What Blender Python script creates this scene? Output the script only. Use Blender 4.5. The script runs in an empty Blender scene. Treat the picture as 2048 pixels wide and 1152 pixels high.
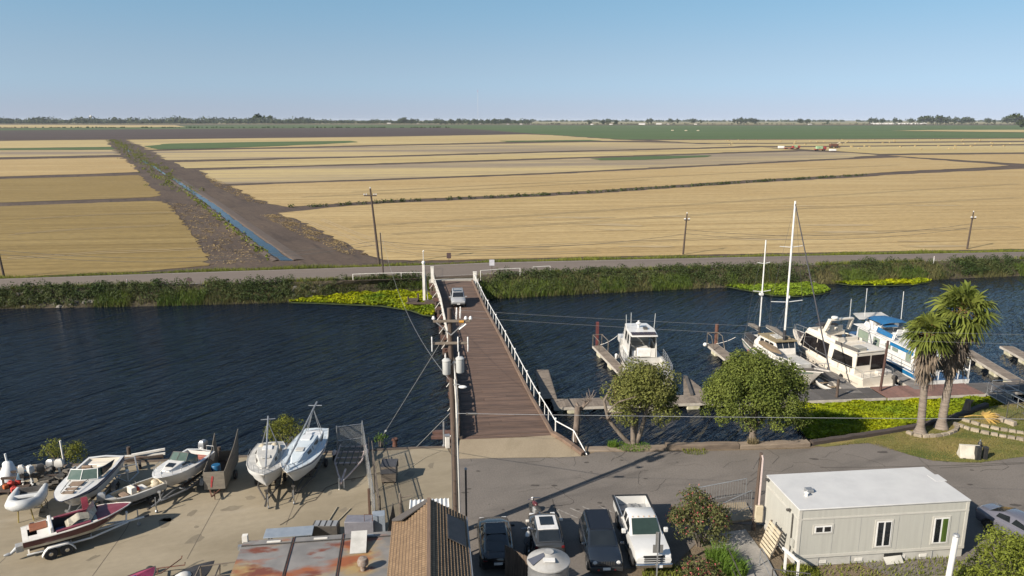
import bpy, math, random
import numpy as np
from mathutils import Vector, Matrix

R = math.radians
random.seed(7)
rng = np.random.default_rng(11)
C = bpy.context.scene.collection
S = bpy.context.scene

# ------------------------------------------------------------------ camera
CAM_H, FPX, HORIZON = 22.8, 1517.0, 239.0
PITCH = math.atan((576 - HORIZON) / FPX)
cam_d = bpy.data.cameras.new('camera')
cam = bpy.data.objects.new('camera', cam_d)
C.objects.link(cam)
cam.location = (0, 0, CAM_H)
cam.rotation_euler = (math.pi / 2 - PITCH, 0, 0)
cam_d.sensor_width = 36.0
cam_d.lens = 36.0 * FPX / 2048.0
cam_d.clip_end = 40000
S.camera = cam

# ------------------------------------------------------------------ light
SUN_EL = R(32.0)
SUN_D = Vector((-0.79, -0.613, 0)).normalized()          # horizontal direction towards the sun
w = bpy.data.worlds.new('World')
S.world = w
w.use_nodes = True
wn = w.node_tree
wn.nodes.clear()
sky = wn.nodes.new('ShaderNodeTexSky')
sky.sky_type = 'NISHITA'
sky.sun_disc = False
sky.sun_elevation = SUN_EL
sky.sun_rotation = math.atan2(SUN_D.x, SUN_D.y)
sky.altitude = 0
sky.air_density = 1.0
sky.dust_density = 0.7
sky.ozone_density = 0.2
bg = wn.nodes.new('ShaderNodeBackground')
bg.inputs['Strength'].default_value = 0.081
wo = wn.nodes.new('ShaderNodeOutputWorld')
stc = wn.nodes.new('ShaderNodeTexCoord')
smap = wn.nodes.new('ShaderNodeMapping')                  # lift the look-up so the hazy band at the horizon stays thin
smap.inputs['Location'].default_value = (0, 0, 0.25)
smap.inputs['Scale'].default_value = (1, 1, 0.95)
wn.links.new(stc.outputs['Generated'], smap.inputs[0])
wn.links.new(smap.outputs[0], sky.inputs['Vector'])
tint = wn.nodes.new('ShaderNodeMix'); tint.data_type = 'RGBA'; tint.blend_type = 'MULTIPLY'; tint.inputs['Factor'].default_value = 1
sep = wn.nodes.new('ShaderNodeSeparateXYZ'); wn.links.new(stc.outputs['Generated'], sep.inputs[0])
rmp = wn.nodes.new('ShaderNodeValToRGB')                   # paler, greyer sky near the horizon, clearer cyan above
rmp.color_ramp.interpolation = 'EASE'
els = rmp.color_ramp.elements
els[0].position, els[0].color = 0.0, (.90, .70, .60, 1)
els[1].position, els[1].color = 0.4, (.72, .76, .74, 1)
for p_, c_ in ((.05, (.87, .81, .70, 1)), (.155, (.71, .835, .765, 1))):
    e_ = els.new(p_); e_.color = c_
wn.links.new(sep.outputs['Z'], rmp.inputs[0])
gain = wn.nodes.new('ShaderNodeVectorMath'); gain.operation = 'SCALE'; gain.inputs['Scale'].default_value = 1.6
wn.links.new(rmp.outputs[0], gain.inputs[0])
wn.links.new(gain.outputs[0], tint.inputs['B'])
wn.links.new(sky.outputs[0], tint.inputs['A'])
wn.links.new(tint.outputs['Result'], bg.inputs[0])
wn.links.new(bg.outputs[0], wo.inputs[0])
sd = bpy.data.lights.new('sun', 'SUN')
sd.energy = 5.0
sd.angle = R(0.5)
sd.color = (1.0, 0.90, 0.77)
sun = bpy.data.objects.new('sun', sd)
C.objects.link(sun)
sv = Vector((SUN_D.x * math.cos(SUN_EL), SUN_D.y * math.cos(SUN_EL), math.sin(SUN_EL)))
sun.rotation_euler = sv.to_track_quat('Z', 'Y').to_euler()
sun.location = (-60, -50, 60)
S.view_settings.view_transform = 'Standard'
S.view_settings.look = 'None'
S.view_settings.exposure = 0.86
S.view_settings.gamma = 1.0

# ------------------------------------------------------------------ survey helpers
CP, SP = math.cos(PITCH), math.sin(PITCH)
def at(px, py, z=0.0):
    """Ground survey: the spot at height z seen in the photograph at px, py."""
    dx, dy = (px - 1024) / FPX, (py - 576) / FPX
    t = (z - CAM_H) / (-SP - dy * CP)
    return Vector((dx * t, (CP - dy * SP) * t, z))
def zat(py, y):
    """Height of something that stands at distance y and reaches py."""
    k = (py - 576) / FPX
    return CAM_H - y * (k * CP + SP) / (CP - k * SP)
def lerp(a, b, t): return a + (b - a) * t
def interp(tab, x):
    if x <= tab[0][0]: return tab[0][1]
    for (a, u), (b, v) in zip(tab, tab[1:]):
        if x <= b: return u + (v - u) * (x - a) / (b - a)
    return tab[-1][1]

# ------------------------------------------------------------------ materials
MATS = {}
ALB = 0.76                                                     # one scale for all base colours, set with the exposure
def M(name, col, rough=0.6, col2=None, scale=4.0, metal=0.0, bump=0.0, bscale=None, island=0.0,
      stretch=None, coat=0.0, alpha=1.0, trans=0.0, world=False, detail=4.0, lo=0.35, hi=0.65, spec=0.5):
    """Principled surface whose colour wanders between col and col2 with a noise; island varies each separate piece."""
    if name in MATS: return MATS[name]
    m = bpy.data.materials.new(name)
    m.use_nodes = True
    nt = m.node_tree
    b = nt.nodes['Principled BSDF']
    b.inputs['Roughness'].default_value = rough
    b.inputs['Metallic'].default_value = metal
    b.inputs['Coat Weight'].default_value = coat
    b.inputs['Specular IOR Level'].default_value = spec
    if trans: b.inputs['Transmission Weight'].default_value = trans
    if alpha < 1: b.inputs['Alpha'].default_value = alpha
    if col2 is None: col2 = tuple(c * 0.82 for c in col)
    if metal < .8: col, col2 = tuple(c * ALB for c in col), tuple(c * ALB for c in col2)
    if world:
        g = nt.nodes.new('ShaderNodeNewGeometry'); co = g.outputs['Position']
    else:
        g = nt.nodes.new('ShaderNodeTexCoord'); co = g.outputs['Object']
    if stretch:
        mp = nt.nodes.new('ShaderNodeMapping')
        mp.inputs['Scale'].default_value = stretch[:3]
        if len(stretch) > 3: mp.inputs['Rotation'].default_value = (0, 0, stretch[3])
        nt.links.new(co, mp.inputs[0]); co = mp.outputs[0]
    n = nt.nodes.new('ShaderNodeTexNoise')
    n.inputs['Scale'].default_value = scale
    n.inputs['Detail'].default_value = detail
    n.inputs['Roughness'].default_value = 0.6
    nt.links.new(co, n.inputs['Vector'])
    mr = nt.nodes.new('ShaderNodeMapRange')
    mr.inputs['From Min'].default_value = lo; mr.inputs['From Max'].default_value = hi
    nt.links.new(n.outputs['Fac'], mr.inputs['Value'])
    mx = nt.nodes.new('ShaderNodeMix'); mx.data_type = 'RGBA'
    mx.inputs['A'].default_value = (*col, 1); mx.inputs['B'].default_value = (*col2, 1)
    nt.links.new(mr.outputs[0], mx.inputs['Factor'])
    out = mx.outputs['Result']
    if island:
        gi = nt.nodes.new('ShaderNodeNewGeometry')
        hs = nt.nodes.new('ShaderNodeHueSaturation')
        m2 = nt.nodes.new('ShaderNodeMapRange')
        m2.inputs['To Min'].default_value = 1 - island; m2.inputs['To Max'].default_value = 1 + island
        nt.links.new(gi.outputs['Random Per Island'], m2.inputs['Value'])
        nt.links.new(m2.outputs[0], hs.inputs['Value'])
        nt.links.new(out, hs.inputs['Color']); out = hs.outputs[0]
    nt.links.new(out, b.inputs['Base Color'])
    if bump:
        nb = nt.nodes.new('ShaderNodeTexNoise')
        nb.inputs['Scale'].default_value = bscale or scale * 4
        nb.inputs['Detail'].default_value = 4
        nt.links.new(co, nb.inputs['Vector'])
        bp = nt.nodes.new('ShaderNodeBump')
        bp.inputs['Strength'].default_value = bump
        bp.inputs['Distance'].default_value = 0.05
        nt.links.new(nb.outputs['Fac'], bp.inputs['Height'])
        nt.links.new(bp.outputs[0], b.inputs['Normal'])
    MATS[name] = m
    return m

def leafmat(name, col, col2, var=0.35, scale=1.2, trans=0.25):
    """Leaves: clump-scale tint plus a random value per leaf, some light passing through."""
    m = M(name, col, 0.7, col2, scale=scale, island=var, spec=0.12)
    nt = m.node_tree
    b = nt.nodes['Principled BSDF']
    tr = nt.nodes.new('ShaderNodeBsdfTranslucent')
    src = b.inputs['Base Color'].links[0].from_socket
    nt.links.new(src, tr.inputs['Color'])
    ms = nt.nodes.new('ShaderNodeMixShader')
    ms.inputs[0].default_value = trans
    nt.links.new(b.outputs[0], ms.inputs[1]); nt.links.new(tr.outputs[0], ms.inputs[2])
    o = nt.nodes['Material Output']
    nt.links.new(ms.outputs[0], o.inputs['Surface'])
    return m

# ------------------------------------------------------------------ mesh builder
class MB:
    def __init__(s): s.v, s.f = [], []
    def add(s, vs, fs):
        o = len(s.v)
        s.v += [tuple(p) for p in vs]
        s.f += [tuple(o + i for i in f) for f in fs]
        return s
    def bx(s, x0, x1, y0, y1, z0, z1):
        return s.add([(x0,y0,z0),(x1,y0,z0),(x1,y1,z0),(x0,y1,z0),(x0,y0,z1),(x1,y0,z1),(x1,y1,z1),(x0,y1,z1)],
                     [(0,3,2,1),(4,5,6,7),(0,1,5,4),(1,2,6,5),(2,3,7,6),(3,0,4,7)])
    def box(s, c, d, rz=0.0, rx=0.0, ry=0.0):
        Mx = Matrix.Translation(c) @ Matrix.Rotation(rz, 4, 'Z') @ Matrix.Rotation(ry, 4, 'Y') @ Matrix.Rotation(rx, 4, 'X')
        x, y, z = d[0]/2, d[1]/2, d[2]/2
        vs = [Mx @ Vector(p) for p in [(-x,-y,-z),(x,-y,-z),(x,y,-z),(-x,y,-z),(-x,-y,z),(x,-y,z),(x,y,z),(-x,y,z)]]
        return s.add(vs, [(0,3,2,1),(4,5,6,7),(0,1,5,4),(1,2,6,5),(2,3,7,6),(3,0,4,7)])
    def bar(s, p, q, w, h, up=(0,0,1)):
        p, q = Vector(p), Vector(q)
        d = (q - p).normalized(); u = Vector(up)
        if abs(d.dot(u)) > 0.99: u = Vector((0, 1, 0))
        a = d.cross(u).normalized() * (w / 2); b = a.cross(d).normalized() * (h / 2)
        vs = [p-a-b, p+a-b, p+a+b, p-a+b, q-a-b, q+a-b, q+a+b, q-a+b]
        return s.add(vs, [(0,1,2,3),(7,6,5,4),(0,4,5,1),(1,5,6,2),(2,6,7,3),(3,7,4,0)])
    def tube(s, pts, r, n=6, caps=True, closed=False):
        pts = [Vector(p) for p in pts]
        k = len(pts)
        rs = r if isinstance(r, (list, tuple)) else [r] * k
        rings = []
        prev = None
        for i, p in enumerate(pts):
            if closed: d = pts[(i+1) % k] - pts[i-1]
            else: d = pts[min(i+1, k-1)] - pts[max(i-1, 0)]
            d.normalize()
            if prev is None:
                a = d.orthogonal().normalized()
            else:
                a = (prev - d * prev.dot(d)).normalized()
            prev = a
            b = d.cross(a)
            rings.append([p + (a * math.cos(t) + b * math.sin(t)) * rs[i] for t in [2*math.pi*j/n for j in range(n)]])
        return s.loft(rings, caps and not closed, True, closed)
    def loft(s, rings, caps=True, ring=True, closed=False):
        n = len(rings[0]); k = len(rings)
        vs = [p for r in rings for p in r]
        fs = []
        for i in range(k if closed else k - 1):
            i2 = (i + 1) % k
            for j in range(n if ring else n - 1):
                j2 = (j + 1) % n
                fs.append((i*n+j, i*n+j2, i2*n+j2, i2*n+j))
        if caps:
            fs.append(tuple(reversed(range(n)))); fs.append(tuple((k-1)*n + j for j in range(n)))
        return s.add(vs, fs)
    def lathe(s, prof, n=16, c=(0,0,0), axis='Z', caps=True):
        rings = []
        for r, z in prof:
            ring = []
            for j in range(n):
                t = 2*math.pi*j/n
                a, b = r*math.cos(t), r*math.sin(t)
                p = (a, b, z) if axis == 'Z' else ((a, z, b) if axis == 'Y' else (z, a, b))
                ring.append((p[0]+c[0], p[1]+c[1], p[2]+c[2]))
            rings.append(ring)
        return s.loft(rings, caps)
    def sph(s, c, r, n=10, m=6):
        if not isinstance(r, (tuple, list)): r = (r, r, r)
        prof = [(max(1e-3, math.sin(math.pi*i/m)), -math.cos(math.pi*i/m)) for i in range(m+1)]
        rings = [[(c[0]+a*math.cos(2*math.pi*j/n)*r[0], c[1]+a*math.sin(2*math.pi*j/n)*r[1], c[2]+z*r[2]) for j in range(n)] for a, z in prof]
        return s.loft(rings, True)
    def prism(s, pts, z0, z1):
        n = len(pts)
        vs = [(p[0], p[1], z0) for p in pts] + [(p[0], p[1], z1) for p in pts]
        return s.add(vs, [tuple(reversed(range(n))), tuple(range(n, 2*n))] + [(i, (i+1) % n, n+(i+1) % n, n+i) for i in range(n)])
    def slab(s, quad, t):
        """A plate with thickness t along its own normal, quad = corner points."""
        q = [Vector(p) for p in quad]
        nrm = (q[1]-q[0]).cross(q[2]-q[0]).normalized() * t
        n = len(q)
        return s.add(q + [p + nrm for p in q], [tuple(reversed(range(n))), tuple(range(n, 2*n))] + [(i, (i+1) % n, n+(i+1) % n, n+i) for i in range(n)])
    def poly(s, pts): return s.add(pts, [tuple(range(len(pts)))])
    def xf(s, Mx):
        s.v = [tuple(Mx @ Vector(p)) for p in s.v]; return s
    def merge(s, o): return s.add(o.v, o.f)
    def build(s, name, mat, parent=None, smooth=40, bevel=0.0, loc=None):
        me = bpy.data.meshes.new(name)
        me.from_pydata(s.v, [], s.f)
        me.update()
        if smooth:
            me.shade_smooth(); me.set_sharp_from_angle(angle=R(smooth))
        me.materials.append(mat)
        o = bpy.data.objects.new(name, me)
        C.objects.link(o)
        if parent: o.parent = parent
        if loc is not None: o.location = loc
        if bevel:
            md = o.modifiers.new('bevel', 'BEVEL')
            md.width = bevel; md.segments = 2; md.limit_method = 'ANGLE'; md.angle_limit = R(35)
        return o

def npmesh(name, V, F, mat, parent=None, loc=None):
    """Mesh from arrays: V (n,3), F (m,k)."""
    me = bpy.data.meshes.new(name)
    k = F.shape[1]
    me.vertices.add(len(V)); me.loops.add(F.size); me.polygons.add(len(F))
    me.vertices.foreach_set('co', np.ascontiguousarray(V, dtype=np.float32).ravel())
    me.loops.foreach_set('vertex_index', np.ascontiguousarray(F, dtype=np.int32).ravel())
    me.polygons.foreach_set('loop_start', np.arange(0, F.size, k, dtype=np.int32))
    me.update(calc_edges=True)
    me.validate()
    me.materials.append(mat)
    o = bpy.data.objects.new(name, me)
    C.objects.link(o)
    if parent: o.parent = parent
    if loc is not None: o.location = loc
    return o

# ------------------------------------------------------------------ tagging
def tag(o, label=None, cat=None, group=None, kind=None):
    if label: o['label'] = label
    if cat: o['category'] = cat
    if group: o['group'] = group
    if kind: o['kind'] = kind
    return o
def thing(name, label, cat, loc=(0,0,0), rz=0.0, group=None):
    o = bpy.data.objects.new(name, None)
    o.empty_display_size = 0.3
    C.objects.link(o)
    o.location = loc; o.rotation_euler = (0, 0, rz)
    return tag(o, label, cat, group)
def struct(o): o['kind'] = 'structure'; return o
def dup(root, loc, rz=None, label=None, group=None, sc=None):
    r = root.copy(); C.objects.link(r)
    r.location = loc
    if rz is not None: r.rotation_euler = (0, 0, rz)
    if sc is not None: r.scale = sc if isinstance(sc, tuple) else (sc, sc, sc)
    if label: r['label'] = label
    if group: r['group'] = group
    for ch in list(root.children):
        c = ch.copy(); C.objects.link(c); c.parent = r
        for g in list(ch.children):
            d = g.copy(); C.objects.link(d); d.parent = c
    return r

# ------------------------------------------------------------------ foliage
def leaves(P, N, size, asp=0.6, jit=0.5):
    """Rhombic leaves at points P facing roughly N. Returns V, F."""
    n = len(P)
    N = N + rng.normal(0, jit, (n, 3)); N /= np.linalg.norm(N, axis=1, keepdims=True) + 1e-9
    T = np.cross(N, rng.normal(0, 1, (n, 3))); T /= np.linalg.norm(T, axis=1, keepdims=True) + 1e-9
    B = np.cross(N, T)
    s = size * rng.uniform(0.65, 1.35, (n, 1))
    V = np.stack([P - T*s, P - B*s*asp + N*s*0.15, P + T*s, P + B*s*asp + N*s*0.15], 1).reshape(-1, 3)
    F = np.arange(4*n).reshape(n, 4)
    return V, F
def clump_pts(clumps, density):
    """Points through the outer part of ball-like clumps (x,y,z,r)."""
    P, N = [], []
    for (x, y, z, r) in clumps:
        n = max(8, int(density * r * r))
        d = rng.normal(0, 1, (n, 3)); d /= np.linalg.norm(d, axis=1, keepdims=True)
        rr = r * rng.uniform(0.35, 1.0, (n, 1)) ** 0.55
        P.append(np.array([x, y, z]) + d * rr); N.append(d + np.array([0, 0, 0.45]))
    return np.concatenate(P), np.concatenate(N)
def blades(P, h, lean, width, dirs=None, curve=0.35):
    """Grass or reed blades: bent two-piece strips rooted at P. h (n,), returns V, F quads."""
    n = len(P)
    a = rng.uniform(0, 2*np.pi, n) if dirs is None else dirs
    D = np.stack([np.cos(a), np.sin(a), np.zeros(n)], 1)
    wv = rng.uniform(0, 2*np.pi, n)
    W = np.stack([np.cos(wv), np.sin(wv), np.zeros(n)], 1) * (width if np.isscalar(width) else width[:, None])
    h = h[:, None]
    Lh = (lean * rng.uniform(0.3, 1.4, n))[:, None] * h
    Mid = P + D * Lh * 0.35 + np.array([0, 0, 1]) * h * 0.6
    Top = P + D * Lh + np.array([0, 0, 1]) * h * (1 - curve * rng.uniform(0, 1, (n, 1)))
    V = np.stack([P - W, P + W, Mid + W*0.8, Mid - W*0.8, Top + W*0.15, Top - W*0.15], 1).reshape(-1, 3)
    i = (np.arange(n) * 6)[:, None]
    F = np.concatenate([i + np.array([[0, 1, 2, 3]]), i + np.array([[3, 2, 4, 5]])], 0)
    return V, F
def join(parts):
    V, F, o = [], [], 0
    for v, f in parts:
        V.append(v); F.append(f + o); o += len(v)
    return np.concatenate(V), np.concatenate(F)
def in_poly(P, poly):
    x, y = P[:, 0], P[:, 1]
    c = np.zeros(len(P), bool)
    n = len(poly)
    for i in range(n):
        x0, y0 = poly[i][0], poly[i][1]; x1, y1 = poly[i-1][0], poly[i-1][1]
        k = ((y0 > y) != (y1 > y)) & (x < (x1 - x0) * (y - y0) / (y1 - y0 + 1e-12) + x0)
        c ^= k
    return c
def scatter(poly, n):
    """n random points inside a polygon."""
    xs = [p[0] for p in poly]; ys = [p[1] for p in poly]
    out = []
    tot = 0
    while tot < n:
        P = np.stack([rng.uniform(min(xs), max(xs), 4*n), rng.uniform(min(ys), max(ys), 4*n)], 1)
        P = P[in_poly(P, poly)]
        out.append(P); tot += len(P)
    return np.concatenate(out)[:n]
# ------------------------------------------------------------------ levels
ZW, ZR, ZF, ZD = -1.8, 0.25, -0.2, -1.2            # water, far road, field, dock deck
SL = 0.125                                          # the river and its roads run at this slope in plan

def line(pts):
    """Plan line y(x) through surveyed points, carried on straight beyond them."""
    pts = sorted([(p.x, p.y) for p in pts])
    x0, y0 = pts[0]; x1, y1 = pts[-1]
    return [(x0 - 20000, y0 - 20000 * SL)] + pts + [(x1 + 20000, y1 + 20000 * SL)]
near_edge = line([at(0, 938), at(450, 915), at(895, 893), at(1180, 897), at(1400, 892), at(1625, 886), at(1750, 872), at(1850, 850), at(1950, 817), at(2048, 803)])
far_wl = line([at(0, 617, ZW), at(300, 612, ZW), at(590, 604, ZW), at(690, 591, ZW), at(770, 585, ZW), at(855, 585, ZW), at(900, 596, ZW), at(960, 598, ZW), at(1150, 588, ZW), at(1400, 576, ZW), at(1700, 566, ZW), at(2048, 551, ZW)])
road_n = line([at(0, 578, ZR), at(420, 567, ZR), at(840, 555, ZR), at(990, 548, ZR), at(1500, 533, ZR), at(2048, 517, ZR)])
road_f = line([at(0, 558, ZR), at(420, 544, ZR), at(840, 531, ZR), at(990, 525, ZR), at(1500, 514, ZR), at(2048, 504, ZR)])
def ny(x): return interp(near_edge, x)
def wy(x): return interp(far_wl, x)
def rny(x): return interp(road_n, x)
def rfy(x): return interp(road_f, x)

# ------------------------------------------------------------------ setting materials
def layered(name, c1, c2, c3, big, row, fine, rot, rough=0.9, bump=0.4):
    """Ground colour from three noises: broad patches, stretched rows, fine grain."""
    c1, c2, c3 = (tuple(v * ALB for v in c) for c in (c1, c2, c3))
    m = bpy.data.materials.new(name); m.use_nodes = True
    nt = m.node_tree; b = nt.nodes['Principled BSDF']
    b.inputs['Roughness'].default_value = rough
    b.inputs['Specular IOR Level'].default_value = 0.25
    g = nt.nodes.new('ShaderNodeNewGeometry')
    def nz(scale, st, det, lo, hi):
        mp = nt.nodes.new('ShaderNodeMapping'); mp.vector_type = 'POINT'
        mp.inputs['Rotation'].default_value = (0, 0, -rot)
        mp2 = nt.nodes.new('ShaderNodeMapping'); mp2.inputs['Scale'].default_value = st
        nt.links.new(g.outputs['Position'], mp.inputs[0]); nt.links.new(mp.outputs[0], mp2.inputs[0])
        n = nt.nodes.new('ShaderNodeTexNoise'); n.inputs['Scale'].default_value = scale; n.inputs['Detail'].default_value = det
        n.inputs['Roughness'].default_value = 0.62
        nt.links.new(mp2.outputs[0], n.inputs['Vector'])
        r = nt.nodes.new('ShaderNodeMapRange'); r.inputs['From Min'].default_value = lo; r.inputs['From Max'].default_value = hi
        nt.links.new(n.outputs['Fac'], r.inputs['Value'])
        return r.outputs[0]
    f1 = nz(big[0], big[1], 4, big[2], big[3])
    f2 = nz(row[0], row[1], 3, row[2], row[3])
    f3 = nz(fine[0], fine[1], 5, 0.3, 0.7)
    def mix(a, bb, f, t='MIX'):
        x = nt.nodes.new('ShaderNodeMix'); x.data_type = 'RGBA'; x.blend_type = t
        if isinstance(f, float): x.inputs['Factor'].default_value = f
        else: nt.links.new(f, x.inputs['Factor'])
        for s, v in (('A', a), ('B', bb)):
            if isinstance(v, tuple): x.inputs[s].default_value = (*v, 1)
            else: nt.links.new(v, x.inputs[s])
        return x.outputs['Result']
    col = mix(c1, c2, f1)
    col = mix(col, c3, f2)
    gr = nt.nodes.new('ShaderNodeMapRange'); gr.inputs['To Min'].default_value = 1 - fine[2]; gr.inputs['To Max'].default_value = 1 + fine[2]
    nt.links.new(f3, gr.inputs['Value'])
    hs = nt.nodes.new('ShaderNodeHueSaturation'); nt.links.new(gr.outputs[0], hs.inputs['Value']); nt.links.new(col, hs.inputs['Color'])
    nt.links.new(hs.outputs[0], b.inputs['Base Color'])
    if bump:
        bp = nt.nodes.new('ShaderNodeBump'); bp.inputs['Strength'].default_value = bump; bp.inputs['Distance'].default_value = 0.06
        nt.links.new(f3, bp.inputs['Height']); nt.links.new(bp.outputs[0], b.inputs['Normal'])
    MATS[name] = m
    return m
ROT = R(7.0)
m_soil = layered('soil', (0.084,0.061,0.046), (0.112,0.081,0.059), (0.053,0.039,0.032), (.05,(1,1,1),.4,.65), (.35,(.18,1.6,1),.52,.72), (1.3,(1,1,1),.25), R(118))
m_straw = layered('straw_stubble', (0.477,0.360,0.176), (0.414,0.297,0.132), (0.324,0.230,0.101), (.022,(.5,1,1),.38,.66), (.42,(.02,1.2,1),.40,.66), (2.2,(.35,1,1),.22), ROT)
m_straw_gold = layered('golden_stubble', (0.285,0.208,0.080), (0.250,0.178,0.062), (0.195,0.135,0.045), (.03,(.5,1,1),.38,.66), (.42,(.02,1.2,1),.40,.66), (2.2,(.35,1,1),.22), ROT)
m_straw_far = layered('far_stubble', (.49,.39,.18), (.43,.33,.14), (.24,.19,.135), (.008,(.35,1.3,1),.4,.62), (.12,(.02,1.0,1),.48,.70), (.6,(.3,1,1),.15), ROT, bump=0)
m_straw_wet = layered('patchy_stubble', (.465,.365,.175), (.25,.20,.14), (.29,.235,.155), (.010,(.25,1.6,1),.42,.58), (.10,(.02,1.0,1),.5,.7), (.6,(.3,1,1),.12), ROT, bump=0)
m_plow = layered('ploughed_field', (0.066,0.048,0.042), (0.080,0.059,0.050), (0.120,0.092,0.076), (.006,(.4,1.4,1),.4,.65), (.08,(.015,1.0,1),.58,.78), (.5,(.3,1,1),.2), ROT, bump=0)
m_crop = layered('green_crop', (.085,.125,.042), (.065,.105,.035), (.12,.15,.06), (.004,(.4,1.4,1),.4,.65), (.05,(.02,1.0,1),.55,.78), (.4,(.3,1,1),.14), ROT, bump=0)
m_drygrass = layered('dry_plain', (.30,.25,.14), (.20,.19,.10), (.13,.145,.07), (.002,(.4,2.0,1),.4,.6), (.012,(.05,1.0,1),.5,.7), (.1,(.3,1,1),.2), ROT, bump=0)
m_road = layered('road_asphalt', (.185,.152,.128), (.165,.137,.117), (.13,.108,.095), (.06,(.2,1.6,1),.4,.65), (.25,(.03,1.3,1),.56,.8), (6.0,(1,1,1),.12), ROT, .9, .15)
m_asphalt = layered('parking_asphalt', (.184,.164,.146), (.146,.131,.117), (.108,.097,.088), (.16,(1,1,1),.4,.65), (.5,(.25,1,1),.54,.76), (9.0,(1,1,1),.14), R(20), .9, .2)
m_conc = layered('yard_concrete', (0.315,0.270,0.195), (0.240,0.203,0.142), (0.370,0.330,0.262), (.16,(.5,1.2,1),.36,.64), (.28,(.25,1,1),.60,.80), (3.0,(.6,1,1),.07), R(20), .88, .05)
m_apron = layered('apron_concrete', (0.301,0.250,0.177), (0.269,0.221,0.155), (0.230,0.189,0.130), (.35,(.6,1,1),.4,.66), (.8,(.3,1,1),.58,.85), (9.0,(1,1,1),.08), R(70), .9, .1)
m_lawn = layered('lawn', (.105,.135,.03), (.27,.215,.08), (.15,.16,.05), (.30,(.5,1,1),.40,.60), (.9,(1,1,1),.55,.75), (12.0,(1,1,1),.3), R(8), .95, .6)
m_dirt = layered('garden_dirt', (.20,.155,.105), (.16,.125,.085), (.12,.095,.07), (.4,(1,1,1),.4,.65), (1.2,(1,1,1),.55,.75), (10.0,(1,1,1),.2), 0, .95, .5)
m_mud = layered('river_bank', (.06,.05,.033), (.085,.07,.048), (.04,.035,.024), (.2,(1,1,1),.4,.65), (.8,(1,1,1),.55,.75), (4.0,(1,1,1),.3), 0, .95, .6)

# water: dark river, wind waves running from lower left to upper right
def water_mat():
    m = bpy.data.materials.new('river_water'); m.use_nodes = True
    nt = m.node_tree; b = nt.nodes['Principled BSDF']
    b.inputs['Base Color'].default_value = (.004, .007, .013, 1)
    b.inputs['Roughness'].default_value = 0.10
    b.inputs['Specular IOR Level'].default_value = 0.36
    b.inputs['IOR'].default_value = 1.30
    g = nt.nodes.new('ShaderNodeNewGeometry')
    def nz(scale, rot, st, det, dist):
        mp = nt.nodes.new('ShaderNodeMapping'); mp.inputs['Rotation'].default_value = (0, 0, rot)
        mp2 = nt.nodes.new('ShaderNodeMapping'); mp2.inputs['Scale'].default_value = st
        nt.links.new(g.outputs['Position'], mp.inputs[0]); nt.links.new(mp.outputs[0], mp2.inputs[0])
        n = nt.nodes.new('ShaderNodeTexNoise'); n.inputs['Scale'].default_value = scale; n.inputs['Detail'].default_value = det
        n.inputs['Distortion'].default_value = dist; n.inputs['Roughness'].default_value = 0.55
        nt.links.new(mp2.outputs[0], n.inputs['Vector'])
        return n.outputs['Fac']
    a0 = nz(0.60, R(-58), (.15, 1, 1), 1.5, .3)
    s_ = nt.nodes.new('ShaderNodeMath'); s_.operation = 'SUBTRACT'; s_.inputs[1].default_value = .5; nt.links.new(a0, s_.inputs[0])
    ab = nt.nodes.new('ShaderNodeMath'); ab.operation = 'ABSOLUTE'; nt.links.new(s_.outputs[0], ab.inputs[0])
    iv = nt.nodes.new('ShaderNodeMath'); iv.operation = 'MULTIPLY'; iv.inputs[1].default_value = -1.5; nt.links.new(ab.outputs[0], iv.inputs[0])
    a = iv.outputs[0]
    c = nz(2.6, R(-50), (.22, 1, 1), 3, .3)
    ad = nt.nodes.new('ShaderNodeMath'); ad.operation = 'MULTIPLY_ADD'
    ad.inputs[1].default_value = 0.5
    nt.links.new(c, ad.inputs[0]); nt.links.new(a, ad.inputs[2])
    gust = nz(0.035, R(-20), (.5, 1, 1), 2, .5)
    gr = nt.nodes.new('ShaderNodeMapRange'); gr.inputs['From Min'].default_value = .35; gr.inputs['From Max'].default_value = .65
    gr.inputs['To Min'].default_value = .55; gr.inputs['To Max'].default_value = 1.0
    nt.links.new(gust, gr.inputs['Value'])
    bp = nt.nodes.new('ShaderNodeBump'); bp.inputs['Distance'].default_value = 0.8
    nt.links.new(gr.outputs[0], bp.inputs['Strength'])
    nt.links.new(ad.outputs[0], bp.inputs['Height']); nt.links.new(bp.outputs[0], b.inputs['Normal'])
    return m
m_water = water_mat()
m_ditchw = M('ditch_water', (.020,.032,.048), .12, (.006,.01,.015), scale=.3, bump=.25, bscale=2, spec=.10)

# ------------------------------------------------------------------ ground: one sheet to the horizon, cut by the river
xs = [-16000, -6000, -2000, -700, -300, -150] + list(np.linspace(-100, 120, 111)) + [150, 300, 700, 2000, 6000, 16000]
profs = []
for x in xs:
    n, wl, rn, rf = ny(x), wy(x), rny(x), rfy(x)
    profs.append([(x, min(-400, n - 400), -.03), (x, n - .02, -.03), (x, n, -4.2), (x, max(n + 1, wl - 3), -4.2), (x, wl - .4, ZW - .15),
                  (x, lerp(wl, rn, .55), -.45), (x, rn - .8, ZR - .02), (x, rf + .3, ZR - .02), (x, rf + 3.5, ZF - .06), (x, rf + 18000, ZF - .06)])
g = MB(); g.loft(profs, caps=False, ring=False)
ground = struct(g.build('ground', m_soil, smooth=0))
ground.data.materials.append(m_mud); ground.data.materials.append(m_dirt)
for p in ground.data.polygons:
    j = p.index % 9
    p.material_index = 2 if j < 2 else (1 if j < 6 else 0)
# flip so that the sheet faces up
ground.data.flip_normals()

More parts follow.
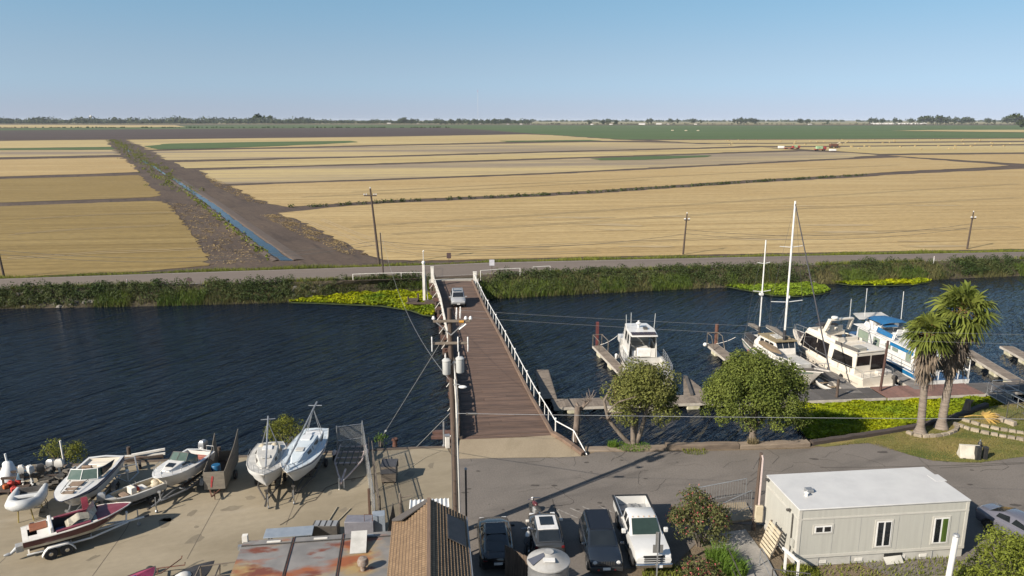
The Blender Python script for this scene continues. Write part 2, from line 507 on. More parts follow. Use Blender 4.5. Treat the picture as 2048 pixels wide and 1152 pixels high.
wm = MB()
wm.poly([(-16000, ny(-16000) - 5, ZW), (16000, ny(16000) - 5, ZW), (16000, wy(16000) + 3, ZW)] + [(x, wy(x) + .6, ZW) for x in (120, 90, 60, 30, 0, -30, -60, -90)] + [(-16000, wy(-16000) + 3, ZW)])
struct(wm.build('river_water', m_water, smooth=0))

# far levee road
rd = MB(); rd.loft([[(x, rny(x), ZR), (x, rfy(x), ZR)] for x in xs if abs(x) < 7000], caps=False, ring=False)
o = struct(rd.build('road', m_road, smooth=0)); o.data.flip_normals()
ln = MB()
for f in (0.03, 0.965):
    ln.loft([[(x, lerp(rny(x), rfy(x), f), ZR + .006), (x, lerp(rny(x), rfy(x), f) + .14, ZR + .006)] for x in xs if abs(x) < 800], caps=False, ring=False)
m_paint = M('worn_white_paint', (.52,.50,.45), .8, (.3,.28,.25), scale=.9, world=True)
o = ln.build('edge_line', m_paint, bpy.data.objects['road'], smooth=0)
# tyre marks swept across the road from the field track
# ------------------------------------------------------------------ fields: sheets a little above the soil
def field(name, px, mat, z=ZF):
    P = [at(x, y, z) for x, y in px]; out = []
    for a, c in zip(P, P[1:] + P[:1]):                        # ragged margins: every edge wanders a little
        L = (c - a).length; D = (a + c).length / 2; step = max(1.2, D * .012); k = min(90, max(1, int(L / step)))
        far = min(1.0, 2500 / D)
        out.append(a)
        for i in range(1, k):
            p = a.lerp(c, i / k); am = min(2.2, D * .0022) * far
            out.append(p + Vector((random.gauss(0, am * 1.2), random.gauss(0, am * .45), 0)))
    b = MB(); b.poly(out)
    o = struct(b.build(name, mat, smooth=0))
    if o.data.polygons[0].normal.z < 0: o.data.flip_normals()
    return o
E2 = -900; E3 = 3000
def ext(p, q, x):
    return (x, p[1] + (q[1] - p[1]) * (x - p[0]) / (q[0] - p[0]))
# left of the ditch
field('stubble_field', [(E2,441),(0,412.5),(300,401.5),(325,403),(345,418),(362,440),(385,472),(404,500),(416,517),(417,531),(300,541.5),(150,548),(0,555.5),(E2,598)], m_straw_gold)
field('stubble_field', [(E2,378),(0,358),(200,352.5),(277,350),(292,364),(308,378),(320,391),(300,394.5),(0,405),(E2,433)], m_straw_gold)
field('stubble_field', [(E2,330),(0,319),(240,314.5),(252,320),(270,335),(279,343.5),(200,347),(0,353),(E2,372)], m_straw)
field('stubble_field', [(E2,306),(0,300.5),(228,299.5),(240,309.5),(0,314.5),(E2,325)], m_straw_wet)
field('stubble_field', [(E2,287),(0,282),(100,280.5),(212,279.5),(222,293.5),(0,296.5),(E2,302)], m_straw_far)
field('green_strip', [(E2,302.4),(0,296.8),(224,293.8),(228,299),(0,300),(E2,305.6)], m_crop)
# right of the ditch
hedge_px = [(560,416),(700,408),(800,402),(1000,393.5),(1200,383),(1500,362.5),(1700,352),(1800,345),(2048,334)]
field('stubble_field', [(556,426),(620,452),(690,484),(735,508),(765,519),(850,521.5),(1000,518),(1300,511),(1700,503.5),(2048,498),(E3,481)] + [ext((1800,345),(2048,334),E3)] + [(x, y + 3.5) for x, y in hedge_px[::-1] if x > 600], m_straw)
field('stubble_field', [(575,413.5)] + [(x, y - 2.5) for x, y in hedge_px if 600 < x < 1900] + [(1960,335),(2018,331),(1990,328.5),(1900,322),(1800,314.5),(1700,318.5),(1400,333.5),(1100,348.5),(800,359.5),(600,366),(462,371.5),(500,392),(540,408)], m_straw)
field('stubble_field', [(440,368.5),(600,363.3),(800,356.3),(1100,345.5),(1400,330.5),(1700,315.5),(1756,310),(1700,305.5),(1610,302.5),(1400,309),(1100,319),(800,328.6),(600,334),(400,340.5),(410,352)], m_straw_wet)
field('stubble_field', [(372,336.5),(600,331),(800,325.5),(1100,316),(1400,306.5),(1595,300),(1520,294.5),(1400,297.8),(1100,305),(800,313.5),(600,318),(350,324.5),(360,331)], m_straw_far)
field('stubble_field', [(338,320.5),(600,315.2),(800,310.6),(1100,302.4),(1400,295.4),(1490,292),(1350,285.5),(1180,284),(1000,287.2),(800,291.3),(600,296.3),(305,302),(320,312)], m_straw_wet)
field('stubble_field', [(298,299.3),(600,293.5),(800,288.8),(1000,284.4),(1180,281.6),(1300,281.6),(1245,279.8),(1100,270),(1050,268.5),(800,273),(500,276.5),(250,279.5),(285,293)], m_straw_far)
field('bean_field', [(290,292),(340,287),(500,284),(700,281.5),(715,284.5),(560,292),(420,297),(315,298.6)], m_crop, ZF + .12)
field('bean_strip', [(1000,281.5),(1180,279.7),(1205,281.6),(1010,283.6)], m_crop, ZF + .12)
field('wet_patch', [(1180,317),(1300,312),(1420,310.5),(1410,314),(1290,319.5),(1200,320.5)], m_crop, ZF + .12)
# right of the dirt road
field('stubble_field', [(1385,285.4),(1560,285.6),(1800,283.6),(2048,281.7),(E3,276),(E3,272.5),(2048,277),(1700,279),(1300,280.3)], m_straw_far)
field('stubble_field', [(1410,287.5),(1560,287.5),(1800,285.8),(2048,284),(E3,279.5),(E3,283),(2048,288.2),(1800,290.6),(1590,292.2),(1470,291.2)], m_straw_far)
field('stubble_field', [(1510,293.8),(1590,294.4),(1800,292.6),(2048,290.5),(E3,285.5),(E3,297.5),(2048,304.8),(1850,306.6),(1760,307.8),(1640,300.5)], m_straw_far)
field('stubble_field', [(1775,311),(1850,309.7),(2048,307.8),(E3,301),(E3,368),(2048,327.6),(1900,318.5)], m_straw)
# farther belts
field('ploughed_field', [(E2,284),(0,279.5),(215,278.5),(250,278.7),(500,275.5),(800,272),(1060,267.4),(960,260.4),(880,256.2),(600,257),(0,261.5),(E2,267)], m_plow)
field('green_field', [(1250,278.9),(1700,277.6),(2048,275.6),(E3,271.5),(E3,250),(2048,250.5),(1500,251),(1050,250.5),(600,250),(360,250.8),(0,257),(E2,262),(E2,266),(0,260.6),(600,256.2),(890,255.5),(975,260),(1075,267.8)], m_crop)
field('stubble_field', [(E2,260),(0,255.6),(200,255),(372,254),(350,250.2),(0,249.4),(E2,251)], m_straw_far, ZF + .5)
field('dry_plain', [(E2,249.6),(0,248),(360,248.6),(1050,248.8),(1500,249.2),(2048,248.6),(E3,248),(E3,241.8),(1024,241.8),(E2,241.8)], m_drygrass, ZF + .3)
field('plain_strip', [(1780,261.5),(2048,264.5),(E3,266),(E3,258.5),(2048,259.5),(1870,259.8)], m_straw_far, ZF + .5)

# wheel tracks left by the harvest, and bare patches
def strip0(pts, wd, z, mb):
    rr = []
    for i, p in enumerate(pts):
        d = (pts[min(i+1, len(pts)-1)] - pts[max(i-1, 0)]).normalized(); n = Vector((-d.y, d.x, 0)) * wd / 2
        rr.append([(p.x + n.x, p.y + n.y, z), (p.x - n.x, p.y - n.y, z)])
    mb.loft(rr, caps=False, ring=False)
tk = MB(); random.seed(12)
def track(px, wd=.45, gap=1.9):
    P = [at(x, y, ZF) for x, y in px]; Q = []
    for a, c in zip(P, P[1:]): Q += [a.lerp(c, i / 6) + Vector((0, random.gauss(0, .12), 0)) for i in range(6)]
    Q.append(P[-1])
    for s in (0, gap): strip0([q + Vector((0, s, 0)) for q in Q], wd, ZF + .05, tk)
for px in ([(600,440),(680,470),(760,500),(840,512),(1000,511),(1200,506)], [(640,440),(730,476),(800,497),(900,503),(1100,498)], [(780,470),(1100,450),(1500,424),(2040,396)], [(700,455),(1000,436),(1500,402),(2040,368)], [(900,500),(1300,484),(1700,468),(2040,455)],
           [(20,470),(150,460),(330,452)], [(0,520),(180,508),(395,500)], [(40,440),(200,430),(340,426)], [(700,385),(1100,365),(1500,345),(1800,330)], [(600,395),(900,382),(1300,360)]):
    track(px)
for k in range(16):
    c = at(random.uniform(700, 2000), random.uniform(395, 500), ZF); s = random.uniform(1.2, 4)
    tk.poly([(c.x + s*2.6*random.uniform(.5,1.2)*math.cos(j*.7), c.y + s*.5*random.uniform(.5,1.2)*math.sin(j*.7), ZF + .045) for j in range(9)])
struct(tk.build('field_tracks', M('worn_straw', (.36,.27,.14), .9, (.42,.32,.17), scale=.3, world=True), smooth=0))

# ditch: water between low berms
dl = [(560,521),(523,493),(473,455),(422,414),(382,385),(351,363),(343,358)]
dr = [(584,521),(539,489),(483,449),(428,408),(386,381),(354,360),(345,355.5)]
def wavy(px):
    P = [at(x, y, ZF) for x, y in px]; out = []
    for a, c in zip(P, P[1:]):
        k = max(2, int((c - a).length / 2.5))
        out += [a.lerp(c, i / k) + Vector((random.gauss(0, .22), 0, 0)) for i in range(k)]
    return out + [P[-1]]
b = MB(); b.poly(wavy(dl) + wavy(dr)[::-1])
o = struct(b.build('ditch_water', m_ditchw, smooth=0))
for q in ([(330,350),(337,352),(308,331),(300,330)], [(280,320),(293,328),(298,327),(288,320)], [(252,300),(258,304),(262,303),(256,299)]):
    b = MB(); b.poly([at(x, y, ZF) for x, y in q]); struct(b.build('ditch_water', m_ditchw, smooth=0))
for o in list(bpy.data.objects):
    if o.name.startswith('ditch_water') and o.data.polygons[0].normal.z < 0: o.data.flip_normals()
m_berm = M('ditch_berm_soil', (.085,.062,.047), .95, (.115,.083,.064), scale=.6, bump=.6, bscale=2, world=True)
for side, px, wid in ((-1, dl, 1.0), (1, dr, 1.6)):
    rings = []
    P = [at(x, y, ZF) for x, y in px]
    for i, p in enumerate(P):
        d = (P[min(i+1, len(P)-1)] - P[max(i-1, 0)]).normalized()
        nrm = Vector((d.y, -d.x, 0)) * (side)
        rings.append([p + Vector((0,0,-.2)), p + nrm * .3 + Vector((0,0,.10)), p + nrm * wid * .6 + Vector((0,0,.14)), p + nrm * wid * 1.6 + Vector((0,0,-.1))])
    b = MB(); b.loft(rings, caps=False, ring=False)
    struct(b.build('ditch_bank', m_berm))
# ------------------------------------------------------------------ near side surfaces
def sheet(name, pts, mat, z=0.0, parent=None):
    b = MB(); b.poly([(p[0], p[1], z) if not isinstance(p, Vector) else (p.x, p.y, p.z if z is None else z) for p in pts])
    o = b.build(name, mat, parent, smooth=0)
    if o.data.polygons[0].normal.z < 0: o.data.flip_normals()
    return o
def pxs(l, z=0.0): return [at(x, y, z) for x, y in l]
yard = struct(sheet('concrete_yard', [Vector((-80, ny(-80) - .3, 0)), Vector((-80, 6, 0))] + pxs([(940,1300),(928,1152),(916,1010),(904,960),(905,914),(893,894.5)]) + [Vector((at(450,916).x, ny(at(450,916).x) - .02, 0)), Vector((at(0,938).x, ny(at(0,938).x) - .02, 0))], m_conc, 0.0))
park = struct(sheet('parking_lot', pxs([(905,914),(904,960),(916,1010),(928,1152),(932,1240),(1180,1240),(1205,1148),(1345,1132),(1420,1060),(1445,1045),(1525,1050)]) + [Vector((24, 30, 0)), Vector((60, 34, 0)), Vector((60, 46.5, 0))] + pxs([(2048,912),(1990,920),(1960,924),(1920,924),(1865,921),(1820,910),(1790,900),(1762,889),(1735,886),(1700,888),(1640,893),(1620,897),(1400,902),(1190,904),(1168,912),(1100,915),(918,917)]), m_asphalt, -.006))
joints = MB()
for a, bb in (((452,975),(374,1118)),((598,985),(572,1050)),((250,1062),(185,1152)),((12,1115),(-40,1160)),((250,1062),(262,1040)),((905,918),(916,1012)),((640,925),(598,985))):
    p, q = at(*a), at(*bb); d = (q - p).normalized(); n = Vector((-d.y, d.x, 0)) * .016
    joints.poly([tuple(p + n + Vector((0,0,.005))), tuple(p - n + Vector((0,0,.005))), tuple(q - n + Vector((0,0,.005))), tuple(q + n + Vector((0,0,.005)))])
m_joint = M('joint_tar', (.11,.09,.07), .95, scale=3)
o = joints.build('expansion_joint', m_joint, yard, smooth=0)
sm = MB(); random.seed(17)
for k in range(34):
    c = at(random.uniform(60, 880), random.uniform(930, 1130)); s = random.uniform(.12, .7); e = random.uniform(.3, .9); a0 = random.uniform(0, 3)
    pts = []
    for j in range(11):
        r_ = s * random.uniform(.55, 1.15); u, v = r_*math.cos(j*.571), r_*e*math.sin(j*.571)
        pts.append((c.x + u*math.cos(a0) - v*math.sin(a0), c.y + u*math.sin(a0) + v*math.cos(a0), .004))
    sm.poly(pts)
for k in range(9):
    c = at(random.uniform(100, 880), random.uniform(950, 1120)); a = random.uniform(.2, 1.5); l = [c]
    for i in range(random.randint(4, 9)): a += random.gauss(0, .4); l.append(l[-1] + Vector((math.cos(a), math.sin(a), 0)) * random.uniform(.25, .6))
    for i, (p, q) in enumerate(zip(l, l[1:])): d = (q - p).normalized(); n = Vector((-d.y, d.x, 0)) * .011; u = Vector((0, 0, .0045)); sm.poly([p + n + u, p - n + u, q - n + u, q + n + u])
sm.build('stain', M('yard_stain', (.175,.148,.105), .9, (.215,.182,.13), scale=2, world=True), yard, smooth=0)
# worn stall lines
st = MB()
for a, bb in (((1114,1018),(1155,1036)),((1140,1016),(1165,1027)),((1165,1013),(1192,1025)),((1196,1011),(1228,1026)),((1114,1018),(1124,1040)),((1060,1014),(1065,1030))):
    p, q = at(*a), at(*bb); d = (q - p).normalized(); n = Vector((-d.y, d.x, 0)) * .05; u = Vector((0,0,.004))
    st.poly([p + n + u, p - n + u, q - n + u, q + n + u])
m_stall = M('faded_stall_paint', (.33,.31,.28), .85, (.18,.165,.15), scale=3, lo=.4, hi=.6)
st.build('stall_line', m_stall, park, smooth=0)
crack = MB()
def strip(pts, wd, z, mb):
    pts = [Vector((p.x, p.y, z)) for p in pts]
    rr = []
    for i, p in enumerate(pts):
        d = (pts[min(i+1, len(pts)-1)] - pts[max(i-1, 0)]).normalized(); n = Vector((-d.y, d.x, 0)) * wd / 2
        rr.append([p + n, p - n])
    mb.loft(rr, caps=False, ring=False)
for l in ([(1105,998),(1107,1008),(1112,1022),(1118,1034)], [(1640,935),(1760,934),(1900,931),(2048,925)], [(1880,936),(1960,932),(2048,927)]):
    strip([at(*p) for p in l], .06, .003, crack)
for cx, cy, s in ((1628,918,.35),(1766,904,.4),(1071,971,.3),(930,985,.25),(938,978,.18),(1490,968,.2),(2030,1010,.4)):
    c = at(cx, cy); pts = []
    for k in range(9):
        a = 2 * math.pi * k / 9; rr = s * random.uniform(.5, 1)
        pts.append((c.x + rr * math.cos(a) * 1.2, c.y + rr * math.sin(a) * .5, .003))
    crack.poly(pts)
random.seed(31)
for k in range(26):                                            # wandering cracks
    c = at(random.uniform(930, 2000), random.uniform(915, 985)) ; a = random.choice([.1, 1.6, .8]) + random.gauss(0, .3); l = [c]
    for i in range(random.randint(4, 10)): a += random.gauss(0, .45); l.append(l[-1] + Vector((math.cos(a), math.sin(a), 0)) * random.uniform(.25, .6))
    strip(l, random.uniform(.018, .04), .003, crack)
for k in range(24):                                            # drips and small tar spots
    c = at(random.uniform(925, 2040), random.uniform(918, 1040)); s = random.uniform(.05, .22)
    crack.poly([(c.x + s*random.uniform(.6,1.2)*math.cos(j*.9), c.y + s*.6*random.uniform(.6,1.2)*math.sin(j*.9), .003) for j in range(7)])
crack.build('tar_patch', M('tar', (.07,.06,.052), .9, scale=2), park, smooth=0)
# ramp apron up to the bridge deck
ZB = 0.42
ap = MB()
ap.loft([[at(918,917.5,.004), at(1020,915.5,.004), at(1120,914.5,.004), at(1169,912,.004)], [at(919,897,.25), at(1000,893,.25), at(1080,890,.25), at(1142,888,.25)], [at(919.5,879,ZB), at(980,877,ZB), at(1050,874,ZB), at(1108,870,ZB)]], caps=False, ring=False)
ap.loft([[at(1169,912,.004), at(1142,888,.25), at(1108,870,ZB)], [at(1169,912,.004) + Vector((.05,0,-.4)), at(1142,888,.25) + Vector((.1,0,-1)), at(1108,870,ZB) + Vector((.1,0,-1))]], caps=False, ring=False)
ap.loft([[at(918,917.5,.004), at(919,897,.25), at(919.5,879,ZB)], [at(918,917.5,.004) + Vector((-.05,0,-.4)), at(919,897,.25) + Vector((-.1,0,-1)), at(919.5,879,ZB) + Vector((-.1,0,-1))]], caps=False, ring=False)
o = struct(ap.build('ramp', m_apron, smooth=30))
# quay walls
qw = MB()
X = [x for x in np.linspace(-80, at(1160,905).x, 24)]
qw.loft([[(x, ny(x) + .16, -4.0), (x, ny(x) + .16, .04), (x, ny(x) - .14, .04), (x, ny(x) - .14, -.4)] for x in X], caps=True, ring=False)
m_quay = M('quay_timber', (.15,.115,.085), .9, (.09,.07,.055), scale=1.5, stretch=(.3,1,1), bump=.3)
tag(qw.build('quay_wall', m_quay), 'weathered brown timber edge of the concrete boat yard along the water', 'quay wall')
def timber(name, a, b, wd, h, z, mat, label, cat, group=None):
    p, q = at(*a), at(*b)
    mid = (p + q) / 2; L = (q - p).length; ang = math.atan2(q.y - p.y, q.x - p.x)
    t = MB(); n = 9
    rings = []
    for i in range(n):
        x = -L/2 + L * i / (n - 1); jy, jz = random.uniform(-.02,.02), random.uniform(-.025,.025)
        rings.append([(x, -wd/2 + jy, -3.0 if z else -.2), (x, -wd/2 + jy, h - .04 + jz), (x, -wd/2 + .04 + jy, h + jz), (x, wd/2 - .04 + jy, h + jz), (x, wd/2 + jy, h - .04 + jz), (x, wd/2 + jy, -3.0 if z else -.2)])
    t.loft(rings)
    o = t.build(name, mat, smooth=30); o.location = mid; o.rotation_euler = (0, 0, ang)
    return tag(o, label, cat, group)
m_log = M('old_bulkhead_timber', (.20,.155,.115), .92, (.11,.085,.065), scale=2.2, stretch=(.25,1,1), bump=.5, island=.15)
m_log2 = M('pale_bulkhead_timber', (.27,.215,.16), .92, (.18,.14,.105), scale=2.2, stretch=(.25,1,1), bump=.5)
timber('bulkhead_timber', (1172,900), (1331,896), .75, .12, 1, m_log2, 'wide pale flat bulkhead timber beside the foot of the bridge ramp', 'timber', 'bulkhead timbers along the parking lot edge')
timber('bulkhead_timber', (1332,896), (1476,894.5), .55, .34, 1, m_log, 'dark brown bulkhead timber behind the middle of the parking lot, darkest of the row', 'timber', 'bulkhead timbers along the parking lot edge')
timber('bulkhead_timber', (1477,894), (1616,889), .7, .26, 1, m_log2, 'bulkhead timber in front of the round green tree, ending at the shaded slope', 'timber', 'bulkhead timbers along the parking lot edge')
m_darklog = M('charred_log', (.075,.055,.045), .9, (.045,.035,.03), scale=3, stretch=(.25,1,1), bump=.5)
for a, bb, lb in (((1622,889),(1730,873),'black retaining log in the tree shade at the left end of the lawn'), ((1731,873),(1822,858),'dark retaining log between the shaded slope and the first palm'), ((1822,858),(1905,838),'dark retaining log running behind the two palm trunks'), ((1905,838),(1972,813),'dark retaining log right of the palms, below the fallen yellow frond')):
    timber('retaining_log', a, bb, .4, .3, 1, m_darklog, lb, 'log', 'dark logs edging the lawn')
# lawn
lawn = struct(sheet('lawn', pxs([(1650,894),(1700,888),(1735,886),(1762,889),(1790,900),(1820,910),(1865,921),(1920,925),(1960,925),(1990,921),(2048,913)]) + [Vector((60, 46.8, 0)), Vector((60, 58, 0))] + pxs([(2048,806),(1975,815),(1905,840),(1822,860),(1730,875),(1625,891)]), m_lawn, .012))
P = scatter([(p.x, p.y) for p in pxs([(1660,893),(1735,887),(1865,922),(1960,926),(2048,914),(2120,900),(2048,806),(1975,815),(1822,860)])], 26000)
P3 = np.column_stack([P, np.full(len(P), .01)])
V, F = blades(P3, rng.uniform(.03, .10, len(P)), np.full(len(P), .8), .012)
m_turf = leafmat('turf_blades', (.12,.15,.035), (.32,.25,.09), .3, scale=.35)
tag(npmesh('lawn_grass', V, F, m_turf), 'short grass of the lawn around the palm trees, green with dry yellow patches', 'grass', kind='stuff')
# small stepped garden edging of stones
m_stone = M('edging_stone', (.34,.29,.22), .9, (.24,.20,.15), scale=5, bump=.4, island=.2)
def stone_row(pts, label, wd=.3, h=.22, z=0.0):
    t = MB()
    P = [at(*p) for p in pts]
    segs = []
    for a, b in zip(P, P[1:]):
        L = (b - a).length; n = max(1, int(L / .45))
        for i in range(n):
            segs.append((a.lerp(b, (i + .04) / n), a.lerp(b, (i + .94) / n)))
    for a, b in segs:
        d = (b - a).normalized(); nn = Vector((-d.y, d.x, 0)) * wd / 2 * random.uniform(.85, 1.1)
        hh = h * random.uniform(.8, 1.15); k = .8
        up = Vector((0, 0, hh)); dn = Vector((0, 0, -.03))
        v = [a-nn+dn, b-nn+dn, b+nn+dn, a+nn+dn] + [lerp(a, b, .06)-nn*k+up, lerp(a, b, .94)-nn*k+up, lerp(a, b, .94)+nn*k+up, lerp(a, b, .06)+nn*k+up]
        t.add(v, [(0,3,2,1),(4,5,6,7),(0,1,5,4),(1,2,6,5),(2,3,7,6),(3,0,4,7)])
    return tag(t.build('stone_edging', m_stone, smooth=0), label, 'stone edging', 'stone edgings on the lawn')
stone_row([(1813,866),(1826,871),(1845,875),(1870,874),(1895,870),(1910,864),(1915,856),(1908,849)], 'curved row of small pale stones in front of the two palm trunks')
stone_row([(1905,848),(1940,861),(1980,870),(2048,882),(2100,890)], 'lower long row of pale stones stepping across the lawn to the right edge')
stone_row([(1924,841),(1960,852),(2000,861),(2048,868),(2100,876)], 'upper thinner row of pale stones, middle of the three terraces on the lawn')
stone_row([(1984,836),(2010,845),(2032,853)], 'short row of big pale stones below the gangway, beside the yellow frond', .5, .4)
# ------------------------------------------------------------------ common materials
m_white = M('white_paint', (.78,.78,.76), .45, (.68,.67,.64), scale=2, bump=.02)
m_offwhite = M('chalky_white', (.72,.70,.65), .6, (.55,.52,.47), scale=1.5, lo=.4, hi=.75)
m_grey = M('grey_metal', (.38,.39,.40), .5, (.28,.29,.30), scale=3, metal=.3)
m_galv = M('galvanised_steel', (.45,.46,.47), .45, (.33,.34,.35), scale=4, metal=.6)
m_black = M('black_rubber', (.018,.018,.019), .8, (.03,.03,.03), scale=8)
m_dark = M('dark_metal', (.05,.048,.047), .55, (.08,.07,.06), scale=4)
m_rust = M('rusty_steel', (.16,.065,.04), .85, (.09,.045,.032), scale=5, bump=.2)
m_wood = M('weathered_wood', (.20,.165,.13), .9, (.12,.10,.08), scale=3, stretch=(.4,1,1), bump=.3, island=.2)
m_darkwood = M('dark_brown_wood', (.085,.058,.045), .9, (.05,.038,.03), scale=3, stretch=(.4,1,1), bump=.3, island=.2)
m_plank = M('bridge_plank', (.145,.092,.066), .85, (.092,.058,.043), scale=1.6, stretch=(.35,2.5,1,R(8)), bump=.3, island=.24, world=True)
m_curb = M('bridge_kerb_wood', (.215,.145,.10), .9, (.14,.095,.07), scale=2, stretch=(1,.3,1), bump=.3)
m_glass = M('dark_glass', (.012,.015,.017), .06, (.02,.024,.027), scale=1, spec=.7)
m_ins = M('porcelain', (.75,.75,.74), .25, (.66,.66,.65), scale=5)
m_wire = M('wire', (.06,.06,.06), .6, (.09,.09,.09), scale=3)
m_wire_pale = M('pale_wire', (.34,.34,.33), .5, (.28,.28,.27), scale=3)
m_chrome = M('chrome', (.6,.6,.6), .15, (.5,.5,.5), scale=3, metal=1.0)
m_red = M('red_plastic', (.50,.035,.025), .5, (.38,.03,.02), scale=4)
m_float = M('float_drum', (.62,.58,.46), .7, (.42,.40,.26), scale=2)

# ------------------------------------------------------------------ bridge
L_px = [(868,562),(884,610),(898,680),(910,740),(917,800),(919,840),(919.5,879)]
R_px = [(946,562),(968,610),(1006,680),(1036,740),(1067,800),(1091,840),(1108,870)]
Lp = [at(x, y, ZB) for x, y in L_px][::-1]; Rp = [at(x, y, ZB) for x, y in R_px][::-1]
def along(P, t):
    """Point at fraction t of a polyline by its y range."""
    y = lerp(P[0].y, P[-1].y, t)
    for a, b in zip(P, P[1:]):
        if y <= b.y + 1e-6: return a.lerp(b, (y - a.y) / (b.y - a.y))
    return P[-1].copy()
bridge = thing('plank_bridge', 'brown timber plank bridge with white pipe railings crossing the river', 'bridge', (0, 0, 0))
n = 205
b = MB()
for i in range(n):
    t0, t1 = (i + .03) / n, (i + .97) / n
    dz = random.uniform(-.012, .012)
    a0, a1, c0, c1 = along(Lp, t0), along(Lp, t1), along(Rp, t0), along(Rp, t1)
    ex0, ex1 = random.uniform(0, .12), random.uniform(0, .06)
    u = (c0 - a0).normalized()
    a0, a1 = a0 - u * ex0, a1 - u * ex0; c0, c1 = c0 + u * ex1, c1 + u * ex1
    cuts = [0, random.choice([1, 1, .35, .5, .66]), 1]
    for q0, q1 in zip(cuts, cuts[1:]):
        if q1 - q0 < .05: continue
        d2 = Vector((0, 0, dz + random.uniform(-.006, .006)))
        v = [a0.lerp(c0, q0) + d2, a0.lerp(c0, q1 - .003) + d2, a1.lerp(c1, q1 - .003) + d2, a1.lerp(c1, q0) + d2]
        dn = Vector((0, 0, -.1))
        b.add([p + dn for p in v] + v, [(0,3,2,1),(4,5,6,7),(0,1,5,4),(1,2,6,5),(2,3,7,6),(3,0,4,7)])
b.build('deck', m_plank, bridge, smooth=0)
# beams and piles below
m_rbeam = M('red_brown_beam', (.13,.065,.05), .9, (.08,.045,.035), scale=2, bump=.2)
for k in range(13):
    t = .02 + k * .08
    a, c = along(Lp, t), along(Rp, t)
    u = (c - a).normalized()
    b = MB(); b.bar(a - u * .75 + Vector((0,0,-.42)), c + u * .4 + Vector((0,0,-.42)), .32, .34); b.build('cap_beam', m_rbeam, bridge)
    if k % 2 == 0:
        b = MB(); b.bar(a - u * .85 + Vector((0,.5,-.36)), a + u * .4 + Vector((0,.5,-.36)), .2, .25); b.build('cap_beam', m_rbeam, bridge)
    for f in (-.08, .3, .68, 1.05):
        p = a.lerp(c, f); sp = MB(); sp.tube([p + Vector((0,0,-.5)), p + Vector((0,0,-4))], [.17, .19], 8); sp.build('pile', m_darkwood, bridge)
sg = MB()
for f in (.04, .35, .65, .96):
    for i in range(12):
        p, q = along(Lp, i/12).lerp(along(Rp, i/12), f), along(Lp, (i+1)/12).lerp(along(Rp, (i+1)/12), f)
        sg.bar(p + Vector((0,0,-.18)), q + Vector((0,0,-.18)), .15, .16)
sg.build('stringer', m_darkwood, bridge)
# kerb timbers
kb = MB()
for i in range(16):
    p, q = along(Rp, i/16), along(Rp, (i+.985)/16); u = Vector((-.12, 0, .13))
    kb.bar(p + u, q + u, .24, .2)
for i in range(3):
    s0, s1 = [(1169,911.6,.0),(1150,897,.2),(1130,883,.33),(1108,870,ZB)][i:i+2]
    p, q = at(*s0), at(*s1); kb.bar(p + Vector((-.1,0,.15)), p.lerp(q, .985) + Vector((-.1,0,.15)), .36, .26)
kr = kb.build('kerb_timber', m_curb, bridge, bevel=.02)
kb = MB()
for i in range(16):
    p, q = along(Lp, i/16), along(Lp, (i+.985)/16); u = Vector((.1, 0, .12))
    kb.bar(p + u, q + u, .2, .2)
kb.build('kerb_timber', m_darkwood, bridge, bevel=.02)
# right railing: white pipe on posts, taller lamp posts with a ball cap
post_t = [0.002, .045, .068, .10, .14, .168, .2, .24, .28, .32, .355, .395, .435, .48, .52, .56, .60, .64, .685, .73, .775, .82, .865, .91, .955, .995]
tall = {0, 3, 6, 9, 12, 15, 18, 21, 24}
hr = MB()
top = []
for i, t in enumerate(post_t):
    p = along(Rp, t) + Vector((.13, 0, -.1)); h = 1.15
    pm = MB()
    if i in tall:
        pm.tube([p, p + Vector((0,0,h + .12))], .045, 8); pm.sph(p + Vector((0,0,h + .17)), .085, 10, 6)
    else:
        pm.tube([p, p + Vector((0,0,h - .02))], .033, 6)
    pm.build('rail_post', m_white, bridge)
    top.append(p + Vector((0, 0, h)))
e1 = at(1140, 886, .23) + Vector((.25,0,0)); e2 = at(1171, 911, 0) + Vector((.1,0,0))
pm = MB(); pm.tube([e1, e1 + Vector((0,0,.95))], .035, 6); pm.build('rail_post', m_white, bridge)
hr.tube([e2 + Vector((0,0,.05)), e1 + Vector((0,0,.95))] + top, .042, 8)
hr.build('handrail', m_white, bridge)
# left railing: white timber fence with two rails and leaning struts
ll = MB(); lt = []
for i in range(30):
    t = .004 + i / 29 * .985
    p = along(Lp, t) + Vector((-.14, 0, -.1)); h = 1.2
    pm = MB(); pm.bar(p, p + Vector((0,0,h)), .075, .09, (1,0,0))
    pm.build('fence_post', m_offwhite, bridge)
    lt.append(p + Vector((0,0,h)))
for z in (-.04, -.42, -.78):
    ll.tube([p + Vector((0,0,z)) for p in lt], .04 if z > -.1 else .03, 6)
ll.build('fence_rail', m_offwhite, bridge)
for i in range(29):
    if i % 2:
        lb = MB(); lb.tube([lt[i] + Vector((0,0,-1.1)), lt[i+1] + Vector((-.02,0,-.1))], .028, 5); lb.build('brace', m_offwhite, bridge)
    if i % 3 == 0:
        lb = MB(); lb.tube([lt[i] + Vector((-.75,0,-1.25)), lt[i] + Vector((-.02,0,-.25))], .035, 5); lb.build('brace', m_offwhite, bridge)
lb = MB()
for i in range(120):
    t0, t1 = i/120, (i + .93)/120
    p, q = along(Lp, t0) + Vector((-.06,0,.1)), along(Lp, t1) + Vector((-.06,0,.1)); h = random.uniform(.68, .86)
    lb.slab([p, q, q + Vector((0,0,h)), p + Vector((random.uniform(-.04,.04),0,h))], .03)
lb.build('board_panel', m_wood, bridge, smooth=0)
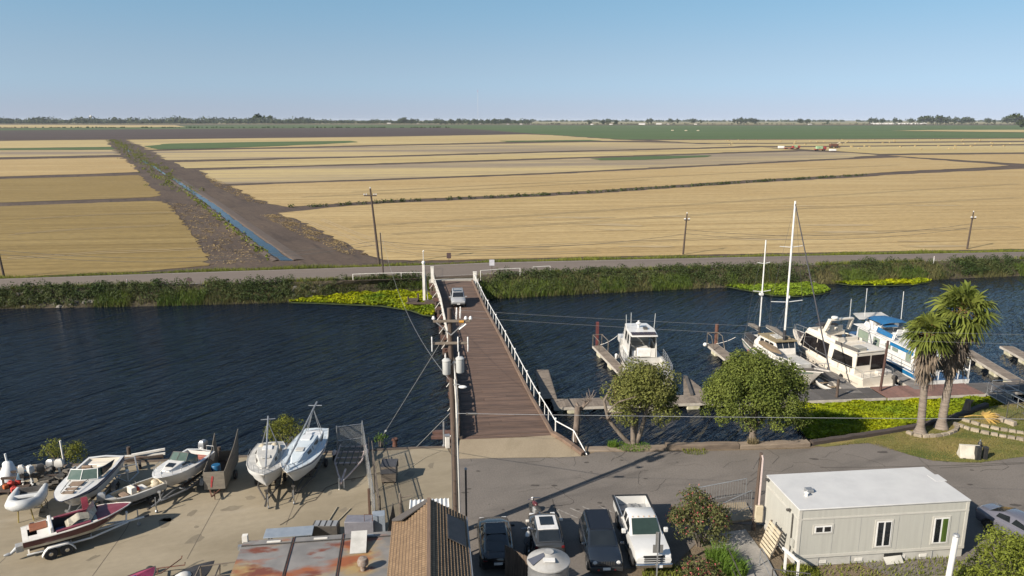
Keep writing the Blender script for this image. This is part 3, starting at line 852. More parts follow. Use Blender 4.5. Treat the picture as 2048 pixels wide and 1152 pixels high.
# far end: tall white gate post with lamp, square end posts and bevelled sill
m_sill = M('pale_sill', (.42,.39,.34), .85, (.33,.30,.26), scale=2)
sl = MB(); a, c = at(858,561,ZB), at(957,559.5,ZB)
sl.loft([[a + Vector((0,.02,-.4)), a + Vector((0,.02,.03)), a + Vector((0,1.6,-.12))], [c + Vector((0,.02,-.4)), c + Vector((0,.02,.03)), c + Vector((0,1.6,-.12))]])
sl.build('end_sill', m_sill, bridge, smooth=0)
for px, py, wd, h in ((865,562,.42,2.0), (950,563,.5,1.35)):
    p = at(px, py, ZB); e = MB(); e.bx(p.x - wd/2, p.x + wd/2, p.y - .12, p.y + .12, .2, .42 + h); e.bx(p.x - wd/2 - .04, p.x + wd/2 + .04, p.y - .16, p.y + .16, .42 + h, .42 + h + .08)
    e.build('end_post', m_offwhite, bridge, bevel=.01)
t = thing('gate_post', 'tall white gate tower with a ball lamp at the far left corner of the bridge', 'gate post', at(851, 575, ZB) + Vector((-.2, 0, 0)))
e = MB(); e.bar((0,0,-2.4), (0,0,3.2), .34, .34, (1,0,0)); e.bar((.5,.1,-2.4), (.12,.05,2.6), .12, .12, (1,0,0)); e.bar((-.1,.7,-.6), (0,.1,2.8), .12, .12, (1,0,0))
e.build('tower_frame', m_offwhite, t, bevel=.01)
e = MB(); e.tube([(0,0,3.2),(0,0,5.0)], .05, 6); e.build('mast_pole', m_offwhite, t)
e = MB(); e.lathe([(.05,3.2),(.2,3.28),(.26,3.45),(.2,3.62),(.05,3.7)], 12); e.build('lamp_globe', m_white, t)
e = MB(); e.tube([(-.05,0,4.95),(.12,0,5.1)], .1, 6); e.build('antenna', m_offwhite, t)
# landing stage below the gate
t = thing('landing_stage', 'small dark timber landing stage on piles under the white gate tower', 'landing stage', at(858, 602, -1.1))
e = MB()
for i, (dx, dy, wx, wy_) in enumerate(((-2.2,.4,1.3,2.2),(.2,-.2,1.5,1.6))): e.bx(dx - wx/2, dx + wx/2, dy - wy_/2, dy + wy_/2, -.08, .06)
e.bar((-3,-.8,-.1),(1.0,-1.0,-.1),.2,.25); e.build('platform', m_darkwood, t)
for dx, dy in ((-2.7,-.6),(-1.6,1.3),(.8,-.7),(.6,.5)):
    e = MB(); e.tube([(dx,dy,-2.5),(dx,dy,.7)], .13, 7); e.build('pile', m_darkwood, t)
# stack of crossbeams at the near left end with a grey bollard pipe
t = thing('timber_stack', 'brown timbers sticking out beside the near end of the bridge', 'timbers', at(896, 868, ZB - .1))
for k in range(4):
    e = MB(); e.bar((-1.15 + .1*(k % 2), k*.42 - .6, -.12*(k % 2)), (.75, k*.42 - .6, -.12*(k % 2)), .26, .22); e.build('beam', MATS['red_brown_beam'], t, bevel=.02)
t = thing('marker_pipe', 'thin grey marker pipe standing at the quay edge beside the bridge', 'pipe', at(888, 893, 0))
e = MB(); e.tube([(0,0,-.3),(0,0,1.9)], .06, 8); e.build('pipe', m_galv, t)
e = MB(); e.lathe([(.12,0),(.14,.1),(.075,.12),(.075,.2)], 10); e.build('base_collar', m_galv, t)
t = thing('utility_cabinet', 'small white box on the quay beside the grey marker pipe', 'cabinet', at(895, 895, 0))
e = MB(); e.box((0,0,.45), (.3,.35,.9), R(12)); e.build('body', m_offwhite, t, bevel=.02)
e = MB(); e.box((0,0,.93), (.36,.4,.06), R(12)); e.build('lid', m_galv, t)
# dark rock hump at the foot
# ------------------------------------------------------------------ guard rails and signs on the far side
def guard(name, pts, label, h=.75, posts=True, z=ZR):
    t = thing(name, label, 'guard rail', at(*pts[0], z))
    o0 = Vector(t.location)
    P = [at(*p, z) - o0 for p in pts]
    e = MB(); e.tube([p + Vector((0,0,h)) for p in P], .045, 6); e.build('rail', m_offwhite, t)
    for a, c in zip(P, P[1:]):
        k = max(1, int((c - a).length / 2.5))
        for i in range(k + 1):
            p = a.lerp(c, i / k); e = MB(); e.bar(p + Vector((0,0,-.4)), p + Vector((0,0,h)), .09, .09, (1,0,0)); e.build('post', m_offwhite, t)
    return t
guard('guard_rail', [(706,560),(760,558),(845,556)], 'white pipe guard rail along the far bank left of the bridge', .85)
guard('guard_rail', [(961,556),(1000,553),(1040,551)], 'white pipe guard rail just right of the bridge behind the reeds', 1.1)
guard('guard_rail', [(1066,547),(1100,545)], 'short white barrier frame on the road shoulder further right of the bridge', 1.0)
def sign(name, px, py, h, wd, hh, mat, label, cat='sign', z=ZR, pm_=None):
    t = thing(name, label, cat, at(px, py, z))
    e = MB(); e.bar((0,0,-.3),(0,0,h), .08, .08, (1,0,0)); e.build('post', pm_ or m_darkwood, t)
    e = MB(); e.box((0,-.06,h - hh/2), (wd,.04,hh)); e.build('sign_panel', mat, t, bevel=.01)
    return t
m_signback = M('dark_sign', (.05,.03,.03), .7, (.07,.04,.04), scale=4)
m_signpale = M('pale_sign', (.55,.55,.58), .5, (.45,.45,.5), scale=4)
sign('road_sign', 898, 527, 1.75, .7, .9, m_signback, 'small dark square sign on the far verge opposite the bridge')
sign('road_sign', 984, 551, 2.4, .75, .9, m_signpale, 'pale road sign on a brown post right of the far bridge end')
sign('road_sign', 380, 573, 1.2, .7, .45, m_signback, 'small dark sign standing in the reeds on the far bank at left')
t = thing('marker_post', 'thin white marker post at the road edge on the right bank', 'post', at(1867, 526, ZR)); e = MB(); e.bar((0,0,-.3),(0,0,1.1),.14,.05,(1,0,0)); e.build('post', m_white, t); e = MB(); e.bar((0,-.03,.8),(0,-.03,1.0),.1,.02,(1,0,0)); e.build('reflector', m_red, t)
t = thing('marker_post', 'thin pale marker post in the reeds above the far left waterline', 'post', at(255, 573, ZR)); e = MB(); e.bar((0,0,-.3),(0,0,1.0),.12,.05,(1,0,0)); e.build('post', m_white, t); e = MB(); e.bar((0,-.03,.7),(0,-.03,.9),.1,.02,(1,0,0)); e.build('reflector', m_red, t)

# ------------------------------------------------------------------ utility poles and wires
m_pole = M('pole_wood', (.115,.08,.06), .9, (.07,.05,.04), scale=3, stretch=(3,3,.25), bump=.4)
m_pole2 = M('pole_wood_far', (.085,.06,.048), .9, (.06,.045,.036), scale=3, stretch=(3,3,.25))
pbase = at(913, 1066, 0); ptop = Vector((0, 0, 0))
ty = pbase.y
topz = zat(616, ty)
mp = thing('utility_pole', 'tall brown utility pole with two transformers and crossarms beside the shingled roof', 'utility pole', pbase)
e = MB(); e.tube([(0,0,-.2),(-.05,0,5),(-.17,0,topz)], [.19,.165,.125], 10); e.build('pole', m_pole, mp)
def plx(z): return -.17 * max(0, z - 2) / topz * 1.0
z1, z2, z3 = zat(641, ty), zat(685, ty), zat(727, ty)
for z, x0, x1 in ((z1, -1.02, .95), (z2, -1.1, .82)):
    e = MB(); e.bar((x0, -.16, z), (x1, -.16, z + .03), .1, .13); e.build('crossarm', m_wood, mp, bevel=.01)
for z in (z1,):
    for s in (-1, 1):
        e = MB(); e.bar((s * .75 - .1, -.22, z - .05), (-.1, -.17, z - .75), .04, .05); e.build('crossarm_brace', m_galv, mp)
for x, z in ((-1.1, z2), (.28, z2), (.8, z2)):
    e = MB(); e.lathe([(.02,-.42),(.036,-.40),(.036,-.05),(.026,0),(.036,.05),(.036,.38),(.02,.40)], 8, (x, -.28, z)); e.build('insulator', m_ins, mp)
for x, z in ((.10, topz - .25), (.30, topz - .2), (.12, topz + .0), (.32, topz + .05)):
    e = MB(); e.lathe([(.02,-.2),(.04,-.16),(.03,-.08),(.048,0),(.03,.08),(.04,.16),(.02,.2)], 8, (x + .1, -.1, z - .15)); e.build('insulator', m_ins, mp)
for x in (-1.0, .95, .7):
    e = MB(); e.lathe([(.03,-.02),(.1,.05),(.08,.14),(.04,.2)], 8, (x, -.16, z1 + .08)); e.build('insulator', m_ins, mp)
e = MB(); e.tube([(.35,-.24,z1),(.6,-.24,z1)], .07, 8); e.build('splice_sleeve', M('yellow_sleeve', (.55,.27,.03), .5), mp)
e = MB(); e.tube([(.35,-.25,z1-.42),(.72,-.25,z1-.12)], .03, 6); e.build('fuse_cutout', m_ins, mp)
m_trans = M('transformer_grey', (.50,.51,.50), .4, (.42,.43,.42), scale=2)
for x, zz, nm in ((-.36, z3 - .1, 'white pole transformer'), (.36, z3, 'grey pole transformer')):
    e = MB(); e.lathe([(.02,-.42),(.2,-.42),(.22,-.38),(.22,.30),(.24,.31),(.24,.36),(.15,.44),(.02,.46)], 16, (x, -.2, zz)); tr = e.build('transformer', m_trans, mp)
    e = MB(); e.lathe([(.03,.4),(.05,.46),(.035,.52),(.05,.58),(.035,.66),(.03,.72)], 8, (x - .05, -.2, zz)); e.build('bushing', m_ins, tr)
    e = MB(); e.box((x * .5 - .06, -.1, zz + .1), (.35, .1, .1)); e.build('bracket', m_galv, tr)
e = MB(); zl = zat(772, ty); e.tube([(-.02,-.1,zl+.1),(.25,-.3,zl+.2),(.42,-.35,zl+.12)], .03, 6); lamp_arm = e.build('lamp_arm', m_galv, mp)
e = MB(); e.sph((.5,-.38,zl+.08), (.24,.12,.09), 10, 6); e.build('lamp_head', m_ins, lamp_arm)
e = MB(); e.tube([(.2,-.12,.0),(.19,-.12,2.5),(.12,-.14,zat(800, ty)),(.06,-.12,zat(757, ty))], .055, 6); e.build('conduit', m_offwhite, mp)
e = MB(); e.tube([(-.17,-.1,1.2),(-.17,-.1,6.0)], .025, 5); e.tube([(.1,-.2,.2),(.06,-.2,7)], .02, 5); e.build('ground_cable', m_wire, mp)
for i in range(7):
    e = MB(); e.tube([(-.14,-.12,1.8 + i*.75),(-.05,-.24,1.8 + i*.75)], .015, 4); e.build('climbing_step', m_dark, mp)

def cable(name, a, b, sag, r, mat, label, cat='wire', n=14, group=None):
    a, b = Vector(a), Vector(b); pts = []
    for i in range(n + 1):
        t = i / n; p = a.lerp(b, t); p.z -= sag * 4 * t * (1 - t); pts.append(p)
    e = MB(); e.tube(pts, r, 5); o = e.build(name, mat)
    return tag(o, label, cat, group)
P0 = Vector(pbase)
# two conductors leaving to the right over the water, one heavy service cable lower down
cable('wire', P0 + Vector((.45,-.1,topz-.1)), (62, 47, zat(667, 47)), .7, .005, m_wire_pale, 'upper pale wire leaving the pole top to the right over the river', group='wires from the main pole')
cable('wire', P0 + Vector((.95,-.16,z1+.2)), (62, 46.5, zat(690, 46.5)), .7, .005, m_wire_pale, 'lower pale wire leaving the pole crossarm to the right over the river', group='wires from the main pole')
zc = zat(824, ty)
o = cable('service_cable', P0 + Vector((.1,-.2,zc)), (40, 34.5, zat(838, 34.5)), .12, .011, m_grey, 'heavy grey cable running from the pole to the right in front of the trees', 'cable')
t = MB(); t.box((0,0,0), (.62,.14,.14)); o2 = t.build('splice_case', m_dark, smooth=0, bevel=.03); o2.location = P0 + Vector((.95,-.2,zc - .02)); tag(o2, 'black splice case hanging on the heavy cable over the bridge deck', 'splice case')
stub = at(767, 553, ZR); stub_h = 6.5
cable('service_drop', P0 + Vector((-.15,-.1,zat(762, ty))), stub + Vector((-.1,0,stub_h)), 2.6, .011, m_wire_pale, 'pale service wire dropping from the far stub pole across the river to the main pole', n=24)
g1 = at(765, 872, 0)
gw = thing('guy_wire', 'long guy wire from the pole top down to the quay, with a white guard', 'guy wire', g1)
e = MB(); e.tube([(0,0,0), P0 - g1 + Vector((-.12,0,topz - 1.0))], .014, 4); e.build('strand', m_wire_pale, gw)
e = MB(); d = (P0 - g1 + Vector((-.12,0,topz - 1.0))).normalized(); e.tube([d * .7, d * 1.3], [.03, .07], 6); e.build('guard_sleeve', m_white, gw)
g2 = at(833, 894, 0)
gw = thing('guy_wire', 'short lower guy wire from the pole to the quay edge left of the bridge', 'guy wire', g2)
e = MB(); e.tube([(0,0,0), P0 - g2 + Vector((-.12,0,zat(822, ty)))], .018, 4); e.build('strand', m_wire_pale, gw)

def far_pole(px, py, h, label, arm=0, lean=0.0, z=ZF, r=.15):
    b0 = at(px, py, z)
    t = thing('utility_pole', label, 'utility pole', b0)
    e = MB(); e.tube([(0,0,-.3),(lean*.5,0,h*.5),(lean,0,h)], [r*1.25, r*1.05, r*.8], 8); e.build('pole', m_pole2, t)
    if arm:
        e = MB(); e.bar((lean - arm, -.2, h - 1.1), (lean + arm, -.2, h - 1.1), .16, .18); e.build('crossarm', m_pole2, t)
        for x in (-arm*.95, -arm*.6, arm*.6, arm*.95):
            e = MB(); e.lathe([(.06,0),(.1,.1),(.05,.22)], 6, (lean + x, -.2, h - 1.0)); e.build('insulator', m_ins, t)
        e = MB(); e.lathe([(.06,0),(.1,.1),(.05,.22)], 6, (lean, 0, h)); e.build('insulator', m_ins, t)
    return t, b0
d0 = at(759, 531, ZF)
hh = zat(377, d0.y) - ZF
tp, bp_ = far_pole(759, 531, hh, 'tall dark utility pole with a crossarm on the far verge left of the bridge', 1.0, -1.0, r=.17)
tq, bq = far_pole(767, 553, stub_h, 'short dark stub pole on the far bank beside the tall crossarm pole', 0, -.25, ZR, .1)
tl, bl = far_pole(9, 556, zat(464, at(9,556,ZF).y) - ZF, 'leaning dark utility pole at the left edge of the far verge', 0, -.6, r=.14)
tr1, br1 = far_pole(1366, 509, zat(427, at(1366,509,ZF).y) - ZF, 'thin utility pole on the far verge behind the river, right of centre', .45, .35, r=.14)
tr2, br2 = far_pole(1934, 498, zat(424, at(1934,498,ZF).y) - ZF, 'thin utility pole on the far verge above the palm trees', .45, .3, r=.14)
far_ends = [('left', bl + Vector((-.5,0,zat(500, bl.y))), bp_ + Vector((-.3,0,3.3))), ('left', bl + Vector((-.5,0,zat(512, bl.y))), bp_ + Vector((-.3,0,2.6)))]
cable('wire', bl + Vector((-.4,0,4.2)), bp_ + Vector((-.3,0,4.0)), 1.9, .028, m_wire, 'upper slack wire along the far verge between the left pole and the tall pole', group='wires along the far road')
cable('wire', bl + Vector((-.4,0,3.6)), bp_ + Vector((-.3,0,3.4)), 1.9, .028, m_wire, 'lower slack wire along the far verge between the left pole and the tall pole', group='wires along the far road')
cable('wire', bp_ + Vector((-.3,0,4.0)), br1 + Vector((.1,0,3.6)), 1.6, .028, m_wire, 'slack wire between the tall pole and the thin pole right of centre', group='wires along the far road')
cable('wire', br1 + Vector((.1,0,4.4)), br2 + Vector((.1,0,4.6)), 1.6, .028, m_wire, 'upper slack wire along the far verge between the two thin right poles', group='wires along the far road')
cable('wire', br1 + Vector((.1,0,3.7)), br2 + Vector((.1,0,3.9)), 1.6, .028, m_wire, 'lower slack wire along the far verge between the two thin right poles', group='wires along the far road')
# ------------------------------------------------------------------ boat shapes
class Hull:
    """x forward from the transom, y to port, z up. Tables run over t = 0 (stern) .. 1 (bow)."""
    def __init__(s, L, B, sheer, keel, chine, beam=None, cb=.86, rake=.8, r0=.5):
        s.L, s.B, s.sh, s.kl, s.ch, s.cb, s.rk, s.r0 = L, B, sheer, keel, chine, cb, rake, r0
        s.bm = beam or [(0,.88),(.25,.98),(.45,1),(.62,.93),(.75,.76),(.86,.50),(.94,.26),(1,.02)]
    def b(s, t): return interp(s.bm, t) * s.B / 2
    def zs(s, t): return interp(s.sh, t)
    def rx(s, t, hf): 
        q = max(0, (t - s.r0) / (1 - s.r0)); return s.L * t - s.rk * q * q * (1 - hf)
    def half(s, t):
        b, zs, zk, zc = s.b(t), s.zs(t), interp(s.kl, t), interp(s.ch, t)
        cbk = s.cb * (1 - .45 * max(0, (t - .6) / .4))
        P = [(b, zs), (b * .985, lerp(zs, zc, .35)), (lerp(b, b * cbk, .75), lerp(zs, zc, .75)), (b * cbk, zc), (b * cbk * .5, lerp(zc, zk, .55)), (0, zk)]
        d = max(.05, zs - zk)
        return [(s.rx(t, (z - zk) / d), y, z) for y, z in P]
    def ring(s, t):
        h = s.half(t); return h + [(x, -y, z) for x, y, z in h[-2::-1]]
    def ts(s, n=22): return [1 - (1 - i / n) ** 1.25 for i in range(n)] + [1.0]
    def shell(s):
        m = MB(); T = s.ts(); m.loft([s.ring(t) for t in T], caps=False, ring=False)
        m.add(s.ring(0), [tuple(reversed(range(11)))]); return m
    def edge(s, t, inset=0, dz=0):
        bb = max(.01, s.b(t) - inset); return (s.rx(t, 1) - inset * .5 * max(0, (t - .7) / .3), bb, s.zs(t) + dz)
    def deck(s, opens=(), camber=.06, dz=0.0, inset=0.0, t0=0, t1=1):
        m = MB(); T = sorted(set([t for t in s.ts() if t0 <= t <= t1] + [t0, t1] + [t for o in opens for t in o[:2]]))
        for a, c in zip(T, T[1:]):
            mid = (a + c) / 2; op = [o for o in opens if o[0] <= mid <= o[1]]
            ea, ec = s.edge(a, inset, dz), s.edge(c, inset, dz)
            for sg in (1, -1):
                A, Cc = (ea[0], ea[1]*sg, ea[2]), (ec[0], ec[1]*sg, ec[2])
                if op:
                    w_ = op[0][2]; ia, ic = s.edge(a, w_, dz + .015), s.edge(c, w_, dz + .015)
                    q = [A, Cc, (ic[0], ic[1]*sg, ic[2]), (ia[0], ia[1]*sg, ia[2])]
                else: q = [A, Cc, (ec[0], 0, ec[2] + camber * min(1, s.b(c) / s.B * 2)), (ea[0], 0, ea[2] + camber * min(1, s.b(a) / s.B * 2))]
                m.add(q, [(0,3,2,1) if sg > 0 else (0,1,2,3)])
        return m
    def well(s, t0, t1, inset, zf, dz=0.0):
        m = MB(); T = sorted([t for t in s.ts() if t0 < t < t1] + [t0, t1]); R_ = []
        for t in T:
            e = s.edge(t, inset, dz + .015); R_.append([(e[0], e[1], e[2]), (e[0], e[1]*.94, zf), (e[0], -e[1]*.94, zf), (e[0], -e[1], e[2])])
        m.loft(R_, caps=False, ring=False)
        m.add(R_[0], [(0,1,2,3)]); m.add(R_[-1], [(3,2,1,0)]); return m
    def rail(s, r=.03, t0=0, t1=1, dz=0.0, out=.0, n=24):
        pts = [(e[0], e[1] + out, e[2] + dz) for e in [s.edge(lerp(t0, t1, i / n)) for i in range(n + 1)]]
        m = MB(); m.tube(pts + [(x, -y, z) for x, y, z in pts[::-1][(1 if t1 >= 1 else 0):]] if t1 >= 1 else pts, r, 5)
        if t1 < 1: m.tube([(x, -y, z) for x, y, z in pts], r, 5)
        return m
    def stripe(s, f0, f1, t0=.0, t1=.985, out=.012, n=22):
        """Band on the topsides between the fractions f0..f1 from sheer to chine."""
        m = MB()
        for sg in (1, -1):
            R_ = []
            for i in range(n + 1):
                t = lerp(t0, t1, i / n); h = s.half(t); row = []
                tab = [(0, h[0]), (.35, h[1]), (.75, h[2]), (1, h[3])]
                for f in [lerp(f0, f1, k / 4) for k in range(5)]:
                    for (a, p), (c, q) in zip(tab, tab[1:]):
                        if f <= c + 1e-9:
                            k = (f - a) / (c - a); P = Vector(p).lerp(Vector(q), k); break
                    row.append((P.x + out * .4, (P.y + out) * sg, P.z))
                R_.append(row if sg < 0 else row[::-1])
            m.loft(R_, caps=False, ring=False)
        return m
class Body:
    """Cabin-like lofted box: sections (x, half width low, z low, half width high, z high)."""
    def __init__(s, secs): s.s = secs
    def at(s, x):
        S_ = s.s
        for a, b in zip(S_, S_[1:]):
            lo, hi = min(a[0], b[0]), max(a[0], b[0])
            if lo - 1e-6 <= x <= hi + 1e-6:
                k = (x - a[0]) / (b[0] - a[0]) if b[0] != a[0] else 0
                return tuple(lerp(a[i], b[i], k) for i in range(5))
        return S_[-1]
    def solid(s):
        m = MB(); m.loft([[(x, -wl, zl), (x, -wh, zh), (x, wh, zh), (x, wl, zl)] for x, wl, zl, wh, zh in s.s]); return m
    def side(s, sg, xa, xb, f0, f1, out=.015, n=1, sl=0.0):
        """Panel on one side wall from xa to xb between height fractions; sl slants the upper edge."""
        m = MB()
        pts = []
        for x, f, dx in ((xa, f0, 0), (xb, f0, 0), (xb, f1, -sl), (xa, f1, sl)):
            _, wl, zl, wh, zh = s.at(x + dx)
            pts.append((x + dx, sg * (lerp(wl, wh, f) + .004), lerp(zl, zh, f)))
        if sg < 0: pts = pts[::-1]
        m.slab(pts[::-1], out); return m
    def end(s, i, y0, y1, f0, f1, out=.015, j=None):
        """Panel on an end wall (section i, sloping towards section j if given); y as fractions of the half width."""
        a = s.s[i]; sgn = 1 if i in (-1, len(s.s) - 1) and s.s[-1][0] > s.s[0][0] or (i == 0 and s.s[0][0] > s.s[-1][0]) else -1
        m = MB(); pts = []
        for y, f in ((y0, f0), (y1, f0), (y1, f1), (y0, f1)):
            pts.append((a[0] + sgn * .004, y * lerp(a[1], a[3], f), lerp(a[2], a[4], f)))
        n = (Vector(pts[1]) - Vector(pts[0])).cross(Vector(pts[2]) - Vector(pts[0]))
        if n.x * sgn < 0: pts = pts[::-1]
        m.slab(pts, out); return m
    def slope(s, i, j, y0, y1, f0, f1, out=.015):
        """Panel on the top face between sections i and j (a sloping windscreen or a roof)."""
        a, b = s.s[i], s.s[j]; pts = []
        for y, f in ((y0, f0), (y1, f0), (y1, f1), (y0, f1)):
            pts.append((lerp(a[0], b[0], f), y * lerp(a[3], b[3], f), lerp(a[4], b[4], f)))
        n = (Vector(pts[1]) - Vector(pts[0])).cross(Vector(pts[2]) - Vector(pts[0]))
        if n.z < 0: pts = pts[::-1]
        m = MB(); m.slab([(p[0], p[1], p[2] + .004) for p in pts], out); return m
def rail_run(parent, pts, h, name='guard_rail', mat=None, r=.018, mids=1, every=1):
    """Pipe rail on stanchions over points pts."""
    mat = mat or m_galv
    m = MB(); m.tube([Vector(p) + Vector((0,0,h)) for p in pts], r, 5)
    for k in range(mids): m.tube([Vector(p) + Vector((0,0,h * (k + 1) / (mids + 1))) for p in pts], r * .7, 4)
    for p in pts[::every]: m.tube([p, Vector(p) + Vector((0,0,h))], r * .9, 4)
    return m.build(name, mat, parent)
def wheel(parent, x, y, r=.3, wd=.2, z=None, side=1, rim=None):
    """Tyre with a rim, axle along y."""
    z = r if z is None else z
    m = MB(); m.lathe([(r*.62,-wd/2),(r*.9,-wd/2),(r,-wd*.32),(r,wd*.32),(r*.9,wd/2),(r*.62,wd/2)], 20, (x, y, z), 'Y', caps=False)
    m.lathe([(r*.62,-wd/2),(.02,-wd*.4)], 20, (x, y, z), 'Y', caps=False); m.lathe([(r*.62,wd/2),(.02,wd*.4)], 20, (x, y, z), 'Y', caps=False)
    o = m.build('wheel', m_black, parent)
    q = MB(); yy = y + side * wd * .42
    q.lathe([(r*.6, yy),(r*.58, yy + side*.012),(r*.42, yy - side*.01),(r*.2, yy + side*.02),(.01, yy + side*.02)], 16, (x, 0, z), 'Y', caps=False)
    q.build('rim', rim or m_chrome, o)
    return o
def outboard(parent, x, y, z, s=1.0, mat=None, name='outboard_motor', tilt=0):
    """Outboard: cowl, leg, skeg and propeller as one part hanging behind x."""
    m = MB()
    m.loft([[(px * s, py * s, pz * s) for px, py, pz in r] for r in (
        [(-.28,-.13,.05),(.12,-.13,.05),(.12,.13,.05),(-.28,.13,.05)], [(-.34,-.17,.22),(.15,-.17,.22),(.15,.17,.22),(-.34,.17,.22)],
        [(-.32,-.15,.45),(.12,-.15,.45),(.12,.15,.45),(-.32,.15,.45)], [(-.22,-.08,.54),(.05,-.08,.54),(.05,.08,.54),(-.22,.08,.54)])])
    m.loft([[(px * s, py * s, pz * s) for px, py, pz in r] for r in (
        [(-.18,-.08,.06),(.05,-.08,.06),(.05,.08,.06),(-.18,.08,.06)], [(-.15,-.05,-.5),(-.02,-.05,-.5),(-.02,.05,-.5),(-.15,.05,-.5)], [(-.2,-.03,-.85),(-.05,-.03,-.85),(-.05,.03,-.85),(-.2,.03,-.85)])])
    m.box((-.12*s,0,-.52*s), (.34*s,.16*s,.03*s)); m.lathe([(.02*s,-.36*s),(.05*s,-.25*s),(.05*s,.0),(.02*s,.06*s)], 8, (0,0,-.72*s), 'X')
    for k in range(3):
        a = 2*math.pi*k/3; m.box((-.36*s, math.cos(a)*.08*s, -.72*s + math.sin(a)*.08*s), (.02*s,.12*s,.06*s), rx=a)
    Mx = Matrix.Translation((x, y, z)) @ Matrix.Rotation(tilt, 4, 'Y')
    return m.xf(Mx).build(name, mat or m_galv, parent, smooth=35)

m_gel = M('gelcoat_white', (.74,.73,.70), .25, (.64,.62,.58), scale=1.2, coat=.3)
m_geld = M('weathered_gelcoat', (.62,.59,.54), .45, (.44,.40,.36), scale=1.4, lo=.4, hi=.72)
m_gelg = M('grey_gelcoat', (.56,.55,.52), .5, (.42,.41,.38), scale=1.6)
m_navy = M('navy_stripe', (.035,.045,.10), .35, (.05,.06,.12), scale=3)
m_blue = M('blue_paint', (.02,.19,.42), .4, (.015,.14,.33), scale=2)
m_canvas = M('blue_canvas', (.010,.14,.33), .8, (.008,.10,.25), scale=3, bump=.3)
m_blackc = M('black_canvas', (.022,.022,.025), .8, (.035,.035,.04), scale=3, bump=.3)
m_teak = M('teak', (.27,.20,.13), .85, (.19,.14,.09), scale=3, stretch=(.3,2,1))
m_tan = M('tan_vinyl', (.30,.215,.15), .7, (.22,.155,.11), scale=3)
m_antif = M('bottom_paint', (.055,.035,.035), .8, (.04,.03,.03), scale=3)
m_dockwood = M('dock_plank', (.235,.195,.155), .9, (.16,.13,.105), scale=2.2, bump=.3, island=.16)
m_dockred = M('red_dock_plank', (.215,.115,.09), .9, (.15,.085,.07), scale=2.2, bump=.3, island=.18)
m_dockgrey = M('grey_dock_panel', (.20,.185,.17), .9, (.14,.13,.12), scale=1.5, bump=.2, island=.16)
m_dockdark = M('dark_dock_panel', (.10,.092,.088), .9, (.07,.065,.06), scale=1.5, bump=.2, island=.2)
m_rub = M('dock_rub_board', (.52,.48,.42), .8, (.38,.35,.30), scale=2)
# ------------------------------------------------------------------ docks (floats) around a main walkway
def dock(name, label, a, b, wd, mat, cat='dock', floats=True, plank=.28, z=ZD, along_planks=False, rub=True, group=None, fl_every=3.2):
    """Floating walkway from a to b (plan points on its centre line)."""
    a, b = Vector(a), Vector(b); L = (b - a).length; ang = math.atan2(b.y - a.y, b.x - a.x)
    t = thing(name, label, cat, (a.x, a.y, z), ang, group)
    m = MB(); n = max(2, int(L / plank))
    for i in range(n):
        x0, x1 = L * i / n, L * (i + .94) / n; dz = random.uniform(-.008, .008)
        m.bx(x0, x1, -wd/2 + random.uniform(0,.02), wd/2 - random.uniform(0,.02), -.06 + dz, dz)
    m.build('planking', mat, t, smooth=0)
    for s in (-1, 1):
        m = MB(); m.bx(0, L, s * wd/2 - (.0 if s > 0 else .06), s * wd/2 + (.06 if s > 0 else 0), -.24, -.02); m.build('rub_board', m_rub if rub else m_dockwood, t)
    if floats:
        k = max(2, int(L / fl_every))
        for i in range(k):
            x = L * (i + .5) / k; m = MB(); m.box((x, 0, -.42), (1.15, wd * 1.02, .44)); m.build('float', m_float, t, bevel=.06)
    return t
def pile(name, label, p, h, r=.16, mat=None, square=False):
    t = MB()
    if square: t.bar((0,0,-3),(0,0,h), r*2, r*2, (1,0,0))
    else: t.lathe([(r,-3),(r*.95,h*.6),(r*.9,h-.02),(.02,h)], 10)
    o = t.build(name, mat or m_rust); o.location = (p.x, p.y, ZD)
    return tag(o, label, 'pile')
dU = Vector((math.cos(R(5.0)), math.sin(R(5.0)), 0)); dV = Vector((-dU.y, dU.x, 0))     # along and across the marina
D0 = Vector((3.9, 61.9, 0))
def dp(u, v): return D0 + dU * u + dV * v
dock('main_dock', 'long grey plank walkway float in front of the trees, left section', dp(-.4, .1), dp(13.6, .1), 1.95, m_dockwood)
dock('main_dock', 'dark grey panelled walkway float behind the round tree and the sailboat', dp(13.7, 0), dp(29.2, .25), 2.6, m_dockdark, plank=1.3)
dock('main_dock', 'reddish brown plank walkway float behind the palm trunks', dp(29.3, .28), dp(38.6, .45), 2.8, m_dockred, plank=.62)
dock('finger_dock', 'short bare plank float nearest the bridge, lying at right angles to the walkway', dp(-.5, 1.3), dp(-.2, 9.2), 1.25, m_dockwood, rub=False)
f2 = dock('finger_dock', 'narrow plank float with a rail and a red pile at its far end', Vector((12.0, 63.6, 0)), Vector((9.25, 79.2, 0)), .95, m_dockwood)
m = MB(); Lf = 15.84
for s in (-1, 1): m.tube([(Lf - 2.4, s*.5, 0),(Lf - 2.4, s*.5, 1.2),(Lf - .1, s*.5, 1.25),(Lf - .1, s*.5, 0)], .045, 5)
m.tube([(Lf - .1, -.5, 1.25),(Lf - .1, .5, 1.25)], .045, 5); m.build('end_rail', m_wood, f2)
pile('mooring_pile', 'rusty red pile inside the rail at the end of the narrow float', Vector((9.3, 79.7, 0)), 2.5, .15, M('red_pile', (.15,.03,.027), .8, (.09,.022,.02), scale=3), True)
pile('mooring_pile', 'thin red post standing on the grey walkway left of the leafy tree', dp(5.3, .9), 1.9, .09, MATS['red_pile'], True)
t = thing('finger_dock', 'wedge shaped grey plank float between the two big trees', 'dock', (16.9, 63.2, ZD))
m = MB()
for i in range(18):
    y0 = i * .34; w_ = lerp(1.7, .45, i / 17); m.bx(-w_, w_ * .55 - .4 * (i/17), y0, y0 + .31, -.06, random.uniform(-.006,.006))
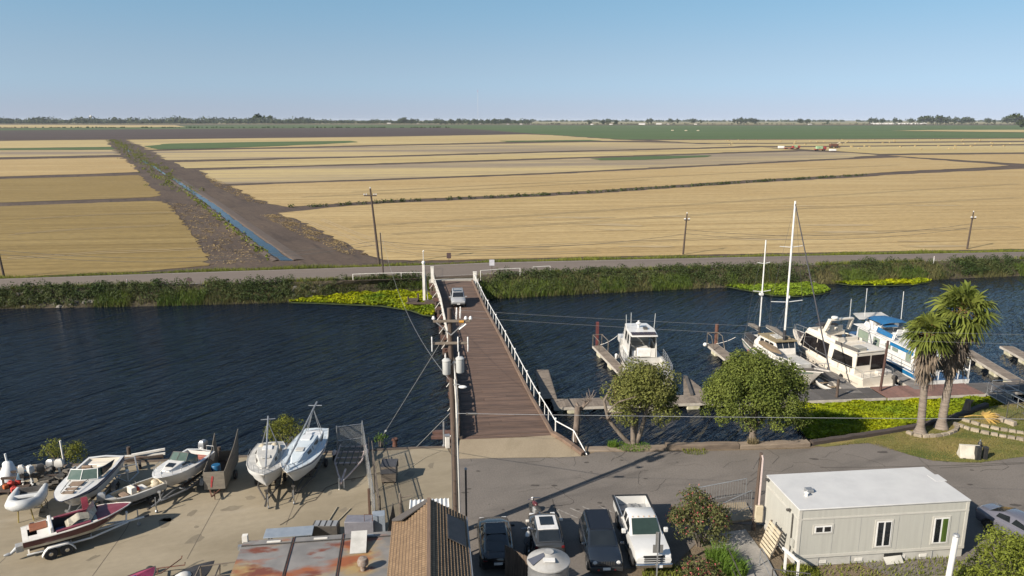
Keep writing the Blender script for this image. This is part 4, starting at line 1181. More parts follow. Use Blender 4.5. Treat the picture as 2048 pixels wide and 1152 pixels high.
m.build('planking', m_dockwood, t, smooth=0)
m = MB(); m.box((-.2,1.0,-.4),(2.2,1.3,.42)); m.build('float', m_float, t, bevel=.06)
m = MB(); m.bar((-.9,.6,.12),(-.35,5.4,.12),.25,.18); m.build('kerb_board', m_dockdark, t)
f4 = dock('finger_dock', 'grey plank float with an end rail left of the two masted sailboat', Vector((23.6, 64.2, 0)), Vector((21.9, 79.8, 0)), 1.2, m_dockwood)
m = MB(); Lf = 15.69
for s in (-1, 1): m.tube([(Lf - 2.2, s*.6, 0),(Lf - 1.3, s*.6, 1.25),(Lf - .1, s*.6, 1.3),(Lf - .1, s*.6, 0)], .045, 5)
m.tube([(Lf - .1, -.6, 1.3),(Lf - .1, .6, 1.3)], .045, 5); m.build('end_rail', m_wood, f4)
pile('mooring_pile', 'dark rusty pile at the end of the float left of the sailboat', Vector((22.4, 80.0, 0)), 2.2, .22)
dock('finger_dock', 'grey plank float between the sailboat and the cream yacht', Vector((30.9, 64.6, 0)), Vector((30.6, 77.0, 0)), 1.35, m_dockgrey, plank=.5)
dock('finger_dock', 'dark grey float between the cream yacht and the houseboat', Vector((37.2, 65.5, 0)), Vector((37.0, 79.0, 0)), 1.2, m_dockgrey, plank=.5)
pile('mooring_pile', 'tall leaning rust brown pile at the stern of the cream yacht', dp(29.6, .55) + Vector((0, 0, 0)), zat(680, 65.3) - ZD, .115, M('dark_pile', (.095,.045,.034), .85, (.06,.03,.024), scale=4)).rotation_euler = (0, R(2.5), 0)
pile('mooring_pile', 'short dark pile on the walkway between the sailboat and the yacht', dp(24.9, -.6), 1.7, .13, m_darkwood)
dock('finger_dock', 'grey plank float on white drums right of the palm trees', at(2075, 785, ZD), at(1932, 700, ZD), 1.2, m_dockwood, fl_every=2.4)
dock('finger_dock', 'grey plank float on white drums at the far right edge', at(2140, 760, ZD), at(2013, 692, ZD), 1.3, m_dockwood, fl_every=2.4)
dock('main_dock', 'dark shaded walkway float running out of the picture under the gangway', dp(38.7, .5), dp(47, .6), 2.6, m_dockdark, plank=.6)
# gangway with pipe rails
t = thing('gangway', 'grey metal gangway with pipe rails down to the walkway at the right edge', 'gangway', (0, 0, 0))
A, Bq = at(1990, 789, -1.0), at(2075, 835, .1)
d = (Bq - A); dd = Vector((d.x, d.y, 0)).normalized(); nn = Vector((-dd.y, dd.x, 0)) * .65
m = MB(); m.slab([A - nn, Bq - nn, Bq + nn, A + nn], .08); m.build('walkway', m_dockdark, t)
for s in (-1, 1):
    P_ = [A.lerp(Bq, k / 4) + nn * s for k in range(5)]
    m = MB(); m.tube([p + Vector((0,0,1.05)) for p in P_], .04, 6); m.tube([p + Vector((0,0,.55)) for p in P_], .028, 5)
    for p in P_: m.tube([p, p + Vector((0,0,1.05))], .032, 5)
    m.tube([P_[0] + Vector((0,0,.02)), P_[-1] + Vector((0,0,.02))], .05, 5)
    m.build('hand_rail', m_galv, t)
t = thing('rail_frame', 'grey pipe rail frame on the dark walkway beside the gangway', 'rail', dp(39.4, -.6) + Vector((0, 0, ZD)))
m = MB()
m.tube([(0,0,0),(0,0,1.1),(2.6,.2,1.1),(2.6,.2,0)], .04, 5); m.tube([(0,0,.55),(2.6,.2,.55)], .03, 5); m.build('rail', m_galv, t)
m = MB(); m.box((1.3,.1,.05),(2.7,.12,.06), R(4)); m.build('foot_plate', m_galv, t)
t = thing('iron_fence', 'black iron fence panel at the head of the gangway', 'fence', at(2012, 840, 0))
m = MB(); m.tube([(0,0,0),(0,0,1.5)], .035, 5); m.tube([(2.2,-.5,0),(2.2,-.5,1.5)], .035, 5); m.build('post', m_dark, t)
m = MB()
m.tube([(0,0,1.4),(2.2,-.5,1.4)], .02, 4); m.tube([(0,0,.15),(2.2,-.5,.15)], .02, 4)
for k in range(1, 18): m.tube([(2.2*k/18,-.5*k/18,.15),(2.2*k/18,-.5*k/18,1.4)], .01, 3)
m.build('bars', m_dark, t)
# dead trunk standing in the water by the bridge
t = thing('dead_trunk', 'bare grey dead tree trunk standing at the quay right of the bridge ramp', 'tree', at(1150, 893, -.3))
z_ = zat(812, t.location.y) + .3
m = MB(); m.tube([(0,0,-1.5),(0,0,.3),(.1,0,z_*.6),(.16,0,z_)], [.34,.27,.22,.24], 9)
m_snag = M('snag_bark', (.21,.165,.13), .95, (.11,.085,.07), scale=3, stretch=(2,2,.5), bump=.7)
m.build('trunk', m_snag, t)
for q in ([(.14,0,z_-.5),(.55,.1,z_-.1),(1.0,.1,z_+.35)], [(.55,.1,z_-.1),(.7,.2,z_+.3)], [(.2,0,z_-.15),(.05,.2,z_+.15)]):
    m = MB(); m.tube(q, [.13,.1,.06][:len(q)], 6); m.build('limb', m_snag, t)
m = MB()
for k in range(26):
    a = random.uniform(0, 6.28); p = Vector((.95 + random.uniform(-.2,.2), .1, z_ + .3)); m.tube([p, p + Vector((math.cos(a)*.5, math.sin(a)*.5, random.uniform(.1,.9)))], .012, 3)
m.build('twigs', m_snag, t)
# ------------------------------------------------------------------ boats on the water (origin at the stern on the waterline)
def hd(stern, heading): return dict(loc=(stern[0], stern[1], ZW), rz=R(heading))
# --- pilothouse cruiser
t = thing('pilothouse_cruiser', 'white pilothouse cruiser with solar panel roof and railed aft deck moored behind the left tree', 'boat', **hd((13.2, 67.2), 92))
H = Hull(12.2, 4.2, [(0,1.25),(.5,1.4),(.8,1.9),(1,2.3)], [(0,-.5),(.6,-.6),(.9,-.3),(1,.3)], [(0,.1),(.6,.15),(.85,.6),(1,1.4)], cb=.9, rake=1.2)
H.shell().build('hull', m_geld, t)
H.deck(opens=[(.06,.42,.28)], camber=.1).build('deck', m_gelg, t)
H.well(.06,.42,.28,.75).build('cockpit', m_gelg, t)
H.rail(.05).build('rub_rail', m_dark, t)
c = Body([(5.2,1.38,1.3,1.26,3.75),(8.4,1.42,1.5,1.22,3.85),(9.3,1.2,1.7,.9,2.6)])
cab = MB()                                                        # open-backed pilothouse: walls, not a block
for sg in (1, -1):
    for x0, x1, f0, f1 in ((5.2,8.4,0,.5),(5.2,5.55,.5,1),(7.9,8.4,.5,1),(6.6,6.75,.5,1),(5.2,8.4,.93,1)):
        cab.merge(c.side(sg, x0, x1, f0, f1, .06))
cab.bx(8.3, 8.4, -1.25, 1.25, 1.5, 2.7); cab.bx(8.3, 8.38, -1.25, -1.1, 2.7, 3.8); cab.bx(8.3, 8.38, 1.1, 1.25, 2.7, 3.8); cab.bx(8.3, 8.38, -.06, .06, 2.7, 3.8)
cab.bx(5.3, 5.4, -1.3, -.9, 1.3, 2.3)
cab.bx(6.9, 8.3, -1.1, 1.1, 1.3, 2.2)
cab.build('pilothouse', m_gel, t, smooth=0)
for sg in (1, -1): c.side(sg, 5.6, 7.85, .52, .9, .02).build('side_window', m_glass, t)
m = MB(); m.bx(8.41, 8.44, -1.1, 1.1, 2.72, 3.7); m.build('windshield', m_glass, t)
m = MB(); m.loft([[(4.4,-1.3,3.75),(4.4,-1.3,3.85),(4.4,1.3,3.85),(4.4,1.3,3.75)], [(6.5,-1.45,3.82),(6.5,-1.4,4.0),(6.5,1.4,4.0),(6.5,1.45,3.82)], [(8.9,-1.2,3.85),(8.9,-1.1,3.97),(8.9,1.1,3.97),(8.9,1.2,3.85)]]); rf = m.build('roof', m_gel, t, bevel=.04)
m = MB()
for k in range(6): m.box((5.05,-1.02 + k*.41,3.945),(.75,.385,.04), ry=R(-4))
m.build('solar_panel', M('solar_cell', (.035,.02,.02), .2, (.05,.025,.02), scale=6), rf)
m = MB(); m.tube([(7.2,.1,3.95),(7.2,.1,4.7)], .1, 8); m.lathe([(.25,4.35),(.27,4.45),(.1,4.55)], 12, (7.2,.1,0)); m.build('radar', m_white, rf)
m = MB(); m.box((6.5,-.45,4.1),(.5,.4,.2)); m.build('hatch_box', m_dark, rf)
for x, y, z, h in ((7.4,1.3,3.9,1.4),(8.6,.6,3.9,1.3),(6.6,-1.35,3.9,1.7)):
    m = MB(); m.tube([(x,y,z),(x - .1,y*1.05,z + h)], .025, 4); m.build('antenna', m_white, t)
m = MB(); m.bx(5.5, 6.6, -.95, .5, 1.4, 2.25); m.build('helm_seat', m_white, t, bevel=.08)
m = MB(); m.bx(5.6, 6.5, .55, 1.0, 1.3, 2.0); m.build('seat', m_white, t, bevel=.08)
m = MB(); m.bx(9.2, 11.0, -.9, .9, 1.7, 2.3); m.loft([[(9.2,-.95,2.3),(9.2,.95,2.3)],[(11.0,-.6,2.25),(11.0,.6,2.25)]], ring=False, caps=False); m.build('trunk_cabin', m_geld, t, bevel=.06)
m = MB(); m.bx(8.6, 10.4, 1.0, 1.6, 1.75, 2.4); m.build('spray_cloth', m_gel, t)
pts = [H.edge(tt, .1) for tt in (0.01,.08,.16,.24,.32,.40)]
rail_run(t, [(0.1, y, 1.25) for y in (-1.75,-1.2,-.6,0,.6,1.2,1.75)], 1.0, 'aft_rail', m_galv, .03, 3)
rail_run(t, [(x, -y, z) for x, y, z in pts], 1.0, 'side_rail', m_galv, .03, 3)
rail_run(t, pts, 1.0, 'side_rail', m_galv, .03, 3)
rail_run(t, [H.edge(tt, .08) for tt in (.62,.7,.78,.86,.93,.98)], .65, 'bow_rail', m_galv, .02, 1)
rail_run(t, [(x, -y, z) for x, y, z in [H.edge(tt, .08) for tt in (.62,.7,.78,.86,.93,.98)]], .65, 'bow_rail', m_galv, .02, 1)
m = MB(); m.bx(1.2, 2.6, -.7, .1, .8, 1.5); m.build('engine_box', m_tan, t, bevel=.05)
m = MB(); m.bx(1.5, 3.0, .4, 1.2, .8, 1.35); m.build('deck_locker', M('grey_locker', (.18,.17,.17), .7), t, bevel=.05)
for x in (3.0, 7.6): m = MB(); m.lathe([(.05,-.3),(.14,-.2),(.15,.2),(.05,.3)], 10, (x, 2.2, .8)); m.build('fender', m_white, t)
for x0, x1 in ((5.0,5.8),(6.4,7.2),(7.9,8.5)): m = MB(); m.bx(x0, x1, 2.08, 2.115, .95, 1.2); m.build('porthole', m_glass, t)

# --- cream motor yacht
t = thing('motor_yacht', 'cream motor yacht with black side windows, radar arch and flybridge', 'boat', **hd((34.25, 67.3), 107))
YL, YB = 12.6, 4.1
H = Hull(YL, YB, [(0,1.15),(.45,1.3),(.75,1.75),(1,2.45)], [(0,-.4),(.6,-.5),(.88,-.1),(1,.7)], [(0,.0),(.6,.1),(.85,.7),(1,1.8)], cb=.93, rake=1.6, r0=.45)
m_cream = M('cream_gelcoat', (.74,.69,.60), .3, (.64,.58,.49), scale=1.0, coat=.2)
m_tint = M('black_window', (.010,.009,.010), .12, (.02,.018,.018), scale=1)
H.shell().build('hull', m_cream, t)
H.deck(camber=.06).build('deck', m_cream, t)
H.deck(camber=.02, dz=.03, inset=.28, t0=.80, t1=.99).build('foredeck_mat', M('dark_foredeck', (.09,.075,.068), .8), t)
H.rail(.06, out=.02, dz=-.12).build('rub_rail', m_cream, t)
H.stripe(.62,.72,.05,.75).build('stripe', M('pale_stripe', (.55,.50,.43), .5), t)
# superstructure: main cabin with tinted band, stepping down aft
c = Body([(1.25,1.78,1.15,1.66,3.15),(4.6,1.9,1.2,1.7,3.3),(8.8,1.72,1.5,1.45,3.4),(10.0,1.35,1.7,1.0,2.4)])
c.solid().build('cabin', m_cream, t, bevel=.06)
for sg in (1, -1):
    c.side(sg, 1.55, 4.3, .24, .78, .02, sl=.15).build('side_window', m_tint, t)
    c.side(sg, 4.9, 8.75, .16, .90, .02).build('side_window', m_tint, t); c.side(sg, 8.82, 9.6, .2, .88, .02).build('side_window', m_tint, t)
    m = c.side(sg, 6.7, 6.78, .28, .9, .03); m.build('window_post', m_cream, t)
c.slope(2, 3, -.85, .85, .12, .9, .02).build('windshield', m_tint, t)
c.end(0, -.92, -.04, .15, .86).build('aft_door', m_tint, t)
c.end(0, .05, .92, .40, .86).build('aft_window', m_tint, t)
fb = Body([(4.2,1.5,3.0,1.42,3.25),(5.4,1.55,3.0,1.4,3.95),(7.4,1.5,3.1,1.25,4.0),(8.9,1.25,3.1,.95,3.35)])
f_ = MB()
f_.bx(3.6, 8.6, -1.45, 1.45, 3.0, 3.12)
for sg in (1, -1): f_.merge(fb.side(sg, 4.2, 8.9, 0, 1, .1))
f_.merge(fb.end(-1, -1, 1, 0, 1, .1))
f_.bx(6.2, 7.5, -1.1, 1.1, 3.1, 3.7); f_.bx(4.4, 5.4, -1.2, 1.2, 3.1, 3.5)
f_.build('flybridge', m_cream, t, smooth=0, bevel=.03, loc=(0,0,.27))
m = MB(); m.bx(4.55, 5.3, -.6, .9, 3.5, 3.56); m.build('flybridge_hatch', m_tint, t, loc=(0,0,.27))
m = MB()
for sg in (1, -1):
    m.loft([[(5.9 + k[0], sg*k[1] - .12, k[2]), (6.35 + k[0], sg*k[1] - .12, k[2]), (6.35 + k[0], sg*k[1] + .12, k[2]), (5.9 + k[0], sg*k[1] + .12, k[2])] for k in ((0,1.4,3.8),(-.5,1.3,5.0))])
m.loft([[(5.4,-1.42,4.95),(5.85,-1.42,4.95),(5.85,-1.42,5.12),(5.4,-1.42,5.12)],[(5.4,1.42,4.95),(5.85,1.42,4.95),(5.85,1.42,5.12),(5.4,1.42,5.12)]])
m.build('radar_arch', m_cream, t, bevel=.05, loc=(0,0,.27))
m = MB(); m.lathe([(.05,5.12),(.3,5.16),(.34,5.26),(.28,5.36),(.05,5.4)], 14, (5.6,.8,0)); m.build('radar_dome', m_white, t, loc=(0,0,.27))
m = MB(); m.tube([(5.6,-1.0,5.1),(5.7,-1.05,7.0)], .025, 4); m.build('antenna', m_white, t, loc=(0,0,.27))
m = MB(); m.loft([[(7.1,-1.15,3.95),(7.1,-.6,4.25),(7.1,.6,4.25),(7.1,1.15,3.95)],[(8.2,-1.0,3.85),(8.2,-.5,4.05),(8.2,.5,4.05),(8.2,1.0,3.85)]]); m.build('windscreen_cover', m_blackc, t, smooth=60, loc=(0,0,.27))
m = MB()
for y in (-.55,.45): m.bx(6.3, 6.8, y - .28, y + .28, 3.7, 3.9); m.bx(6.2, 6.32, y - .28, y + .28, 3.7, 4.25)
m.build('helm_seat', m_cream, t, bevel=.05, loc=(0,0,.27))
m = MB(); m.bx(7.0, 7.4, -.6, .6, 3.7, 4.0); m.build('helm_console', m_dark, t, bevel=.04, loc=(0,0,.27))
ad = MB(); ad.bx(1.2, 4.3, -1.72, 1.72, 3.18, 3.3); ad.build('aft_deck_roof', m_cream, t, bevel=.03)
m = MB(); m.bx(1.5, 2.4, .3, 1.3, 3.04, 3.6); m.build('deck_box', M('grey_box', (.36,.35,.31), .6), t, bevel=.03)
m = MB(); m.slab([(1.2,1.58,3.04),(4.3,1.6,3.04),(4.3,1.6,3.62),(1.2,1.58,3.62)], .03); m.build('weather_cloth', M('mesh_cloth', (.12,.115,.11), .8), t)
rail_run(t, [(x, -1.58, 3.04) for x in (1.2,2.2,3.2,4.2)], .6, 'deck_rail', m_galv, .02, 1)
for sg in (1, -1):
    rail_run(t, [(e[0], sg*e[1], e[2]) for e in [H.edge(tt, .07) for tt in (.02,.14,.26,.38,.5,.6,.7,.78,.86,.93,.985)]], .62, 'bow_rail', m_galv, .02, 0)
m = MB(); m.bx(-.75, .02, -1.75, 1.75, .25, .38); m.build('swim_platform', m_cream, t, bevel=.04)
m = MB(); m.bx(.15,.95,-1.6,-.3,1.15,1.55); m.build('stern_seat', m_geld, t, bevel=.05)
rail_run(t, [(.1, y, 1.15) for y in (-1.7,-.9,0,.9,1.7)], .6, 'stern_rail', m_galv, .02, 1)
d_ = outboard(t, -.65, -1.1, .95, .95, m_dark, 'dinghy_outboard', 0)
for x, y in ((2.5,2.02),(4.2,2.08),(5.9,2.1)):
    m = MB(); m.lathe([(.05,-.35),(.13,-.28),(.14,.22),(.05,.32)], 10, (x, y + .14, .55)); m.build('fender', m_black, t)
for x0 in (4.4,5.2,6.6,7.4): m = MB(); m.bx(x0, x0 + .18, 2.02, 2.06, .75, .85); m.build('vent', m_dark, t)

# --- houseboat
t = thing('houseboat', 'white houseboat with blue side panels and a blue canvas top behind the palms', 'boat', **hd((41.15, 67.9), 97))
t.scale = (1, 1, .86)
HL, HB = 15.4, 4.3
H = Hull(HL, HB, [(0,.75),(.7,.85),(1,1.25)], [(0,-.35),(.75,-.4),(1,.2)], [(0,-.1),(.8,-.05),(1,.7)], beam=[(0,1),(.78,1),(.9,.85),(.97,.6),(1,.35)], cb=.95, rake=.8)
H.shell().build('hull', m_white, t)
H.deck(camber=.01).build('deck', M('blue_deck', (.04,.12,.26), .7, (.03,.09,.2)), t)
H.stripe(.15,.7,.02,.96).build('blue_stripe', m_blue, t)
c = Body([(2.6,1.95,.8,1.92,3.0),(7.0,1.98,.8,1.95,3.05),(12.0,1.95,.85,1.9,3.1),(12.6,1.9,.85,1.75,3.0)])
c.solid().build('cabin', m_white, t, bevel=.04)
m_win = M('pale_green_window', (.30,.36,.28), .12, (.24,.30,.24), scale=1)
for sg in (1, -1):
    for x0, x1, f0, f1 in ((3.0,3.7,.42,.82),(5.1,5.9,.62,.75),(6.3,7.1,.60,.78),(8.2,9.2,.38,.82),(10.2,12.1,.32,.86)):
        w_ = c.side(sg, x0, x1, f0, f1, .02).build('window', m_win if x1 - x0 > .75 or x0 < 4 else m_glass, t)
        fr = MB()
        for q in ((x0-.05,x0,f0-.02,f1+.02),(x1,x1+.05,f0-.02,f1+.02),(x0,x1,f1,f1+.025),(x0,x1,f0-.025,f0)): fr.merge(c.side(sg, *q, .035))
        fr.build('window_frame', m_galv, w_)
    c.side(sg, 2.7, 6.4, .80, .995, .03).build('blue_panel', m_blue, t)
c.end(0, -.8, -.1, .04, .86).build('sliding_door', M('green_glass', (.05,.09,.07), .1), t)
c.end(0, .1, .8, .3, .84).build('aft_window', m_win, t)
m = MB(); m.bx(.2, 13.0, -2.05, 2.05, 3.05, 3.14); m.build('roof', m_white, t, bevel=.03)
ud = Body([(6.2,1.7,3.14,1.55,3.75),(9.6,1.75,3.14,1.5,3.95),(11.6,1.5,3.14,1.2,4.35),(12.4,1.2,3.14,.9,3.6)])
u_ = MB()
for sg in (1, -1): u_.merge(ud.side(sg, 6.2, 12.4, 0, 1, .07))
u_.merge(ud.end(-1, -1, 1, 0, 1, .08)); u_.bx(10.6, 11.4, -1.3, 1.3, 3.14, 4.1)
u_.build('flybridge', m_white, t, smooth=0, bevel=.02)
for sg in (1, -1): ud.side(sg, 6.6, 9.2, .2, .95, .10).build('blue_cloth', m_canvas, t)
m = MB(); m.loft([[(8.6,-1.5,4.35),(8.6,-.7,4.55),(8.6,.7,4.55),(8.6,1.5,4.35)],[(10.2,-1.55,4.4),(10.2,-.7,4.62),(10.2,.7,4.62),(10.2,1.55,4.4)],[(11.7,-1.4,4.25),(11.7,-.7,4.5),(11.7,.7,4.5),(11.7,1.4,4.25)],[(12.1,-1.3,4.0),(12.1,-.6,4.2),(12.1,.6,4.2),(12.1,1.3,4.0)]], ring=False, caps=False)
m.loft([[(12.1,-1.3,4.0),(12.1,1.3,4.0)],[(12.25,-1.2,3.7),(12.25,1.2,3.7)]], ring=False, caps=False)
m.loft([[(8.2,-.1,4.2),(8.2,1.5,4.15)],[(9.3,-.1,4.2),(9.3,1.5,4.2)]], ring=False, caps=False)
m.build('bimini_top', m_canvas, t, smooth=60)
m = MB()
for x, y in ((8.7,1.48),(8.7,-1.48),(11.6,1.38),(11.6,-1.38),(10.2,1.5),(10.2,-1.5)): m.tube([(x,y,3.3),(x,y,4.4)], .025, 5)
m.build('bimini_frame', m_galv, t)
for x, y in ((9.9,.75),(7.5,-.2),(7.2,.8),(9.7,-.5)):
    m = MB(); m.tube([(x,y,3.14),(x,y,3.6)], .06, 6); m.bx(x - .3, x + .3, y - .3, y + .3, 3.6, 3.75); m.loft([[(x-.34,y-.3,3.7),(x-.24,y-.3,3.7),(x-.24,y+.3,3.7),(x-.34,y+.3,3.7)],[(x-.46,y-.26,4.3),(x-.38,y-.26,4.3),(x-.38,y+.26,4.3),(x-.46,y+.26,4.3)]]); m.build('deck_chair', m_white, t, bevel=.05)
m = MB(); m.slab([(12.2,-1.9,3.9),(13.9,-1.7,4.2),(13.9,1.7,4.2),(12.2,1.9,3.9)], .06); m.build('visor', m_gelg, t)
for x, y in ((12.1,1.4),(8.8,-.6)):
    m = MB(); m.tube([(x,y,4.3 if x > 10 else 4.9),(x + .25,y - .12,7.9 if x > 10 else 8.3)], .03, 5); m.build('antenna', m_white, t)
for sg in (1, -1):
    rail_run(t, [(x, sg*2.05, .8) for x in (2.6,4.2,5.8,7.4,9.0,10.6,12.2)], .85, 'side_rail', m_galv, .02, 1)
rail_run(t, [(.12, y, .76) for y in (2.0,1.0,0,-1.0,-2.0)], 1.0, 'stern_rail', m_white, .045, 0)
for sg in (1, -1): rail_run(t, [(x, sg*2.0, .76) for x in (.12,1.3,2.5)], 1.0, 'stern_rail', m_white, .045, 0)
rail_run(t, [(x, sg_*1.95, 3.14) for sg_ in (1,) for x in (.4,1.8,3.2,4.6,6.0)], .7, 'roof_rail', m_galv, .02, 1)
m = MB(); m.tube([(.15,-2.1,.76),(.15,-2.1,2.9)], .05, 6); m.tube([(.15,-2.1,1.5),(1.4,-2.0,2.0)], .04, 5); m.build('stern_mast', m_white, t)
m = MB(); m.bx(1.1, 2.0, .3, 1.2, .78, 1.25); m.build('cooler', m_white, t, bevel=.05)
m = MB(); m.tube([(.3,-1.4,.85),(.5,-.6,.85)], .2, 8); m.build('anchor_bag', M('blue_bag', (.03,.09,.2), .8), t)

# --- two-masted motorsailer (bow towards the walkway)
sp_, bp2 = Vector((26.3, 79.4, 0)), Vector((28.6, 66.5, 0))
hdg = math.degrees(math.atan2(bp2.y - sp_.y, bp2.x - sp_.x)); KL = (bp2 - sp_).length
t = thing('two_masted_sailboat', 'weathered two masted motorsailer with white masts, wooden wheelhouse roof and bowsprit', 'sailboat', **hd((sp_.x, sp_.y), hdg))
H = Hull(KL, 3.7, [(0,1.35),(.25,1.15),(.6,1.1),(.85,1.4),(1,1.85)], [(0,-.3),(.3,-.9),(.7,-.9),(.92,-.2),(1,.6)], [(0,.5),(.4,-.1),(.8,.2),(1,1.2)], beam=[(0,.72),(.2,.93),(.45,1),(.65,.92),(.8,.68),(.9,.42),(1,.03)], cb=.82, rake=1.4)
H.shell().build('hull', m_geld, t)
H.deck(camber=.06, dz=-.03).build('deck', M('dark_teak_deck', (.14,.12,.10), .9, (.09,.08,.07)), t)
H.rail(.06).build('cap_rail', m_geld, t)
H.stripe(.1,.3,.0,.95).build('green_stripe', M('green_stripe', (.12,.17,.14), .6), t)
c = Body([(2.2,1.2,1.05,1.1,1.85),(3.4,1.25,1.05,1.15,2.75),(6.3,1.28,1.0,1.1,2.85),(6.7,1.2,1.0,1.0,2.1)])
c.solid().build('wheelhouse', m_offwhite, t, bevel=.04)
for sg in (1, -1):
    for x0 in (3.6, 4.55, 5.45): c.side(sg, x0, x0 + .72, .45, .88, .02).build('side_window', m_glass, t)
for y0, y1 in ((-.9,-.34),(-.28,.28),(.34,.9)): c.slope(2, 3, y0, y1, .1, .85, .02).build('windshield', m_glass, t)
m = MB(); m.loft([[(3.1,-1.25,2.78),(3.1,-1.25,2.86),(3.1,1.25,2.86),(3.1,1.25,2.78)],[(6.6,-1.22,2.86),(6.6,-1.22,2.95),(6.6,1.22,2.95),(6.6,1.22,2.86)]]); rf = m.build('wheelhouse_roof', M('lichen_wood_roof', (.30,.24,.13), .9, (.19,.15,.09), scale=2, bump=.3), t)
m = MB(); m.bx(4.2, 5.6, -.5, .5, 2.92, 3.02); m.build('roof_hatch', m_gelg, rf)
m = MB(); m.tube([(5.0,.8,3.0),(5.6,.2,3.05),(6.2,.7,3.05)], .06, 5); m.build('rope_coil', m_teak, rf)
tc = Body([(6.7,1.1,1.05,1.0,1.6),(10.2,.75,1.2,.65,1.75)]); tc.solid().build('trunk_cabin', m_gelg, t, bevel=.05)
for sg in (1, -1):
    for x0 in (7.2, 8.2, 9.2): tc.side(sg, x0, x0 + .45, .35, .8, .02).build('porthole', m_glass, t)
def on(pp): 
    r_ = Matrix.Rotation(-R(hdg), 4, 'Z') @ (Vector(pp) - sp_); return r_
mm_ = at(1569, 712, ZW + 1.25); mz_ = at(1527, 672, ZW + 1.9)
ml, zl_ = on((mm_.x, mm_.y, 0)), on((mz_.x, mz_.y, 0))
for (lx, ly), wy_, pyt, r, spz, spl, nm in (((ml.x, 0), mm_.y, 402, .115, 604, 1.7, 'main'), ((zl_.x, 0), mz_.y, 480, .085, 583, 1.0, 'mizzen')):
    zt = zat(pyt, wy_) - ZW
    m = MB(); m.tube([(lx, ly, 1.0), (lx, ly, zt)], [r, r*.8], 8); mast = m.build('mast', m_white, t)
    zs_ = zat(spz, wy_) - ZW
    for q in ((zs_, spl), (lerp(zs_, zt, .55), spl * .7)):
        m = MB(); m.tube([(lx - .1, -q[1], q[0] + .1), (lx, 0, q[0]), (lx - .1, q[1], q[0] + .1)], .04, 5); m.build('spreader', m_white, mast)
    m = MB()
    for sg in (1, -1):
        m.tube([(lx, 0, zt - .1), (lx - .1, sg*spl, zs_ + .1), (lx - .1, sg*1.65, 1.15)], .012, 3)
        m.tube([(lx, 0, zs_), (lx + .8, sg*1.6, 1.15)], .012, 3); m.tube([(lx, 0, zs_), (lx - .9, sg*1.6, 1.15)], .012, 3)
    m.build('shroud', m_wire, mast)
    m = MB(); bl_ = 3.6 if nm == 'main' else 2.4
    m.tube([(lx - .1, 0, 3.15 if nm == 'main' else 2.5), (lx - bl_, 0, 3.3 if nm == 'main' else 2.5)], .07, 6); bo = m.build('boom', m_offwhite, t)
    m = MB(); m.tube([(lx - .1, 0, 3.35 if nm == 'main' else 2.7), (lx - bl_*.5, 0, 3.5 if nm == 'main' else 2.72), (lx - bl_, 0, 3.45 if nm == 'main' else 2.62)], [.2,.26,.14], 7); m.build('sail_cover', M('faded_sail_cover', (.10,.095,.09), .9, (.15,.13,.11), scale=2), bo)
    m = MB(); m.tube([(lx, 0, 1.0), (lx, 0, 4.0 if nm == 'main' else 3.0)], r * 1.35, 8); m.build('mast_boot', m_blackc, mast)
    if nm == 'main':
        m = MB(); m.tube([(lx, 0, zt - .2), (KL + 1.0, 0, 2.4)], [.05,.07], 6); m.build('furled_jib', M('dark_sail', (.05,.05,.06), .8), t)
        m = MB(); m.tube([(lx, .15, zs_ + .4), (lx, .15, zs_ + .65)], .12, 8); m.build('radar_reflector', m_white, mast)
    else:
        m = MB(); m.bx(lx - .1, lx + .25, -.3, .05, zs_ - .35, zs_ - .1); m.build('mast_light', m_white, mast)
m = MB(); m.bar((KL - 1.2, 0, 1.85), (KL + 1.1, 0, 2.35), .3, .14); m.build('bowsprit', m_geld, t, bevel=.03)
m = MB(); m.tube([(KL - .5,.35,1.9),(KL - .2,.3,2.7),(KL + 1.0,.12,3.0),(KL + 1.0,-.12,3.0),(KL - .2,-.3,2.7),(KL - .5,-.35,1.9)], .025, 5); m.tube([(KL + .5,.2,2.3),(KL + .5,.2,2.85)], .02, 4); m.tube([(KL + .5,-.2,2.3),(KL + .5,-.2,2.85)], .02, 4); m.build('pulpit', m_galv, t)
for sg in (1, -1): rail_run(t, [(e[0], sg*e[1], e[2]) for e in [H.edge(tt, .06) for tt in (.03,.14,.26,.38,.5,.62,.74,.86,.95)]], .65, 'lifeline', m_galv, .012, 1)
rail_run(t, [(.1, y, 1.35) for y in (-1.1,-.4,.4,1.1)], .75, 'stern_rail', m_galv, .022, 1)
m = MB(); m.bx(.4, 1.7, -.7, .7, 1.3, 1.9); m.build('stern_box', m_offwhite, t, bevel=.05)
m = MB(); m.bx(.3, 2.1, -1.1, -.75, 1.4, 2.15); m.build('weather_cloth', m_blackc, t)
m = MB(); m.loft([[(4.6,-1.4,2.2),(4.6,-1.4,2.5),(4.6,-1.9,2.5),(4.6,-1.9,2.2)],[(7.2,-1.45,2.2),(7.2,-1.4,2.6),(7.2,-2.1,2.6),(7.2,-2.0,2.2)],[(8.6,-1.6,2.3),(8.6,-1.6,2.4),(8.6,-1.7,2.4),(8.6,-1.7,2.3)]]); m.build('deck_dinghy', m_teak, t)
for x in (2.6, 4.4): m = MB(); m.lathe([(.05,-.3),(.13,-.22),(.13,.2),(.05,.3)], 10, (x, -1.9, .7)); m.build('fender', M('red_blue_fender', (.20,.05,.07), .5), t)
cable('mooring_rope', (9.6, 79.0, ZD + .15), (11.3, 78.2, ZW + 2.0), .15, .03, m_offwhite, 'pale rope from the narrow float to the pilothouse cruiser', 'rope', n=6)
cable('mooring_rope', (22.2, 79.2, ZD + .2), (24.2, 79.0, ZW + 1.6), .12, .03, m_offwhite, 'pale rope from the railed float to the two masted sailboat', 'rope', n=6)
